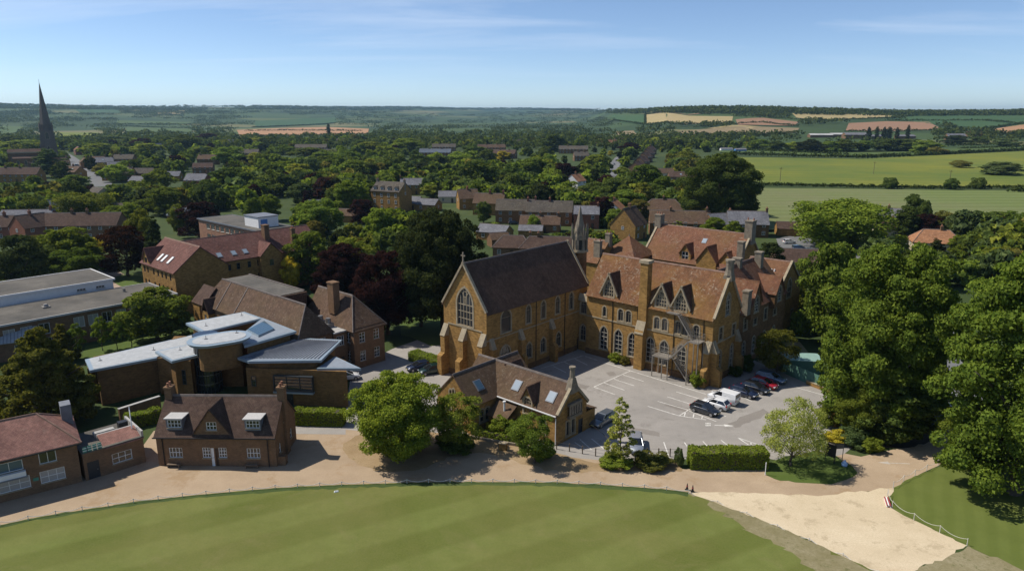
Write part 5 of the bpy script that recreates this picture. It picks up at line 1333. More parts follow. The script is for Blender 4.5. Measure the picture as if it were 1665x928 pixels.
house(1180, 385, 9, 8, 4.4, 7.4, 20, 'ironstone_dark', 'slate', 'dark slate gabled house right of the rear range', ((.95, 0),))
house(1216, 386, 13, 8.5, 4.6, 8.2, -8, 'ironstone_dark', 'slate', 'slate house with broad roof beside the big chestnut', ((.98, 0),))
house(1286, 384, 9, 6, 2.6, 4.4, -12, 'ironstone', 'tile_darkbrown', 'stone barn with dark roof on the sports field edge', (), wins=False, name='barn', cat='barn')
house(1300, 448, 13, 7.5, 3.6, 6.2, -10, 'brick_brown', 'tile_darkbrown', 'dark brown roofed house just right of the school wing', ((.95, 0),))
# bungalows behind the chapel
house(832, 418, 11, 8, 2.9, 5.6, -7, 'brick_brown', 'tile_darkbrown', 'dark hipped bungalow just beyond the chapel roof', ((.95, 0),), hip=3)
house(893, 420, 17, 8, 2.9, 5.6, -6, 'brick_brown', 'tile_darkbrown', 'long dark bungalow roof behind the chapel ridge', ((.3, 0),), hip=3)
house(797, 391, 10.5, 6.5, 2.8, 4.8, -26, 'ironstone', 'slate', 'lilac slate outbuilding right of the dark oak', (), wx=2)
house(815, 402, 6, 5, 2.6, 4.2, 20, 'brick_brown', 'tile_brown', 'small brown shed between lilac roof and bungalow', (), wins=False, name='shed', cat='shed')
house(862, 385, 8, 5, 2.2, 3.6, -8, 'ironstone', 'slate', 'grey lean-to shed below the terrace gardens', (), wins=False, name='shed', cat='shed')
# right edge
house(1444, 366, 10, 7.5, 3.2, 5.8, -22, 'cream_wall', 'slate', 'pale house with solar panels on a slate roof', ((.5, 0),))
house(1462, 388, 13, 7.5, 3.2, 5.6, -8, 'cream_wall', 'tile_darkbrown', 'brown tiled house in front of the solar panel roof', ((.4, 0),))
house(1524, 412, 13, 9, 3.2, 6.4, -18, 'cream_wall', 'tile_terracotta', 'orange hipped bungalow at the right edge of the houses', ((.6, 0),), hip=3.4)
# left foreground village
house(20, 391, 16, 8, 4.6, 7.6, 8, 'brick_red', 'tile_darkbrown', 'brown tiled brick house at the left picture edge', ((.3, 0),), cmat='brick_red')
house(40, 377, 17, 8, 4.6, 7.2, 6, 'brick_red', 'slate', 'slate roofed row behind the leftmost brick house', ((.95, 0),), cmat='brick_red')
house(68, 393, 9, 9, 5.0, 8.6, 62, 'brick_red', 'tile_darkbrown', 'red brick gable end left of the long dark terrace', ((.5, 0),), cmat='brick_red')
house(130, 391, 24, 9, 5.0, 8.4, 4, 'brick_brown', 'tile_darkbrown', 'long dark tiled terrace with two ridge chimneys', ((.35, 0), (.55, 0)), cmat='brick_brown')
house(172, 361, 14, 8, 4.0, 6.6, 3, 'ironstone_dark', 'tile_grey', 'dark roofed row behind the long terrace', ((.1, 0), (.5, 0)))
house(148, 360, 7, 6, 3.0, 5.6, 40, 'cream_wall', 'slate', 'little pale gabled cottage behind the long terrace', ())
house(88, 361, 12, 8, 4.6, 8.0, 66, 'brick_brown', 'slate_blue', 'steep blue slate roof turned end on beyond the terrace', ())
house(288, 365, 9, 7, 3.4, 6.0, -20, 'ironstone_dark', 'slate_blue', 'blue slate cottage under trees left of the brick block', ())
house(152, 322, 9, 6, 2.8, 4.8, -30, 'cream_wall', 'tile_grey', 'small pale shed at the near end of the church road', (), wins=False, name='shed', cat='shed')
# church end
house(28, 297, 24, 9, 5.0, 8.6, 3, 'ironstone', 'tile_darkbrown', 'long dark terrace below the church at left edge', ((.15, 0), (.5, 0)))
house(112, 292, 13, 8, 4.8, 8.0, -25, 'ironstone', 'tile_brown', 'brown tiled house on the left of the church road', ((.5, 0),), skyl=2)
house(104, 275, 10, 8, 5.0, 8.4, 50, 'ironstone', 'tile_brown', 'gabled stone house nearest the church tower', ((.9, 0),))
house(131, 273, 12, 7, 4.4, 7.4, -55, 'ironstone_red', 'tile_brown', 'narrow roadside house beyond the church road bend', ((.5, 0),))
house(122, 252, 10, 7, 5.0, 8.0, -50, 'brick_red', 'tile_rust', 'red roofed house far up the church road', ())
house(155, 271, 14, 8, 4.6, 7.6, -4, 'ironstone', 'tile_brown', 'stone house right of the church road with dark roof', ((.95, 0),))
house(171, 274, 12, 9, 4.8, 8.0, 25, 'ironstone', 'slate', 'house with pale sunlit slate roof near church road', ((.95, 0),), skyl=1)
house(187, 277, 9, 7, 3.6, 6.0, 28, 'ironstone', 'slate', 'smaller slate wing right of the sunlit slate house', ())
house(200, 268, 16, 8, 4.8, 8.0, 2, 'ironstone_red', 'tile_grey', 'grey tiled terrace standing behind the slate wing', ((.3, 0),))
house(190, 294, 17, 9, 4.6, 8.0, 6, 'ironstone', 'tile_grey', 'broad grey house among trees below the church road', ((.9, 0),))
house(228, 292, 15, 7, 4.0, 6.8, 4, 'ironstone_dark', 'tile_grey', 'grey tiled range to the right of the broad house', ())
house(222, 303, 11, 7, 3.0, 5.4, -16, 'ironstone_dark', 'slate', 'low slate range in front of the grey tiled range', ())
house(281, 295, 8, 7, 3.4, 5.8, 5, 'ironstone', 'slate', 'small pale slate roof in the tree belt left', ())
house(316, 306, 12, 9, 4.4, 7.6, -8, 'brick_red', 'slate', 'brick house with pale slate roof among garden trees', ((.95, 0),))
house(336, 268, 15, 8, 4.6, 7.8, 0, 'ironstone_red', 'tile_brown', 'brown tiled house set in trees upper left', ((.1, 0),))
house(330, 283, 13, 8, 4.4, 7.2, 12, 'brick_brown', 'tile_darkbrown', 'dark roofed house half hidden below the brown tiled one', ())
house(262, 246, 9, 8, 4.6, 8.6, 70, 'white_render', 'slate', 'pale gabled house in far trees left', ())
house(404, 257, 18, 8, 4.6, 7.8, -3, 'ironstone_red', 'tile_grey', 'grey roofed terrace left of the orange field trees', ((.5, 0),))
house(379, 238, 9, 8, 5, 8.5, 60, 'white_render', 'slate', 'white gable peeping from far trees left of centre', ())
house(505, 247, 34, 9, 4.6, 7.8, 2, 'brick_brown', 'tile_grey', 'long grey estate row below the orange field', ())
house(520, 257, 30, 9, 4.6, 7.8, 2, 'brick_brown', 'tile_grey', 'second grey estate row nearer than the first', ())
house(460, 316, 12, 8, 4.2, 7.0, 20, 'white_render', 'slate', 'white walled house glimpsed between dense trees', ())
house(556, 236, 16, 8, 4.6, 8, -6, 'ironstone', 'tile_grey', 'grey roof by the tall poplar under the orange field', ())
house(675, 239, 14, 9, 4.6, 8, 4, 'white_render', 'tile_grey', 'far grey roof with pale wall right of centre trees', ())
# estate centre
for i, (x, y, l, r, rf, lb) in enumerate([(707, 256, 30, -4, 'slate_blue', 'dark blue estate row under the pale yellow tree'), (722, 246, 26, 5, 'tile_grey', 'grey estate row farther up from the blue row'),
        (800, 247, 30, 10, 'tile_brown', 'brown estate row at the left of the estate'), (818, 258, 22, -18, 'tile_darkbrown', 'dark estate house left of the tall dark tree'),
        (836, 238, 30, 3, 'tile_grey', 'farthest grey estate row left of the tall tree'), (905, 240, 28, 0, 'slate_blue', 'blue grey estate row right of the tall dark tree'),
        (932, 250, 30, -6, 'tile_grey', 'grey estate row above the little lawn'), (946, 262, 13, 5, 'tile_grey', 'single grey bungalow above the little lawn'),
        (985, 238, 30, -4, 'tile_rust', 'reddish estate row beyond the middle road'), (1015, 234, 26, 2, 'tile_brown', 'brown estate row farthest up the middle road')]):
    house(x, y, l, 8.5, 4.6, 7.8, r, 'brick_brown' if i % 2 else 'ironstone_red', rf, lb, ((.3, 0), (.7, 0)))
for i, (x, y) in enumerate([(1046, 282), (1052, 272), (1057, 264), (1061, 257), (1064, 251)]):
    house(x, y, 15, 8.5, 4.6, 8.0, 63, 'brick_brown', 'tile_darkbrown', ['nearest', 'second nearest', 'middle', 'second farthest', 'farthest'][i] + ' dark house of the roadside row climbing the middle street', ((.5, 0),), lm='dark house row by the middle street')
house(1110, 296, 16, 9, 3.2, 5.8, -4, 'brick_brown', 'tile_darkbrown', 'dark low house with a roof light left of the chestnut', (), skyl=1)
house(946, 309, 9, 8, 5.0, 8.4, 55, 'white_render', 'tile_terracotta', 'orange roofed white house beside the little yellow lawn', ((.5, 0),))
house(1083, 290, 11, 7, 3.4, 6.0, 8, 'cream_wall', 'tile_brown', 'cream garden cottage right of the street row', ())
# far farm on the right
def barn(px, py, L_, D_, e, r, rot, mat, label):
    return house(px, py, L_, D_, e, r, rot, 'brick_brown', mat, label, (), wins=False, name='farm_barn', cat='barn')
barn(1336, 224, 34, 14, 4, 6, -4, 'pale_roof', 'white roofed farm barn left of the poplar row')
barn(1366, 223, 26, 14, 4, 6, 4, 'pale_roof', 'second white roofed barn touching the farm barn')
barn(1394, 226, 34, 16, 6, 9, -2, 'slate', 'dark sided barn nearest the poplars')
barn(1420, 226, 30, 14, 4, 6, 0, 'slate', 'slate roofed barn glimpsed between the poplar trunks')
barn(1475, 226, 26, 12, 4, 6, 3, 'slate', 'slate roofed barn right of the poplar row')
barn(1556, 228, 26, 10, 5, 9, 0, 'slate', 'pale farmhouse with slate roof right of the barns')
barn(1586, 224, 24, 10, 5, 9, 6, 'tile_rust', 'red roofed farmhouse right of the pale farmhouse')
house(1182, 246, 13, 6, 2.6, 3.6, 0, 'white_render', 'slate', 'white walled shed beyond the yellow field left', (), wins=False, name='shed', cat='shed')
house(1205, 247, 12, 6, 2.6, 3.6, 3, 'bin_blue', 'slate', 'blue walled shed beyond the yellow field', (), wins=False, name='shed', cat='shed')

# ------------------------------------------------------------------ village church
cx_, cy_ = G(84, 270)
church = Bld('parish_church', 'parish church with tall dark needle spire above the left village', 'church', (cx_, cy_), math.radians(32.5))
LAND.append((84, 250, 'parish church')); SITES.append((cx_, cy_, 12, 84, 265)); SITES.append((cx_ - 18, cy_ - 8, 10, 45, 265))
tw = 4.4
m = MB()
for k in range(4): m.fr((0, 0, k * H90)).box(-tw, -tw, 0, tw, -tw + 1.2, 28.0) if False else None
m.fr(None); m.box(-tw, -tw, -1, tw, tw, 27.5); m.obj('tower', 'spire_stone', church.e)
for z in (10.0, 19.5, 27.2): MB().box(-tw - .25, -tw - .25, z, tw + .25, tw + .25, z + .4).obj('string_course', 'spire_stone', church.e)
for k in range(4):
    fr = ((0, 0), (1, 0), (1, 1), (0, 1))[k]; f = (-tw + 2 * tw * fr[0], -tw + 2 * tw * fr[1], k * H90)
    put_window(church.e, f, tw, 21.0, 2.2, 5.0, 'lancet', 1.6, 2, 3, True); put_window(church.e, f, tw, 12, 1.2, 3.5, 'lancet', .9, 1, 2, True)
    for s in (0, 2 * tw): MB(f).box(s - .5, -1.1, -1, s + .5, .1, 17).box(s - .45, -.6, 17, s + .45, .1, 24).obj('buttress', 'spire_stone', church.e)
    a = math.pi / 4 + k * H90; MB((math.cos(a) * tw * 1.3, math.sin(a) * tw * 1.3, 0)).taper(0, 0, 27, .8, 30.5, .7, 6).taper(0, 0, 30.5, .85, 34, .03, 6).obj('pinnacle', 'spire_stone', church.e)
m = MB(); m.prism(octa(4.2), 27.5, 31.2); m.obj('drum', 'spire_stone', church.e)
MB().prism(octa(4.5), 31.2, 31.8).obj('corona', 'spire_stone', church.e)
m = MB(); m.pyramid(octa(3.95), 31.8, (0, 0, 64.0)); spo = m.obj('spire', 'spire_stone', church.e)
MB().tube((0, 0, 63.2), (0, 0, 65.6), .09).obj('weathervane', 'black_metal', spo)
nv = church.frames(-30, -6, 26, 12)
church.proud = True
fr = church.block(-27, -5, 23, 9, 11, 13.6, 'ironstone_dark', {'f': [W_(s, 5, 1.5, 3.5, 'lancet', 3, 2, 1.2) for s in (3, 8, 13, 18)]}); church.gable_roof(-27, -5, 23, 9, 11, 13.6, 'tile_darkbrown', 0, .3, .1, .2, None)
MB().box(-27.2, -5.4, 10.6, -4, -5.05, 11.5).obj('parapet', 'dressed_stone', church.e)
church.block(-24, -11, 19, 6, 7, 7, 'ironstone_dark', {'f': [W_(s, 2, 1.5, 3.5, 'lancet', 3, 2, 1.2) for s in (3, 8, 13, 17)]}, 0, ''); MB().slab([(-24.3, -11.3, 7), (-4.7, -11.3, 7), (-4.7, -5, 8.6), (-24.3, -5, 8.6)], .25).obj('roof', 'tile_darkbrown', church.e)
for b_, r_ in ((chapel, 16), (main, 16)): pass
for lbl, px_c, py_c in (('chapel', 840, 500), ('school block', 1080, 520), ('lodge', 850, 650), ('cottage', 355, 700), ('pavilion', 60, 720), ('modern building', 400, 590), ('assembly hall', 460, 510), ('boarding house', 330, 430), ('classroom block', 130, 500), ('brick teaching block', 400, 365), ('car park', 1100, 690), ('bell turret', 945, 365), ('rear school range', 1140, 395)):
    LAND.append((px_c, py_c, lbl))
for a, b, r in ((4.6, 12, 14), (22, 27, 15), (29, 42, 13), (27, 59, 10), (9, 67, 15), (-4, 58, 8), (-10, 54, 8), (22, -6, 10), (-30, -12, 20), (-72, -9, 15), (-74, 12, 16), (-65, -33, 18), (-111, 27, 22)):
    x, y = LW(a, b); SITES.append((x, y, r, 0, 0))
# ------------------------------------------------------------------ trees
def leaf_mesh(name, P, N, S, mat, aspect=.62, colr=None):
    n = len(P)
    N = N / np.linalg.norm(N, axis=1, keepdims=True)
    A = rng.normal(size=(n, 3)); T = np.cross(N, A); T /= np.maximum(np.linalg.norm(T, axis=1, keepdims=True), 1e-6); B = np.cross(N, T)
    S = S[:, None]
    fold = N * S * .16
    V = np.stack([P - T * S * .5 - fold, P + B * S * .5 * aspect + fold, P + T * S * .5 - fold, P - B * S * .5 * aspect + fold], 1).reshape(-1, 3).astype(np.float32)
    me = bpy.data.meshes.new(name)
    me.vertices.add(n * 4); me.loops.add(n * 4); me.polygons.add(n)
    me.vertices.foreach_set('co', V.ravel()); me.loops.foreach_set('vertex_index', np.arange(n * 4, dtype=np.int32))
    me.polygons.foreach_set('loop_start', np.arange(0, n * 4, 4, dtype=np.int32)); me.polygons.foreach_set('loop_total', np.full(n, 4, np.int32))
    if colr is not None:
        at = me.attributes.new('leafcol', 'FLOAT_COLOR', 'POINT'); at.data.foreach_set('color', np.repeat(np.concatenate([colr, np.ones((n, 1))], 1), 4, axis=0).astype(np.float32).ravel())
    me.materials.append(MATS[mat]); me.update(calc_edges=True); return me
def prof(shape, t):
    if shape == 'round': return np.sqrt(np.clip(1 - ((t - .47) / .53) ** 2, 0.02, 1))
    if shape == 'chestnut': return np.clip(np.sqrt(np.clip(1 - ((t - .36) / .66) ** 2, 0.02, 1)), 0, 1)
    if shape == 'cone': return np.clip((1 - t) ** .75 * np.minimum(1, t * 6 + .45), .04, 1)
    if shape == 'column': return np.clip(np.sin(np.clip(t, .02, 1) * math.pi) ** .45 * (1 - .35 * t), .08, 1)
    if shape == 'willow': return np.clip(np.sqrt(np.clip(1 - ((t - .62) / .6) ** 2, 0.02, 1)) * (.55 + .6 * np.minimum(1, t * 1.5)), .1, 1)
    if shape == 'feather': return np.clip((1 - t) ** .6 * np.minimum(1, t * 4 + .5), .05, 1) * (.92 + .08 * np.sin(t * 31))
    return np.ones_like(t)
def crown_mesh(name, h, r, z0, shape, lobes, n, size, sparse=0.0):
    """leaf-sized faces spread over overlapping boughs that fill the outline"""
    H_ = h - z0
    t = rng.uniform(.04, .97, lobes) ** .9; th = rng.uniform(0, 2 * math.pi, lobes)
    pr = prof(shape, t); rad = r * pr * rng.uniform(.38, .95, lobes)
    C = np.stack([rad * np.cos(th), rad * np.sin(th), z0 + t * H_], 1)
    k = (.30 if shape in ('round', 'chestnut', 'willow') else .24) * (46 / max(46, lobes)) ** .32
    R = r * k * rng.uniform(.5, 1.35, lobes) * (.35 + .65 * pr)
    w = R ** 2; idx = rng.choice(lobes, n, p=w / w.sum())
    out = C[idx] - np.array([0, 0, z0 + H_ * .4]); out /= np.maximum(np.linalg.norm(out, axis=1, keepdims=True), 1e-6)
    d = rng.normal(size=(n, 3)) + out * .75 + np.array([0, 0, .45]); d /= np.linalg.norm(d, axis=1, keepdims=True)
    rr = R[idx] * np.clip(rng.normal(.92, .16, n), .25, 1.35)
    P = C[idx] + d * rr[:, None] * np.array([1, 1, .66])
    if shape == 'willow':
        hang = rng.random(n) < .45; P[hang, 2] -= rng.uniform(0, H_ * .28, hang.sum())
    P[:, 2] = np.maximum(P[:, 2], z0 * .6 + .15)
    ni = int(n * .14 * (1 - sparse))
    ti = rng.uniform(.05, .9, ni); ai = rng.uniform(0, 2 * math.pi, ni); ri = r * prof(shape, ti) * np.sqrt(rng.random(ni)) * .75
    P = np.concatenate([P, np.stack([ri * np.cos(ai), ri * np.sin(ai), z0 + ti * H_], 1)])
    N = np.concatenate([d + rng.normal(size=(n, 3)) * .55, rng.normal(size=(ni, 3))])
    S = size * rng.uniform(.6, 1.35, len(P))
    KEEP[name + str(len(KEEP))] = (P, N, S)
    return leaf_mesh(name, P, N, S, 'leaf')
KEEP = {}
def trunk_mesh(name, h, r, z0, limbs=7):
    m = MB(); zt = z0 + (h - z0) * .55
    pts = [(0, 0, -.3), (.02 * h, .01 * h, z0 * .6), (0, .015 * h, z0 + .1), (-.01 * h, 0, zt)]
    rad = [r * 1.35, r, r * .85, r * .3]
    for i in range(3): m.tube(pts[i], pts[i + 1], rad[i], rad[i + 1], 8)
    for k in range(limbs):
        a = 2 * math.pi * k / limbs + random.uniform(-.4, .4); zb = z0 * .8 + (zt - z0) * random.uniform(.0, .7); ln = (h - z0) * random.uniform(.28, .42)
        p1 = (math.cos(a) * ln * .55, math.sin(a) * ln * .55, zb + ln * .55); p2 = (math.cos(a) * ln, math.sin(a) * ln, zb + ln * .85)
        m.tube((0, 0, zb), p1, r * .4, r * .25, 5); m.tube(p1, p2, r * .25, r * .08, 5)
    return m.mesh(name, 'bark', True)
PROTO = {}
def proto(key, h, r, z0, shape, lobes, n, size, tr=.25, limbs=7, sparse=0.0):
    PROTO[key] = (crown_mesh('crown', h, r, z0, shape, lobes, n, size, sparse), trunk_mesh('trunk', h, tr, z0, limbs), h, r)
# near trees
proto('chestnut_a', 25, 10, 1.8, 'chestnut', 300, 98000, .43, .6, 10)
proto('chestnut_b', 28, 10, 1.2, 'chestnut', 320, 98000, .45, .6, 10)
proto('maple', 11, 6.2, 1.2, 'round', 150, 52000, .27, .3, 9)
proto('pale', 8, 4.4, 1.0, 'round', 95, 12500, .21, .18, 10, .9)
proto('airy', 7, 3.0, 1.0, 'round', 50, 12500, .22, .13, 7, .7)
proto('birch', 9, 1.9, .9, 'feather', 150, 5200, .21, .1, 6, 1.0)
proto('cypress', 12, 6.2, .3, 'cone', 260, 62000, .32, .4, 4)
proto('oak', 20, 9.5, 2.0, 'round', 220, 76000, .40, .55, 10)
proto('beech', 14, 6.3, 1.4, 'round', 150, 48000, .32, .4, 8)
# middle distance
for k in range(3): proto('mid%d' % k, 12, 5.2, 1.2, 'round', 80, 15000, .46, .3, 7)
for k in range(2): proto('midc%d' % k, 12, 5.0, .9, 'chestnut', 85, 15000, .46, .3, 7)
proto('midcone', 12, 3.2, .6, 'cone', 80, 11000, .42, .25, 4)
proto('midwillow', 10, 5.6, .6, 'willow', 80, 16000, .44, .3, 6)
proto('column', 16, 3.0, .8, 'column', 70, 11000, .5, .3, 4)
proto('sap', 6, 1.7, 1.2, 'round', 24, 4200, .26, .08, 5, .5)
proto('bush', 3, 2.0, .1, 'round', 34, 6500, .22, .08, 5)
k0 = len(KEEP)
for k in range(4): proto('far%d' % k, 12, 5.4, .6, ('round', 'chestnut', 'round', 'chestnut')[k], 42, 5200, .80, .3, 4)
FARK = list(KEEP.values())[k0:]
LEAF = {'g': (0.0680, 0.1040, 0.0220), 'd': (0.0440, 0.0680, 0.0200), 'y': (0.1000, 0.1280, 0.0260), 'p': (.022, .0115, .0135), 'b': (0.0500, 0.0780, 0.0360), 'o': (.075, .080, .024), 'l': (.24, .23, .03),
        'w': (0.1500, 0.1920, 0.0560), 'm': (0.0860, 0.1260, 0.0220), 'k': (0.0290, 0.0420, 0.0180), 'r': (.034, .0165, .0115), 'n': (0.0920, 0.1380, 0.0220), 'c': (.060, .068, .016), 'x': (0.0680, 0.1020, 0.0200)}
LEAF = {k: tuple(c * f * (1.72 if k not in 'prk' else 1.3) for c, f in zip(v, (1.07, 1.0, .9))) for k, v in LEAF.items()}
WORD = {'n': 'light green', 'g': 'mid green', 'd': 'dark green', 'y': 'yellow green', 'p': 'dark purple', 'b': 'blue green', 'o': 'olive', 'l': 'bright yellow', 'w': 'pale green', 'm': 'fresh green', 'k': 'very dark green', 'r': 'copper red', 'c': 'olive brown', 'x': 'rich green'}
TREES = []
def tree(x, y, h, w, key, col, label=None, name='tree', cat='tree', group=None, z=0.0, jit=.28, px=None):
    cm, tm, ph, pr = PROTO[key]
    t = thing(name, label or '', cat, (x, y, z), random.uniform(0, 6.28), group)
    sx = w / 2 / pr; t.scale = (sx, sx, h / ph)
    c = link('crown', cm, t); link('trunk', tm, t)
    k = random.uniform(1 - jit, 1 + jit); b = LEAF[col]
    c.color = (b[0] * k * random.uniform(.92, 1.08), b[1] * k, b[2] * k, 1)
    TREES.append((t, x, y, h, w, col, label, px, name))
    SITES.append((x, y, w * .3, 0, 0))
    return t
def near(px, py, h, w, key, col, label, name='tree', cat='tree'):
    x, y = G(px, py); return tree(x, y, h, w, key, col, label, name, cat, px=(px, py), jit=.03)
def mid(px, ytop, wpx, h, col, key=None, label=None, name='tree'):
    """photo pixel of the crown's top, crown width in pixels, height in metres: the place follows from the ground"""
    x, y = G(px, ytop, h)
    if math.hypot(x, y) > 900:
        x, y = G(px, ytop + wpx * .8)
    d = math.hypot(x, y); w = wpx * d / F * 1.15
    if key is None:
        key = random.choice(('mid0', 'mid1', 'mid2', 'midc0', 'midc1')) if d < 330 else 'far%d' % random.randrange(4)
    return tree(x, y, h, w, key, col, label, name, px=(px, ytop))
near(648, 742, 10.0, 12.0, 'maple', 'n', 'big round bright green tree between cottage and lodge')
near(748, 730, 7.0, 6.4, 'airy', 'y', 'airy yellow green tree right of the big round one')
near(868, 752, 6.0, 5.0, 'airy', 'g', 'small green tree in front of the lodge end')
near(1007, 754, 8.6, 4.4, 'birch', 'w', 'slim feathery pale birch in front of the silver car')
near(1286, 757, 8.0, 7.4, 'pale', 'w', 'pale leaved round tree by the sign boards')
near(1434, 690, 24.2, 17.2, 'chestnut_a', 'x', 'towering chestnut right of the car park')
near(1646, 802, 26.8, 17.0, 'chestnut_b', 'x', 'huge chestnut filling the right picture edge')
near(1340, 560, 18.5, 11, 'midc0', 'g', 'tall green tree behind the green shed', )
near(1262, 611, 7.6, 6.4, 'airy', 'c', 'olive brown tree beside the parked cars')
near(1446, 712, 9.0, 10, 'midc1', 'd', 'bushy dark thorn below the towering chestnut')
near(1392, 703, 6.5, 7.0, 'maple', 'x', 'low leafy chestnut shoots by the car park gate pier')
near(1590, 760, 7.5, 9.0, 'maple', 'x', 'low bough clump at the foot of the huge chestnut')
near(82, 690, 13.4, 15.5, 'cypress', 'c', 'broad feathery cypress behind the pavilion')
near(722, 540, 23.2, 17.0, 'oak', 'k', 'very dark spreading oak left of the chapel')
near(684, 530, 17.5, 11, 'oak', 'k', 'lower dark oak leaning left of the spreading oak')
near(632, 543, 15.4, 12.5, 'beech', 'p', 'copper beech with purple leaves right of the hall')
near(560, 500, 13.4, 12.6, 'beech', 'p', 'second copper beech behind the hall chimney')
mid(500, 377, 72, 13, 'g', 'midc0', 'green tree left of the two copper beeches'); mid(458, 390, 40, 10, 'y', 'mid0', 'yellow green tree beside the boarding house wing'); mid(470, 418, 26, 8, 'l', 'mid1', 'small golden tree in front of the green tree')
mid(565, 388, 70, 11.5, 'y', 'mid2', 'yellow green crown above the copper beeches'); mid(320, 419, 66, 10, 'g', 'midwillow', 'weeping green tree against the boarding house'); mid(248, 471, 82, 9.5, 'g', 'mid1', 'round green tree at the end of the classroom block')
for i, (x, yt, w, h) in enumerate(((160, 516, 20, 6.0), (184, 518, 20, 5.6), (206, 506, 26, 6.6), (120, 527, 20, 6), (292, 500, 26, 6.5))): mid(x, yt, w, h, 'm' if i < 3 else 'g', 'sap', ('first', 'second', 'third', 'fourth', 'fifth')[i] + ' sapling counted in the row before the classroom block', 'sapling')
mid(28, 509, 34, 5, 'y', 'midcone', 'golden conifer on the classroom block corner'); mid(95, 522, 40, 7, 'c', 'midcone', 'narrow olive conifer behind the broad cypress')
mid(199, 369, 62, 12.5, 'r', 'mid0', 'copper red tree on the grass by the paved court'); mid(25, 385, 70, 14, 'k', 'midc1', 'very dark conifer mass at the left edge'); mid(60, 400, 50, 9, 'd')
mid(102, 371, 74, 12, 'm', 'midc0', 'fresh green tree left of the paved court'); mid(85, 384, 44, 9, 'g'); mid(128, 385, 40, 9, 'y'); mid(152, 387, 30, 5.5, 'l', 'mid0', 'bright golden shrub tree right of the fresh green one'); mid(118, 405, 60, 8, 'g')
mid(228, 342, 40, 14.5, 'y', 'mid2'); mid(247, 348, 40, 16, 'k', 'midcone', 'dark pointed conifer beside the yellow green tree'); mid(322, 328, 54, 12, 'p', 'midc0', 'dark purple tree left of the brick block'); mid(287, 333, 26, 10, 'y'); mid(55, 383, 26, 4.5, 'o')
mid(133, 316, 60, 11, 'y', 'midwillow', 'yellow green weeping willow behind the long terrace'); mid(185, 335, 40, 9, 'g'); mid(210, 330, 36, 10, 'g')
# left village canopy (zoom coordinates of the left crop)
for X, Y, w, c, h in [(60, 470, 100, 'd', 13), (170, 430, 200, 'g', 13), (200, 510, 90, 'y', 9), (410, 480, 110, 'd', 12), (550, 470, 130, 'd', 12), (640, 492, 150, 'y', 12), (700, 420, 160, 'b', 13), (825, 470, 70, 'd', 11), (930, 480, 110, 'p', 12), (1050, 465, 110, 'd', 13),
                      (940, 530, 160, 'y', 12), (1180, 470, 150, 'd', 19), (1340, 440, 100, 'p', 12), (1420, 450, 80, 'd', 12), (1450, 492, 90, 'y', 10), (1315, 548, 110, 'y', 9), (1490, 555, 180, 'g', 14), (1490, 690, 230, 'd', 14), (1640, 590, 100, 'y', 10), (1020, 690, 140, 'm', 11), (880, 770, 200, 'g', 9),
                      (740, 668, 130, 'm', 10), (650, 657, 80, 'o', 8), (575, 605, 50, 'k', 11), (480, 735, 150, 'g', 9), (100, 800, 260, 'g', 8), (330, 862, 90, 'm', 9), (30, 835, 110, 'g', 9), (1040, 815, 200, 'g', 11), (1220, 775, 150, 'd', 11), (130, 600, 80, 'd', 8), (30, 560, 90, 'g', 9), (30, 620, 80, 'y', 7), (830, 640, 110, 'g', 8), (1000, 620, 90, 'y', 7), (1120, 640, 90, 'g', 8)]:
    mid(X / 3.964, 100 + Y / 3.964, w / 3.964, h, c)
mid(76, 240, 42, 19, 'b', 'column', 'tall blue green poplar standing before the church tower'); mid(98, 262, 30, 13, 'd', 'column', 'shorter dark poplar right of the tall one')
for X, Y, w, c, h in [(60, 260, 120, 'y', 11), (140, 270, 110, 'd', 12), (240, 300, 130, 'g', 10), (310, 292, 80, 'd', 9), (740, 310, 100, 'd', 12), (800, 322, 160, 'y', 12), (900, 350, 140, 'g', 12), (1030, 300, 180, 'm', 14), (530, 370, 170, 'g', 10), (640, 372, 160, 'g', 11), (390, 360, 170, 'd', 11),
                      (60, 392, 120, 'y', 9), (140, 402, 110, 'g', 10), (225, 422, 100, 'g', 9), (530, 412, 180, 'g', 12), (330, 467, 180, 'y', 12), (180, 500, 190, 'd', 13), (690, 442, 160, 'g', 12), (950, 405, 180, 'd', 14), (800, 432, 90, 'y', 11), (1110, 402, 110, 'd', 10), (1230, 387, 130, 'm', 11), (1360, 382, 160, 'm', 12),
                      (1460, 330, 130, 'd', 13), (1560, 372, 100, 'd', 11), (1240, 462, 100, 'y', 8), (1140, 452, 110, 'k', 9), (1330, 465, 110, 'p', 8), (1500, 447, 230, 'd', 17), (1640, 482, 60, 'y', 11), (60, 572, 110, 'g', 9), (350, 592, 150, 'b', 9), (530, 542, 120, 'o', 9), (670, 572, 210, 'm', 14), (740, 690, 150, 'p', 9),
                      (480, 692, 220, 'g', 12), (380, 712, 160, 'g', 10), (140, 662, 130, 'm', 10), (40, 685, 110, 'g', 10), (440, 832, 110, 'o', 7), (850, 752, 200, 'm', 12), (1190, 602, 110, 'y', 6), (1340, 582, 120, 'o', 6), (820, 537, 50, 'l', 5), (1130, 320, 40, 'l', 7), (1645, 382, 70, 'l', 7), (1530, 707, 95, 'd', 8), (250, 540, 110, 'd', 10), (600, 630, 70, 'o', 7)]:
    mid(400 + X / 3.964, 150 + Y / 3.964, w / 3.964, h, c)
x, y, z = GT(535, 225); tree(x, y, 25, 9.5, 'column', 'k', 'dark poplar by the orange field', z=z, px=(535, 200))
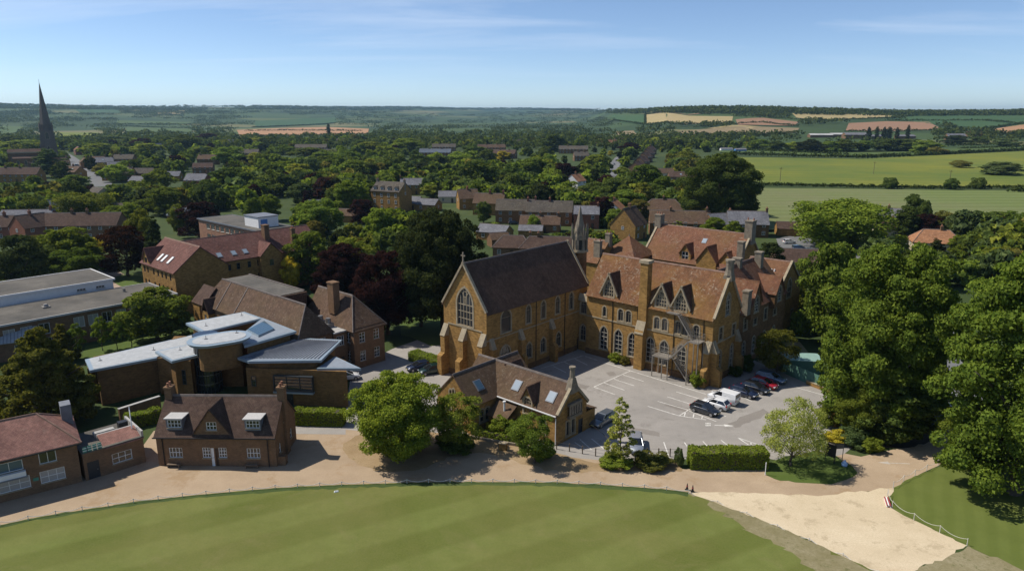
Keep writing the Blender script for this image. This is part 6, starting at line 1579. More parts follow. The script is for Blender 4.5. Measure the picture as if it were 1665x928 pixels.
for X, Y, w, c, h in [(375, 262, 125, 'd', 18), (120, 442, 170, 'd', 14), (270, 412, 200, 'g', 14), (440, 442, 150, 'p', 12), (480, 552, 120, 'm', 9), (650, 387, 140, 'm', 11), (630, 475, 65, 'k', 10), (850, 312, 105, 'p', 11), (820, 345, 100, 'k', 10), (640, 555, 190, 'd', 10), (840, 602, 170, 'g', 9), (940, 452, 170, 'g', 15), (1060, 522, 150, 'g', 13), (990, 475, 130, 'd', 13),
                      (1180, 612, 120, 'm', 8), (1195, 362, 150, 'y', 11), (1110, 317, 50, 'w', 9), (1150, 292, 60, 'k', 12), (1010, 262, 80, 'k', 12), (1110, 470, 70, 'l', 5), (1200, 432, 150, 'o', 9), (900, 662, 130, 'o', 8), (690, 682, 120, 'g', 7), (1370, 772, 120, 'm', 7), (1490, 792, 100, 'm', 7), (1150, 792, 90, 'y', 5), (252, 757, 78, 'm', 6), (70, 362, 70, 'l', 7), (800, 462, 80, 'y', 6), (730, 360, 30, 'l', 5), (440, 700, 60, 'o', 6), (760, 720, 110, 'g', 7), (860, 770, 110, 'g', 6), (560, 640, 90, 'd', 8), (1270, 700, 140, 'o', 8), (1080, 690, 60, 'g', 5)]:
    mid(800 + X / 3.784, 150 + Y / 3.784, w / 3.784, h, c)
mid(1172, 250, 106, 26, 'd', 'oak', 'great dark chestnut at the edge of the fields'); mid(1200, 300, 60, 13, 'd'); mid(1135, 318, 46, 10, 'd')
for X, Y, w, c, h in [(1000, 632, 110, 'd', 12), (1070, 672, 75, 'd', 11), (955, 715, 120, 'd', 10), (1070, 752, 140, 'p', 8), (1180, 732, 110, 'o', 8), (1300, 785, 150, 'g', 5), (1420, 770, 130, 'g', 7), (1520, 742, 200, 'g', 9), (1620, 735, 140, 'g', 9), (45, 292, 110, 'g', 11), (140, 300, 90, 'd', 11), (250, 305, 100, 'm', 10), (350, 272, 125, 'k', 14), (480, 305, 110, 'g', 11), (570, 290, 140, 'd', 13), (685, 300, 80, 'g', 11), (760, 292, 80, 'd', 11),
                      (870, 290, 140, 'd', 13), (960, 262, 130, 'd', 13), (1050, 275, 130, 'g', 13), (1125, 335, 90, 'o', 8), (1240, 235, 110, 'k', 12), (1390, 265, 70, 'd', 11), (1370, 210, 90, 'k', 13), (1560, 242, 120, 'b', 10), (1460, 850, 170, 'o', 7), (1290, 880, 120, 'm', 6), (1620, 860, 160, 'g', 8), (900, 880, 110, 'm', 5)]:
    mid(1225 + X / 3.784, 150 + Y / 3.784, w / 3.784, h, c)
mid(1370, 330, 122, 13.5, 'm', 'midwillow', 'broad fresh green willow at the sports field corner')
for i, (X, Y, w, h) in enumerate([(706, 190, 40, 26), (755, 186, 30, 27), (798, 190, 34, 26), (832, 190, 44, 26), (880, 200, 30, 24), (946, 180, 28, 28)]):
    x, y, z = GT(1225 + X / 3.784, 229 if i < 4 else 227); d = math.hypot(x, y)
    tree(x, y, h * d / 1330, w / 3.784 * d / F, 'column', 'k', ('leftmost', 'second', 'third', 'fourth', 'fifth', 'rightmost')[i] + ' of the six dark poplars by the far barns', group='far poplars', px=(1225 + X / 3.784, 200))
mid(1251, 395, 46, 10.5, 'k', 'mid1', 'dark round tree by the road right of the school'); mid(1525, 385, 40, 9, 'k', 'midcone', 'dark conifer in front of the orange bungalow')
x, y, z = GT(1625, 286); tree(x, y, 9, 24, 'midc1', 'b', 'clump of blue green scrub out in the yellow field', px=(1625, 262)); x, y, z = GT(1560, 274); tree(x, y, 6, 15, 'airy', 'o', 'thin bare scrub left of the field clump', px=(1560, 262))
for k, (px_, py_) in enumerate(((1446, 307), (1545, 308), (1590, 307))): x, y, z = GT(px_, py_); tree(x, y, 6, 8, 'bush', 'd', ('left', 'middle', 'right')[k] + ' bush poking from the hedge between the two fields', 'shrub', 'shrub', px=(px_, py_))

# more garden trees scattered through the village canopy
def blocked(x, y, w, px, ytop, ybase):
    for s in SITES:
        if math.hypot(x - s[0], y - s[1]) < s[2] + w * .22: return True
        if s[3] and abs(px - s[3]) < w * F / math.hypot(x, y) * .5 + 5 and ybase > s[4] - 1 and ytop < s[4] + 1: return True
    return False
rows = []
tries = 0; made = 0
while made < 95 and tries < 6000:
    tries += 1
    px = random.uniform(-20, 1215); py = random.choice((random.uniform(243, 300), random.uniform(300, 350), random.uniform(330, 385)))
    if px > 1130 and py > 250: continue
    if py > 345 and not (470 < px < 700 or 0 < px < 60 or 930 < px < 1010): continue
    x, y = G(px, py); h = random.uniform(6, 13); w = h * random.uniform(.75, 1.05); d = math.hypot(x, y)
    top = pix((x, y, h))[1]
    if blocked(x, y, w, px, top, py): continue
    if abs(px - 140) < 30 and 245 < py < 315: continue
    if 960 < px < 1030 and 245 < py < 330: continue
    if 640 < px < 740 and py > 310: continue
    col = random.choice('gggddmmyyobkpgd')
    tree(x, y, h, w, 'far%d' % random.randrange(4) if d > 300 else random.choice(('mid0', 'mid1', 'mid2', 'midc0')), col, px=(px, top)); made += 1

# labels that say which tree
def where(px):
    best = min(LAND, key=lambda l: math.hypot((l[0] - px[0]), (l[1] - px[1]) * 1.6))
    dx, dy = px[0] - best[0], px[1] - best[1]
    if abs(dx) > abs(dy) * 1.3: rel = 'right of' if dx > 0 else 'left of'
    else: rel = 'behind' if dy < 0 else 'below'
    return rel + ' the ' + best[2]
bucket = {}
for T in TREES:
    t, x, y, h, w, col, label, px, nm = T
    if label: continue
    size = 'tall' if h > 12.5 else ('small' if h < 8 else '')
    lb = ('%s %s tree %s' % (size, WORD[col], where(px))).strip()
    bucket.setdefault(lb, []).append(T)
ORD = ['leftmost', 'second from left', 'third from left', 'fourth from left', 'fifth from left', 'sixth from left', 'seventh from left', 'eighth from left']
for lb, L2 in bucket.items():
    if len(L2) == 1: L2[0][0]['label'] = lb; L2[0][0]['group'] = 'village trees'; continue
    for i, T in enumerate(sorted(L2, key=lambda T: T[7][0])):
        o = ORD[min(i, 7)] if len(L2) > 2 else ('left-hand', 'right-hand')[i]
        T[0]['label'] = o + ' ' + lb; T[0]['group'] = 'village trees'

# ------------------------------------------------------------------ far woods, hedgerows: nobody could count them
def tree_mass(name, T, per, label):
    """past three hundred trees: the rest of the canopy as one mass; T: (x, y, h, w, colour)"""
    PP, NN, SS, CC = [], [], [], []
    for x, y, h, w, c in T:
        P, N, S = FARK[random.randrange(4)]; i = rng.choice(len(P), per, replace=False); a = random.uniform(0, 6.28); ca, sa = math.cos(a), math.sin(a)
        p = P[i] * np.array([w / 10.8, w / 10.8, h / 12]); n = N[i]
        PP.append(np.stack([p[:, 0] * ca - p[:, 1] * sa + x, p[:, 0] * sa + p[:, 1] * ca + y, p[:, 2]], 1)); NN.append(np.stack([n[:, 0] * ca - n[:, 1] * sa, n[:, 0] * sa + n[:, 1] * ca, n[:, 2]], 1))
        SS.append(S[i] * (5200 / per) ** .42 * (w / 10.8) ** .8); k = random.uniform(.7, 1.35); CC.append(np.tile(np.array(c) * k, (per, 1)))
    o = link(name, leaf_mesh(name, np.concatenate(PP), np.concatenate(NN), np.concatenate(SS), 'leaf_mass', .8, np.concatenate(CC)))
    tag(o, label, kind='stuff')
mass = []; tries = 0
while len(mass) < 1500 and tries < 30000:
    tries += 1
    zone = random.random(); small = False
    if zone < .78:
        px = random.uniform(-60, 1230); py = 232 + 150 * random.random() ** 1.25
        if px > 1120 and py > 248: continue
        if py > 345 and not (480 < px < 690 or -60 < px < 130 or 930 < px < 1000): continue
    elif zone < .86: px, py = random.uniform(1420, 1720), random.uniform(372, 470); small = py < 400
    elif zone < .90: px, py = random.uniform(1300, 1400), random.uniform(440, 560)
    elif zone < .95: px, py = random.uniform(770, 1010), random.uniform(366, 404); small = True
    else: px, py = random.uniform(480, 790), random.uniform(345, 425)
    x, y = G(px, py); h = random.uniform(4.5, 11); w = h * random.uniform(.85, 1.3)
    if small: h *= .4; w *= .5
    top = pix((x, y, h))[1]
    hide = False
    for q in SITES:
        if q[3]:
            if math.hypot(x - q[0], y - q[1]) < q[2] * .8 + w * .35: hide = True; break
            if abs(px - q[3]) < (q[2] * 1.5 + w * .5) * F / math.hypot(x, y) and py > q[4] - 1 and top < q[4] - 1: hide = True; break
    if hide: continue
    if any(math.hypot(x - LW(a_, b_)[0], y - LW(a_, b_)[1]) < r_ for a_, b_, r_ in ((4.6, 12, 16), (22, 27, 18), (29, 42, 16), (27, 59, 14), (9, 67, 18), (-4, 58, 12), (-10, 54, 12), (-30, -12, 24), (-72, -9, 18), (-74, 12, 22), (-111, 27, 27), (-125, 27, 15), (-95, 27, 15))): continue
    if abs(px - (100 + (py - 248) * 1.3)) < 13 and 244 < py < 312: continue
    if abs(px - 1000) < 16 and 245 < py < 306: continue
    if 915 < px < 965 and 268 < py < 290: continue
    if 130 < px < 245 and py > 412: continue
    mass.append((x, y, h, w, LEAF[random.choice('gggdddmmyobkgdbmp')]))
near_ = [m_ for m_ in mass if math.hypot(m_[0], m_[1]) < 330]; far_ = [m_ for m_ in mass if math.hypot(m_[0], m_[1]) >= 330]
tree_mass('garden_trees', far_, 210, 'dense small trees and shrubs filling the far village gardens')
tree_mass('garden_trees', near_, 620, 'dense small trees and shrubs in the nearer gardens')
def blob_cloud(name, pts, mat, per=30, seed=1, k=.34):
    """pts: (x, y, z, height, width)"""
    A = np.array(pts); n = len(A); idx = np.repeat(np.arange(n), per)
    d = rng.normal(size=(n * per, 3)); d[:, 2] = np.abs(d[:, 2]) * .9 - .25; d /= np.linalg.norm(d, axis=1, keepdims=True)
    q = A[idx]; rad = rng.uniform(.65, 1.05, n * per)[:, None]
    P = q[:, :3] + d * np.stack([q[:, 4] / 2, q[:, 4] / 2, q[:, 3] / 2], 1) * rad + np.stack([0 * q[:, 3], 0 * q[:, 3], q[:, 3] * .5], 1)
    me = leaf_mesh(name, P, d + rng.normal(size=d.shape) * .35, q[:, 3] * k * rng.uniform(.7, 1.3, n * per), mat, .8)
    return tag(link(name, me), kind='stuff')
def inpoly(x, y, poly):
    c = False; n = len(poly)
    for i in range(n):
        x1, y1 = poly[i]; x2, y2 = poly[i - 1]
        if (y1 > y) != (y2 > y) and x < (x2 - x1) * (y - y1) / (y2 - y1) + x1: c = not c
    return c
FIELDS = [[(1197, 250), (1665, 240), (1720, 246), (1720, 303), (1240, 300), (1190, 290)], [(1100, 306), (1740, 306), (1740, 360), (1240, 380), (1100, 350)], [(1165, 238), (1665, 236), (1665, 258), (1165, 258)],
          [(1045, 185), (1195, 187), (1195, 203), (1045, 206)], [(1055, 177), (1145, 176), (1158, 184), (1050, 188)], [(1190, 190), (1305, 196), (1295, 209), (1195, 206)], [(1090, 212), (1305, 203), (1300, 220), (1100, 223)], [(1285, 183), (1450, 185), (1450, 196), (1290, 198)],
          [(1372, 197), (1515, 195), (1540, 216), (1370, 218)], [(1425, 186), (1700, 180), (1700, 206), (1590, 214), (1515, 204)], [(1605, 203), (1700, 198), (1700, 220), (1610, 219)], [(985, 186), (1049, 186), (1049, 204), (1000, 201)],
          [(380, 205), (605, 205), (605, 224), (380, 226)], [(412, 188), (550, 188), (550, 206), (412, 209)], [(185, 193), (315, 196), (315, 204), (185, 204)], [(200, 205), (315, 207), (315, 218), (200, 218)], [(88, 213), (165, 213), (160, 228), (90, 227)], [(0, 202), (45, 203), (25, 221), (0, 222)],
          [(108, 174), (195, 172), (200, 186), (125, 186)], [(1000, 212), (1036, 211), (1038, 221), (1000, 222)], [(1300, 208), (1520, 208), (1520, 232), (1300, 232)]]
wood = []
def addwood(px, py, h, wk=1.15):
    if any(inpoly(px, py, f) for f in FIELDS): return
    x, y, z = GT(px, py); r = math.hypot(x, y)
    if r < 640: return
    wood.append((x, y, z - .5, h, h * wk * random.uniform(1.0, 1.9) * (1 if r < 1800 else 2.2)))
for _ in range(9000):
    px = random.uniform(-40, 1705); py = 182.5 + 62 * random.random() ** 1.8
    # clumped into woods and hedges rather than even cover
    g = math.sin(px * .021 + 2) + math.sin(px * .057 + py * .23) + math.sin(py * .61 + px * .008) * 1.1
    if g < -.75 and py < 222: continue
    if px > 1190 and py > 226 and random.random() < .8: continue
    addwood(px, py, random.uniform(7, 13))
# skyline woods on the ridges
for px in np.arange(-40, 1710, 1.5):
    th = math.atan2((px - CX) / F, cP + .2362 * sP)
    r1 = np.interp(math.degrees(th), TH_, R1_)
    for k in range(4):
        if math.sin(px * .03) + math.sin(px * .011 + 1) + random.uniform(-1, 1) < -1.5: continue
        r = r1 * random.uniform(.80, 1.02); x, y = r * math.sin(th), r * math.cos(th)
        wood.append((x, y, float(terrain(x, y)) - 4, random.uniform(11, 16) * (1 if r < 5000 else 1.3), random.uniform(16, 30) * (1 if r < 5000 else 1.6)))
WOODS = blob_cloud('distant_woodland', wood, 'leaf_far', 20)
WOODS['label'] = 'distant woods and tree belts out to the hills'
hed = []
def hedgerow(px, hh=2.6, step=1.6):
    P = [GT(*p) for p in px]
    for a, b in zip(P[:-1], P[1:]):
        n = max(2, int(math.hypot(b[0] - a[0], b[1] - a[1]) / step))
        for i in range(n):
            t = i / n; x, y = a[0] + (b[0] - a[0]) * t + random.uniform(-.6, .6), a[1] + (b[1] - a[1]) * t + random.uniform(-.6, .6)
            hed.append((x, y, float(terrain(x, y)) - .3, hh * random.uniform(.75, 1.3), hh * 1.5))
hedgerow([(1238, 302), (1350, 304.5), (1500, 307.5), (1665, 307), (1720, 307)], 2.2, .9)
hedgerow([(1190, 252), (1290, 256), (1400, 258.5), (1482, 255.5)], 4, 1.6); hedgerow([(1490, 254.5), (1600, 249), (1700, 244)], 4, 1.6)
hedgerow([(1165, 244), (1300, 249), (1380, 253)], 3, 2); hedgerow([(1540, 238.5), (1665, 236)], 4, 2.5); hedgerow([(1560, 243), (1665, 240)], 3, 2.5); hedgerow([(1645, 314), (1700, 313)], 3, 1.4)
for pl in ([(1049, 204), (1110, 204), (1190, 200)], [(1049, 187), (1049, 203)], [(1130, 208), (1240, 200), (1300, 207)], [(1105, 221), (1230, 221), (1300, 216)], [(1340, 197), (1450, 193), (1520, 187)], [(1375, 215), (1530, 213)], [(1440, 197), (1600, 197), (1665, 203)], [(1600, 211), (1665, 202)], [(985, 201), (1047, 203)], [(1050, 187), (1156, 187)],
           [(385, 223), (480, 222), (600, 219)], [(400, 214), (470, 213), (590, 214)], [(410, 208), (545, 201)], [(190, 203), (312, 203)], [(205, 206), (310, 209)], [(205, 217), (315, 217)], [(92, 226), (160, 226)], [(1192, 190), (1240, 191), (1330, 198)]):
    hedgerow(pl, 4.5, 4)
HED = blob_cloud('hedgerow', hed, 'leaf_hedgerow', 14, k=.42); HED['label'] = 'dark hedgerows dividing the far fields'
# ------------------------------------------------------------------ clipped hedges and shrubs
def hedge(pxs, width, h, col, label, name='hedge', dens=120, size=.22):
    P = [np.array(G(*p)) for p in pxs]
    o = P[0]; t = thing(name, label, 'hedge', (o[0], o[1], 0))
    core = MB(); pts, nor = [], []
    for a, b in zip(P[:-1], P[1:]):
        d = b - a; L_ = np.linalg.norm(d); d = d / L_; n = np.array([-d[1], d[0]]); an = math.atan2(d[1], d[0])
        core.fr((a[0] - o[0], a[1] - o[1], an)).box(0.05, -width / 2 + .08, -.1, L_ - .05, width / 2 - .08, h - .1)
        for face, area in (('t', L_ * width), ('f', L_ * h), ('b', L_ * h), ('l', width * h), ('r', width * h)):
            k = int(area * dens); u, v = rng.random(k), rng.random(k); j = rng.normal(0, .05, k)
            if face == 't': s, w, z, N = u * L_, (v - .5) * width, h + j, (0, 0, 1)
            elif face in 'fb': sg = -1 if face == 'f' else 1; s, w, z, N = u * L_, sg * (width / 2 + j), v * h, (n[0] * sg, n[1] * sg, 0)
            else: sg = -1 if face == 'l' else 1; s, w, z, N = (0 if sg < 0 else L_) + j, (u - .5) * width, v * h, (d[0] * sg, d[1] * sg, 0)
            wob = .1 * np.sin(s * 1.7 + 1) + .06 * np.sin(s * 4.1)
            pts.append(np.stack([a[0] - o[0] + d[0] * s + n[0] * w, a[1] - o[1] + d[1] * s + n[1] * w, z + (wob if face == 't' else 0)], 1)); nor.append(np.tile(N, (k, 1)))
    Pp = np.concatenate(pts); N = np.concatenate(nor) + rng.normal(size=(len(Pp), 3)) * .45
    f = link('foliage', leaf_mesh('foliage', Pp, N, size * rng.uniform(.6, 1.4, len(Pp)), 'leaf'), t); f.color = LEAF[col] + (1,)
    core.obj('shade_core', 'hedge_shade', t); return t  # solid dark box behind the leaves, standing in for shade inside the hedge
hedge([(1120, 757), (1182, 757), (1244, 757)], 2.0, 2.1, 'm', 'clipped bright green box hedge in front of the car park')
hedge([(480, 688), (560, 690)], 1.6, 2.0, 'm', 'clipped hedge between cottage and modern building')
hedge([(672, 583), (722, 600)], 2.2, 1.4, 'm', 'clipped hedge behind the two dark cars by the chapel')
hedge([(205, 697), (262, 683)], 1.4, 1.8, 'm', 'short clipped hedge between annex and cottage')
hedge([(770, 705), (845, 721)], .9, .8, 'm', 'low hedge along the front of the lodge', dens=80)
def shrub(px, py, h, w, col, label, key='bush'): return near(px, py, h, w, key, col, label, 'shrub', 'shrub')
shrub(1133, 628, 2.4, 2.5, 'm', 'rounded green shrub at the foot of the fire escape'); shrub(1000, 588, 1.6, 2.6, 'm', 'clipped shrub below the gothic windows'); shrub(1016, 592, 1.3, 2.0, 'o', 'olive shrub right of the clipped one under the windows')
shrub(1213, 603, 2.6, 2.6, 'd', 'dark shrub beside the shaded gable end'); shrub(1196, 610, 1.4, 2.4, 'd', 'low dark shrub along the shaded gable wall')
shrub(1417, 733, 1.7, 2.5, 'm', 'bright domed shrub on the drive edge under the chestnut'); shrub(1392, 722, 2.0, 4.2, 'b', 'blue green shrubs left of the bright domed one'); shrub(1357, 718, 1.5, 3.0, 'l', 'yellow flowering shrub behind the sign boards')
shrub(1440, 715, 2.6, 4.6, 'd', 'dark shrub mass behind the domed shrub'); shrub(1060, 757, 1.3, 4.6, 'o', 'rough low bush under the birch on the right'); shrub(1000, 757, 1.2, 4.0, 'm', 'rough low bush under the birch on the left'); shrub(1104, 757, 2.2, 1.2, 'b', 'thin spindly shrub left of the box hedge')
shrub(742, 730, 1.9, 4.8, 'd', 'dark dense bush under the airy yellow green tree'); shrub(880, 745, 2.2, 3.2, 'g', 'dense green bush under the small lodge tree'); shrub(815, 706, 2.6, 3.6, 'm', 'fresh green bush against the lodge porch'); shrub(840, 712, 2.2, 3.2, 'g', 'green bush between porch and dormer of the lodge'); shrub(800, 703, 1.3, 1.8, 'l', 'small yellow bush beside the lodge porch')
shrub(655, 735, 1.8, 5.0, 'd', 'shadowy undergrowth below the big round tree'); shrub(787, 591, 1.2, 1.6, 'y', 'yellow green shrub at the chapel corner'); shrub(1345, 690, 3.2, 3.2, 'x', 'leafy shrub against the car park gate pier')

# ------------------------------------------------------------------ rope fences
def rope_fence(pxs, step, label, h=.5, rr=.03, mat='white_rope'):
    P = [np.array(G(*p)) for p in pxs]; seg = [np.linalg.norm(b - a) for a, b in zip(P[:-1], P[1:])]; tot = sum(seg); n = max(2, int(round(tot / step)))
    def at(s):
        for a, b, l in zip(P[:-1], P[1:], seg):
            if s <= l or b is P[-1]: return a + (b - a) * min(1, s / l)
            s -= l
    Q = [at(tot * i / n) for i in range(n + 1)]; o = Q[0]
    t = thing('rope_fence', label, 'fence', (o[0], o[1], 0))
    pm = MB().taper(0, 0, -.1, .038, h, .034, 6).taper(0, 0, h, .04, h + .03, .012, 6).mesh('post', 'white_rope')
    for q in Q: link('post', pm, t, (q[0] - o[0], q[1] - o[1], 0))
    for a, b in zip(Q[:-1], Q[1:]):
        m = MB(); pr = None
        for k in range(7):
            u = k / 6; p = (a[0] + (b[0] - a[0]) * u - o[0], a[1] + (b[1] - a[1]) * u - o[1], h - .05 - .34 * 4 * u * (1 - u) * (step / 3))
            if pr: m.tube(pr, p, rr, n=4)
            pr = p
        m.obj('rope', mat, t)
rope_fence([(x, y + 1) for x, y in lawn_edge[1:]], 2.4, 'low white rope fence along the cricket lawn edge')
rope_fence(sand_edge[:], 3.2, 'low pale rope line between sand pad and lawn', .3)
rope_fence([(1525, 757), (1475, 779), (1452, 793)], 2.2, 'white rope fence climbing along the right lawn', .8, .02)
rope_fence(sand_right[1:], 2.9, 'white rope fence between sand pad and right lawn', .8, .02)
# wooden posts in front of the lodge and birch
for i, (a, b, n) in enumerate((((905, 730), (990, 745), 5), ((1052, 741), (1108, 742), 4))):
    A_, B_ = np.array(G(*a)), np.array(G(*b))
    t = thing('post_fence', ('post and wire fence at the foot of the lodge gable', 'post and wire fence behind the silver car')[i], 'fence', (A_[0], A_[1], 0))
    pm = MB().box(-.06, -.06, -.1, .06, .06, 1.05).mesh('post', 'wood_post')
    for k in range(n): q = (B_ - A_) * k / (n - 1); link('post', pm, t, (q[0], q[1], 0))
    d = B_ - A_
    for h in (.5, .95): MB().tube((0, 0, h), (d[0], d[1], h), .015, n=4).obj('wire', 'steel', t)

# low walls
def low_wall(pxs, w, h, mat, label, cap='dressed_stone'):
    P = [np.array(G(*p)) for p in pxs]; o = P[0]; t = thing('garden_wall', label, 'wall', (o[0], o[1], 0))
    for a, b in zip(P[:-1], P[1:]):
        d = b - a; f = (a[0] - o[0], a[1] - o[1], math.atan2(d[1], d[0])); L_ = np.linalg.norm(d)
        MB(f).box(0, -w / 2, -.2, L_, w / 2, h).obj('wall_length', mat, t)
        if cap: MB(f).box(-.03, -w / 2 - .05, h, L_ + .03, w / 2 + .05, h + .07).obj('coping', cap, t)
low_wall([(812, 730), (824, 732)], .5, .9, 'ironstone', 'stub of ironstone wall between the two small trees')
low_wall([(708, 714), (765, 721)], .35, .45, 'brick_brown', 'low brick kerb wall under the airy tree')
low_wall([(1353, 690), (1362, 694)], .9, 2.0, 'ironstone', 'square stone gate pier at the car park exit')
low_wall([(1312, 624), (1378, 650)], .4, .55, 'ironstone', 'low stone wall below the green sheet fence')
low_wall([(196, 690), (262, 668)], .4, 2.2, 'brick_brown', 'long pale capped yard wall between annex and modern building', 'concrete')
low_wall([(765, 712), (900, 735)], .25, .35, 'grey_stone', 'low kerb in front of the lodge garden', None)

# green shed and fence
sx, sy = G(1281, 606)
shed = Bld('garden_shed', 'pale green metal shed behind the green fence', 'shed', (43.0, 106.0), math.radians(-8)); shed.proud = True
shed.block(0, 0, 5.6, 3.8, 2.2, 2.7, 'green_sheet', {}); shed.gable_roof(0, 0, 5.6, 3.8, 2.2, 2.75, 'green_sheet_pale', 0, .15, .1, .08, None)
P = [np.array(G(*p)) for p in ((1276, 607), (1310, 622), (1345, 637), (1378, 648))]
gf = thing('sheet_fence', 'green sheet metal fence along the car park edge', 'fence', (P[0][0], P[0][1], 0))
for a, b in zip(P[:-1], P[1:]):
    d = b - a; n = max(1, int(np.linalg.norm(d) / 1.2)); an = math.atan2(d[1], d[0]); l = np.linalg.norm(d) / n
    for k in range(n):
        q = a - P[0] + d * k / n; m = MB((q[0], q[1], an)); m.box(.02, -.02, 0, l - .02, .02, 2.0)
        m.obj('sheet', 'green_sheet', gf); MB((q[0], q[1], an)).box(-.04, .03, 0, .04, .11, 2.05).obj('post', 'green_sheet', gf)

# sign boards by the entrance
def sign(px, w, h, z0, rot, label, mat='black_metal'):
    x, y = G(*px); t = thing('sign_board', label, 'sign', (x, y, 0), math.radians(rot))
    for s in (-1, 1): MB().tube((s * w / 2, 0, -.1), (s * w / 2, 0, z0 + h), .04).obj('post', 'black_metal', t)
    MB().box(-w / 2, -.04, z0, w / 2, .04, z0 + h).obj('board', mat, t); MB().box(-w / 2 - .02, -.05, z0 + h, w / 2 + .02, .05, z0 + h + .05).obj('board_cap', 'black_metal', t)
sign((1349, 751), 1.15, 1.5, .75, -48, 'large black sign board on two posts under the pale tree')
sign((1362, 753), 1.0, .6, 1.9, 5, 'smaller dark sign board raised on posts beside the black one', 'dark_frame')
x, y = G(1373, 757); t = thing('rubbish_bag', 'pale blue bag slumped at the foot of the sign posts', 'bag', (x, y, 0)); MB().taper(0, 0, 0, .3, .35, .36, 9).taper(0, 0, .35, .36, .62, .12, 9).obj('sack', 'bag_blue', t, True); MB().taper(0, 0, .62, .07, .72, .12, 7).obj('knot', 'bag_blue', t)
x, y = G(1244, 772); t = thing('marker_post', 'thin white marker post at the end of the box hedge', 'post', (x, y, 0)); MB().taper(0, 0, -.1, .05, 1.5, .05, 6).obj('shaft', 'white_paint', t); MB().taper(0, 0, 1.5, .07, 1.6, .03, 6).obj('cap', 'white_paint', t)
for i, p in enumerate(((1117, 796), (1126, 799))):
    x, y = G(*p); t = thing('traffic_cone', ('left-hand dark cone standing at the lawn corner', 'right-hand dark cone with red band at lawn corner')[i], 'cone', (x, y, 0), 0, 'cones at the lawn corner')
    MB().box(-.2, -.2, 0, .2, .2, .05).obj('base', 'black_metal', t); MB().taper(0, 0, .05, .15, .8, .03, 10).obj('cone', 'black_metal', t); MB().taper(0, 0, .4, .105, .55, .08, 10).obj('band', 'tarp_red', t)
x, y = G(1443, 818); t = thing('rope_bundle', 'bundle of red and white poles lying against the rope fence', 'bundle', (x, y, 0), math.radians(70))
for k in range(6): MB().tube((-.9, (k % 3) * .16 - .16, .1 + (k // 3) * .14), (.9, (k % 3) * .16 - .13, .1 + (k // 3) * .14), .07).obj('pole', 'tarp_red' if k % 2 else 'white_paint', t)
x, y = G(547, 799); MBs = thing('crease_marker', 'small white marker block lying on the cricket lawn', 'marker', (x, y, 0), .4); MB().solid([(-.25, -.14, 0), (.25, -.14, 0), (.25, .14, 0), (-.25, .14, 0)], [(-.2, -.1, .1), (.2, -.1, .1), (.2, .1, .1), (-.2, .1, .1)]).obj('block', 'ball_white', MBs); MB().tube((-.2, 0, .14), (.2, 0, .14), .03).obj('handle', 'ball_white', MBs)
def telegraph(px, py, label):
    x, y, z = GT(px, py); t = thing('telegraph_pole', label, 'pole', (x, y, z)); MB().taper(0, 0, 0, .18, 9, .12, 6).obj('pole', 'wood_post', t); MB().box(-1.1, -.08, 8.3, 1.1, .08, 8.5).obj('crossarm', 'wood_post', t)
telegraph(1420, 285, 'wooden pole in the middle of the yellow field'); telegraph(1268, 297, 'wooden pole at the left end of the yellow field'); telegraph(1543, 303, 'wooden pole right of the yellow field middle')

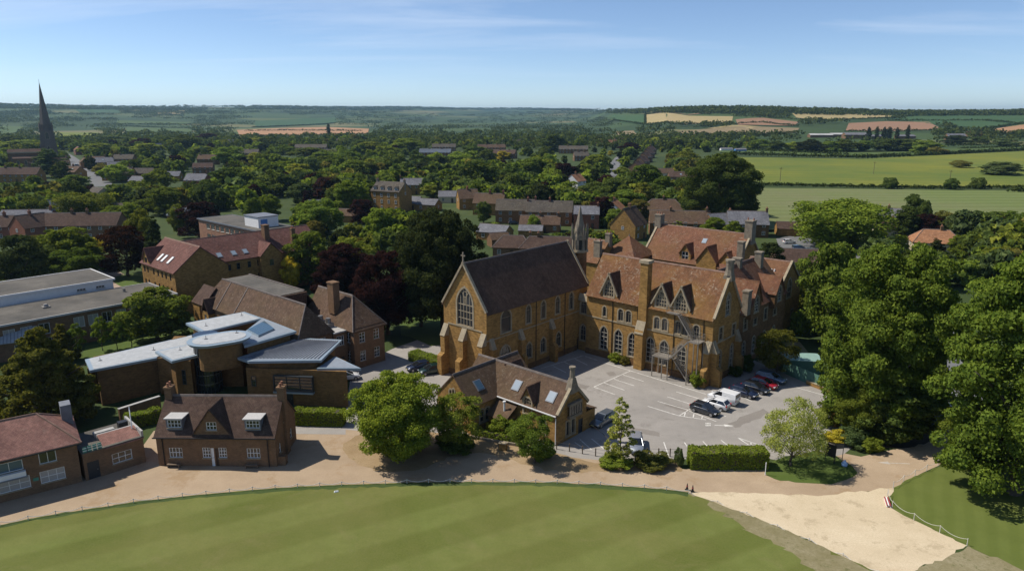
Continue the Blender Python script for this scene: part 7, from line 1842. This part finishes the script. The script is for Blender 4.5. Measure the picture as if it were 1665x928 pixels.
# ------------------------------------------------------------------ cars
CARM = {}
def loft(stations, prof_):
    m = MB(); rings = []
    for s in stations: rings.append([m.P(p) for p in prof_(*s)])
    for a, b in zip(rings[:-1], rings[1:]):
        n = len(a)
        for i in range(n): j = (i + 1) % n; m.f.append((a[i], a[j], b[j], b[i]))
    m.f.append(tuple(reversed(rings[0]))); m.f.append(tuple(rings[-1])); return m
def body_prof(x, zb, zt, hw):
    c = .09
    h = [(-hw * .93, zb), (-hw, zb + .18), (-hw, zt - .26), (-hw * .97, zt - .08), (-hw * .86, zt)]
    return [(x, y, z) for y, z in h] + [(x, -y, z) for y, z in h[::-1]]
def car_kind(kind):
    if kind in CARM: return CARM[kind]
    if kind == 'van':
        L_, st, cab, hw = 4.35, [(-2.15, .35, 1.15, .80), (-2.1, .28, 1.2, .87), (-1, .22, 1.22, .9), (.6, .22, 1.2, .9), (1.1, .22, 1.1, .89), (1.75, .24, .98, .85), (2.08, .3, .85, .78), (2.17, .4, .68, .7)], None, .9
        cab = [(-2.12, .84), (-2.08, .80), (.15, .80), (1.05, .72)]; roof = 1.82
        base = [(-2.12, .85), (1.35, .85)]; top = [(-2.06, .77), (.35, .75)]
    elif kind == 'estate':
        st = [(-2.28, .38, .72, .74), (-2.2, .28, .98, .83), (-1.3, .22, .99, .88), (.5, .22, .97, .88), (1.1, .22, .92, .87), (1.8, .24, .82, .83), (2.15, .3, .7, .75), (2.24, .38, .58, .66)]
        base = [(-2.2, .80), (1.12, .80)]; top = [(-1.85, .62), (.15, .62)]; roof = 1.47
    else:
        st = [(-1.98, .4, .72, .72), (-1.9, .28, .96, .81), (-1.1, .22, .98, .86), (.4, .22, .97, .86), (1.0, .22, .93, .85), (1.6, .24, .82, .81), (1.92, .3, .68, .73), (2.0, .4, .56, .64)]
        base = [(-1.9, .78), (1.08, .78)]; top = [(-1.4, .60), (.05, .60)]; roof = 1.46
    belt = 1.14 if kind == 'van' else .93
    body = loft(st, body_prof).mesh('body', 'paint_white', True)
    g = MB(); b, t = base, top
    q0 = [(b[0][0], -b[0][1], belt), (b[1][0], -b[1][1], belt - .03), (b[1][0], b[1][1], belt - .03), (b[0][0], b[0][1], belt)]
    q1 = [(t[0][0], -t[0][1], roof - .05), (t[1][0], -t[1][1], roof - .05), (t[1][0], t[1][1], roof - .05), (t[0][0], t[0][1], roof - .05)]
    g.solid(q0, q1); glass_ = g.mesh('windows', 'car_glass')
    r = MB(); xs = t[0][0] - .04, t[1][0] + .03; w0 = t[0][1] + .02
    r.solid([(xs[0], -w0, roof - .055), (xs[1], -w0, roof - .055), (xs[1], w0, roof - .055), (xs[0], w0, roof - .055)], [(xs[0] + .12, -w0 + .09, roof), (xs[1] - .12, -w0 + .09, roof), (xs[1] - .12, w0 - .09, roof), (xs[0] + .12, w0 - .09, roof)])
    def lerp3(p, q, k): return tuple(p[i] + (q[i] - p[i]) * k for i in range(3))
    for i in range(4): r.tube(q0[i], q1[i], .045, .04, 5)
    for sg in (1, -1):
        i0, i1 = ((0, 1) if sg < 0 else (3, 2))
        mids = (.46, .72) if kind == 'estate' else (.5,)
        for k in mids: r.tube(lerp3(q0[i0], q0[i1], k), lerp3(q1[i0], q1[i1], k), .04, n=5)
    if kind == 'van':
        for sg in (1, -1): r.solid([(-2.1, sg * .86, 1.1), (-.1, sg * .86, 1.1), (-.1, sg * .84, 1.1), (-2.1, sg * .84, 1.1)], [(-2.05, sg * .79, 1.79), (-.1, sg * .79, 1.79), (-.1, sg * .76, 1.79), (-2.05, sg * .76, 1.79)])
    rf = r.mesh('roof_panel', 'paint_white')
    wh = MB(); wh.tube((0, -.1, 0), (0, .1, 0), .315, n=16); wm = wh.mesh('tyre', 'tyre', False); rm = MB().tube((0, -.112, 0), (0, .112, 0), .2, n=10).mesh('rim', 'rim')
    CARM[kind] = (body, glass_, rf, wm, rm, st, base, roof); return CARM[kind]
def car(label, xy, heading, kind, paint, group=None):
    body, gl_, rf, wm, rm, st, base, roof = car_kind(kind)
    t = thing('parked_van' if kind == 'van' else 'parked_car', label, 'van' if kind == 'van' else 'car', (xy[0], xy[1], .012), heading, group)
    def slot(o):
        o.material_slots[0].link = 'OBJECT'; o.material_slots[0].material = MATS[paint]; return o
    b = slot(link('body', body, t)); link('windows', gl_, t); slot(link('roof_panel', rf, t))
    wb = 1.38 if kind == 'estate' else 1.27
    for sx_ in (-1, 1):
        for sy_ in (-1, 1):
            w = link('wheel', wm, t, (sx_ * wb, sy_ * .76, .315)); link('rim', rm, w)
    xf, xr = st[-2][0], st[0][0]; hw = st[-2][3]; zt = st[-2][2]
    for sy_ in (-1, 1):
        MB((xf - .06, sy_ * (hw - .12), 0)).box(-.16, -.16, zt - .14, .10, .16, zt + .0).obj('headlight', 'lamp_clear', b)
        MB((xr + .06, sy_ * .66, 0)).box(-.08, -.10, .72, .10, .14, .98).obj('tail_light', 'lamp_red', b)
        MB((base[1][0] - .3, sy_ * .92, 0)).box(-.08, -.06, 1.0, .08, .09, 1.13).obj('wing_mirror', paint, b)
    MB((st[-1][0], 0, 0)).box(-.02, -.26, .40, .025, .26, .51).obj('number_plate', 'plate', b)
    MB((st[0][0], 0, 0)).box(-.025, -.26, .62, .03, .26, .73).obj('number_plate', 'plate', b)
    return t
UA = ROT
def lrow(px): return G(*px)
car('dark grey hatchback nearest the camera in the right row', G(1146, 671), UA, 'hatch', 'paint_dark')
car('white hatchback reversed between dark hatchback and van', G(1163, 662), UA + math.pi, 'hatch', 'paint_white')
car('white panel van parked beside the white hatchback', G(1176, 653), UA + math.pi, 'van', 'paint_white')
car('dark navy hatchback right of the white van', G(1209, 643), UA, 'hatch', 'paint_navy')
car('black car with bright window line before the red car', G(1228, 636), UA, 'hatch', 'paint_black')
car('red car half hidden in the shade of the row', G(1242, 629), UA, 'hatch', 'paint_red')
car('blue grey estate at the far end of the row', G(1253, 619.5), UA, 'estate', 'paint_bluegrey')
car('grey estate parked behind the lodge gable', G(979, 688), math.radians(228), 'estate', 'paint_grey')
car('silver car facing the lawn beside the birch', G(1034, 728), math.radians(262), 'estate', 'paint_silver')
car('dark blue car by the hedge left of the chapel', G(681, 601), math.radians(207), 'hatch', 'paint_navy')
car('dark green car nearest the chapel buttress', G(701, 606.5), math.radians(207), 'hatch', 'paint_green')
car('white car peeping out behind the modern building', G(564, 617), math.radians(20), 'hatch', 'paint_white')
for i, (px, py, hd, kd, pt_, lb) in enumerate([(145, 304, 60, 'hatch', 'paint_white', 'white car on the church road'), (139, 309, 60, 'hatch', 'paint_silver', 'silver car behind the white one on the church road'), (126, 270, 40, 'hatch', 'paint_dark', 'dark car far up the church road'),
        (1283, 396, 10, 'hatch', 'paint_white', 'white car on the road right of the school'), (836, 365, 5, 'estate', 'paint_black', 'black car in front of the ivy terrace'), (924, 361, 20, 'estate', 'paint_white', 'white car parked left of the red brick house'), (998, 268, 70, 'hatch', 'paint_silver', 'silver car on the middle street'), (1003, 262, 70, 'hatch', 'paint_dark', 'dark car higher up the middle street'),
        (1300, 408, 0, 'van', 'paint_bluegrey', 'blue van by the road apron right of the school'), (1318, 411, 5, 'hatch', 'paint_bluegrey', 'blue car beside the van on the road apron'), (1472, 404, 10, 'hatch', 'paint_white', 'white car in front of the brown roofed house right'), (60, 405, 15, 'hatch', 'paint_white', 'white car glimpsed in trees at the left edge'), (1548, 672, 75, 'hatch', 'paint_silver', 'silver car on the main road between the chestnuts')]):
    car(lb, G(px, py), math.radians(hd), kd, pt_)
# ------------------------------------------------------------------ the air
hz = MB().box(-13000, -13000, -8, 13000, 13200, 165).obj('haze', None)
tag(hz, 'thin blue summer haze over the countryside', None, kind='stuff')
hm = bpy.data.materials.new('haze'); hm.use_nodes = True; ht = hm.node_tree; ht.nodes.clear()
ho = ht.nodes.new('ShaderNodeOutputMaterial'); hv = ht.nodes.new('ShaderNodeVolumePrincipled')
hv.inputs['Color'].default_value = (.46, .74, 1.0, 1); hv.inputs['Density'].default_value = HAZE_D if 'HAZE_D' in globals() else 6e-5; hv.inputs['Anisotropy'].default_value = .35
ht.links.new(hv.outputs[0], ho.inputs['Volume']); hz.data.materials.append(hm)
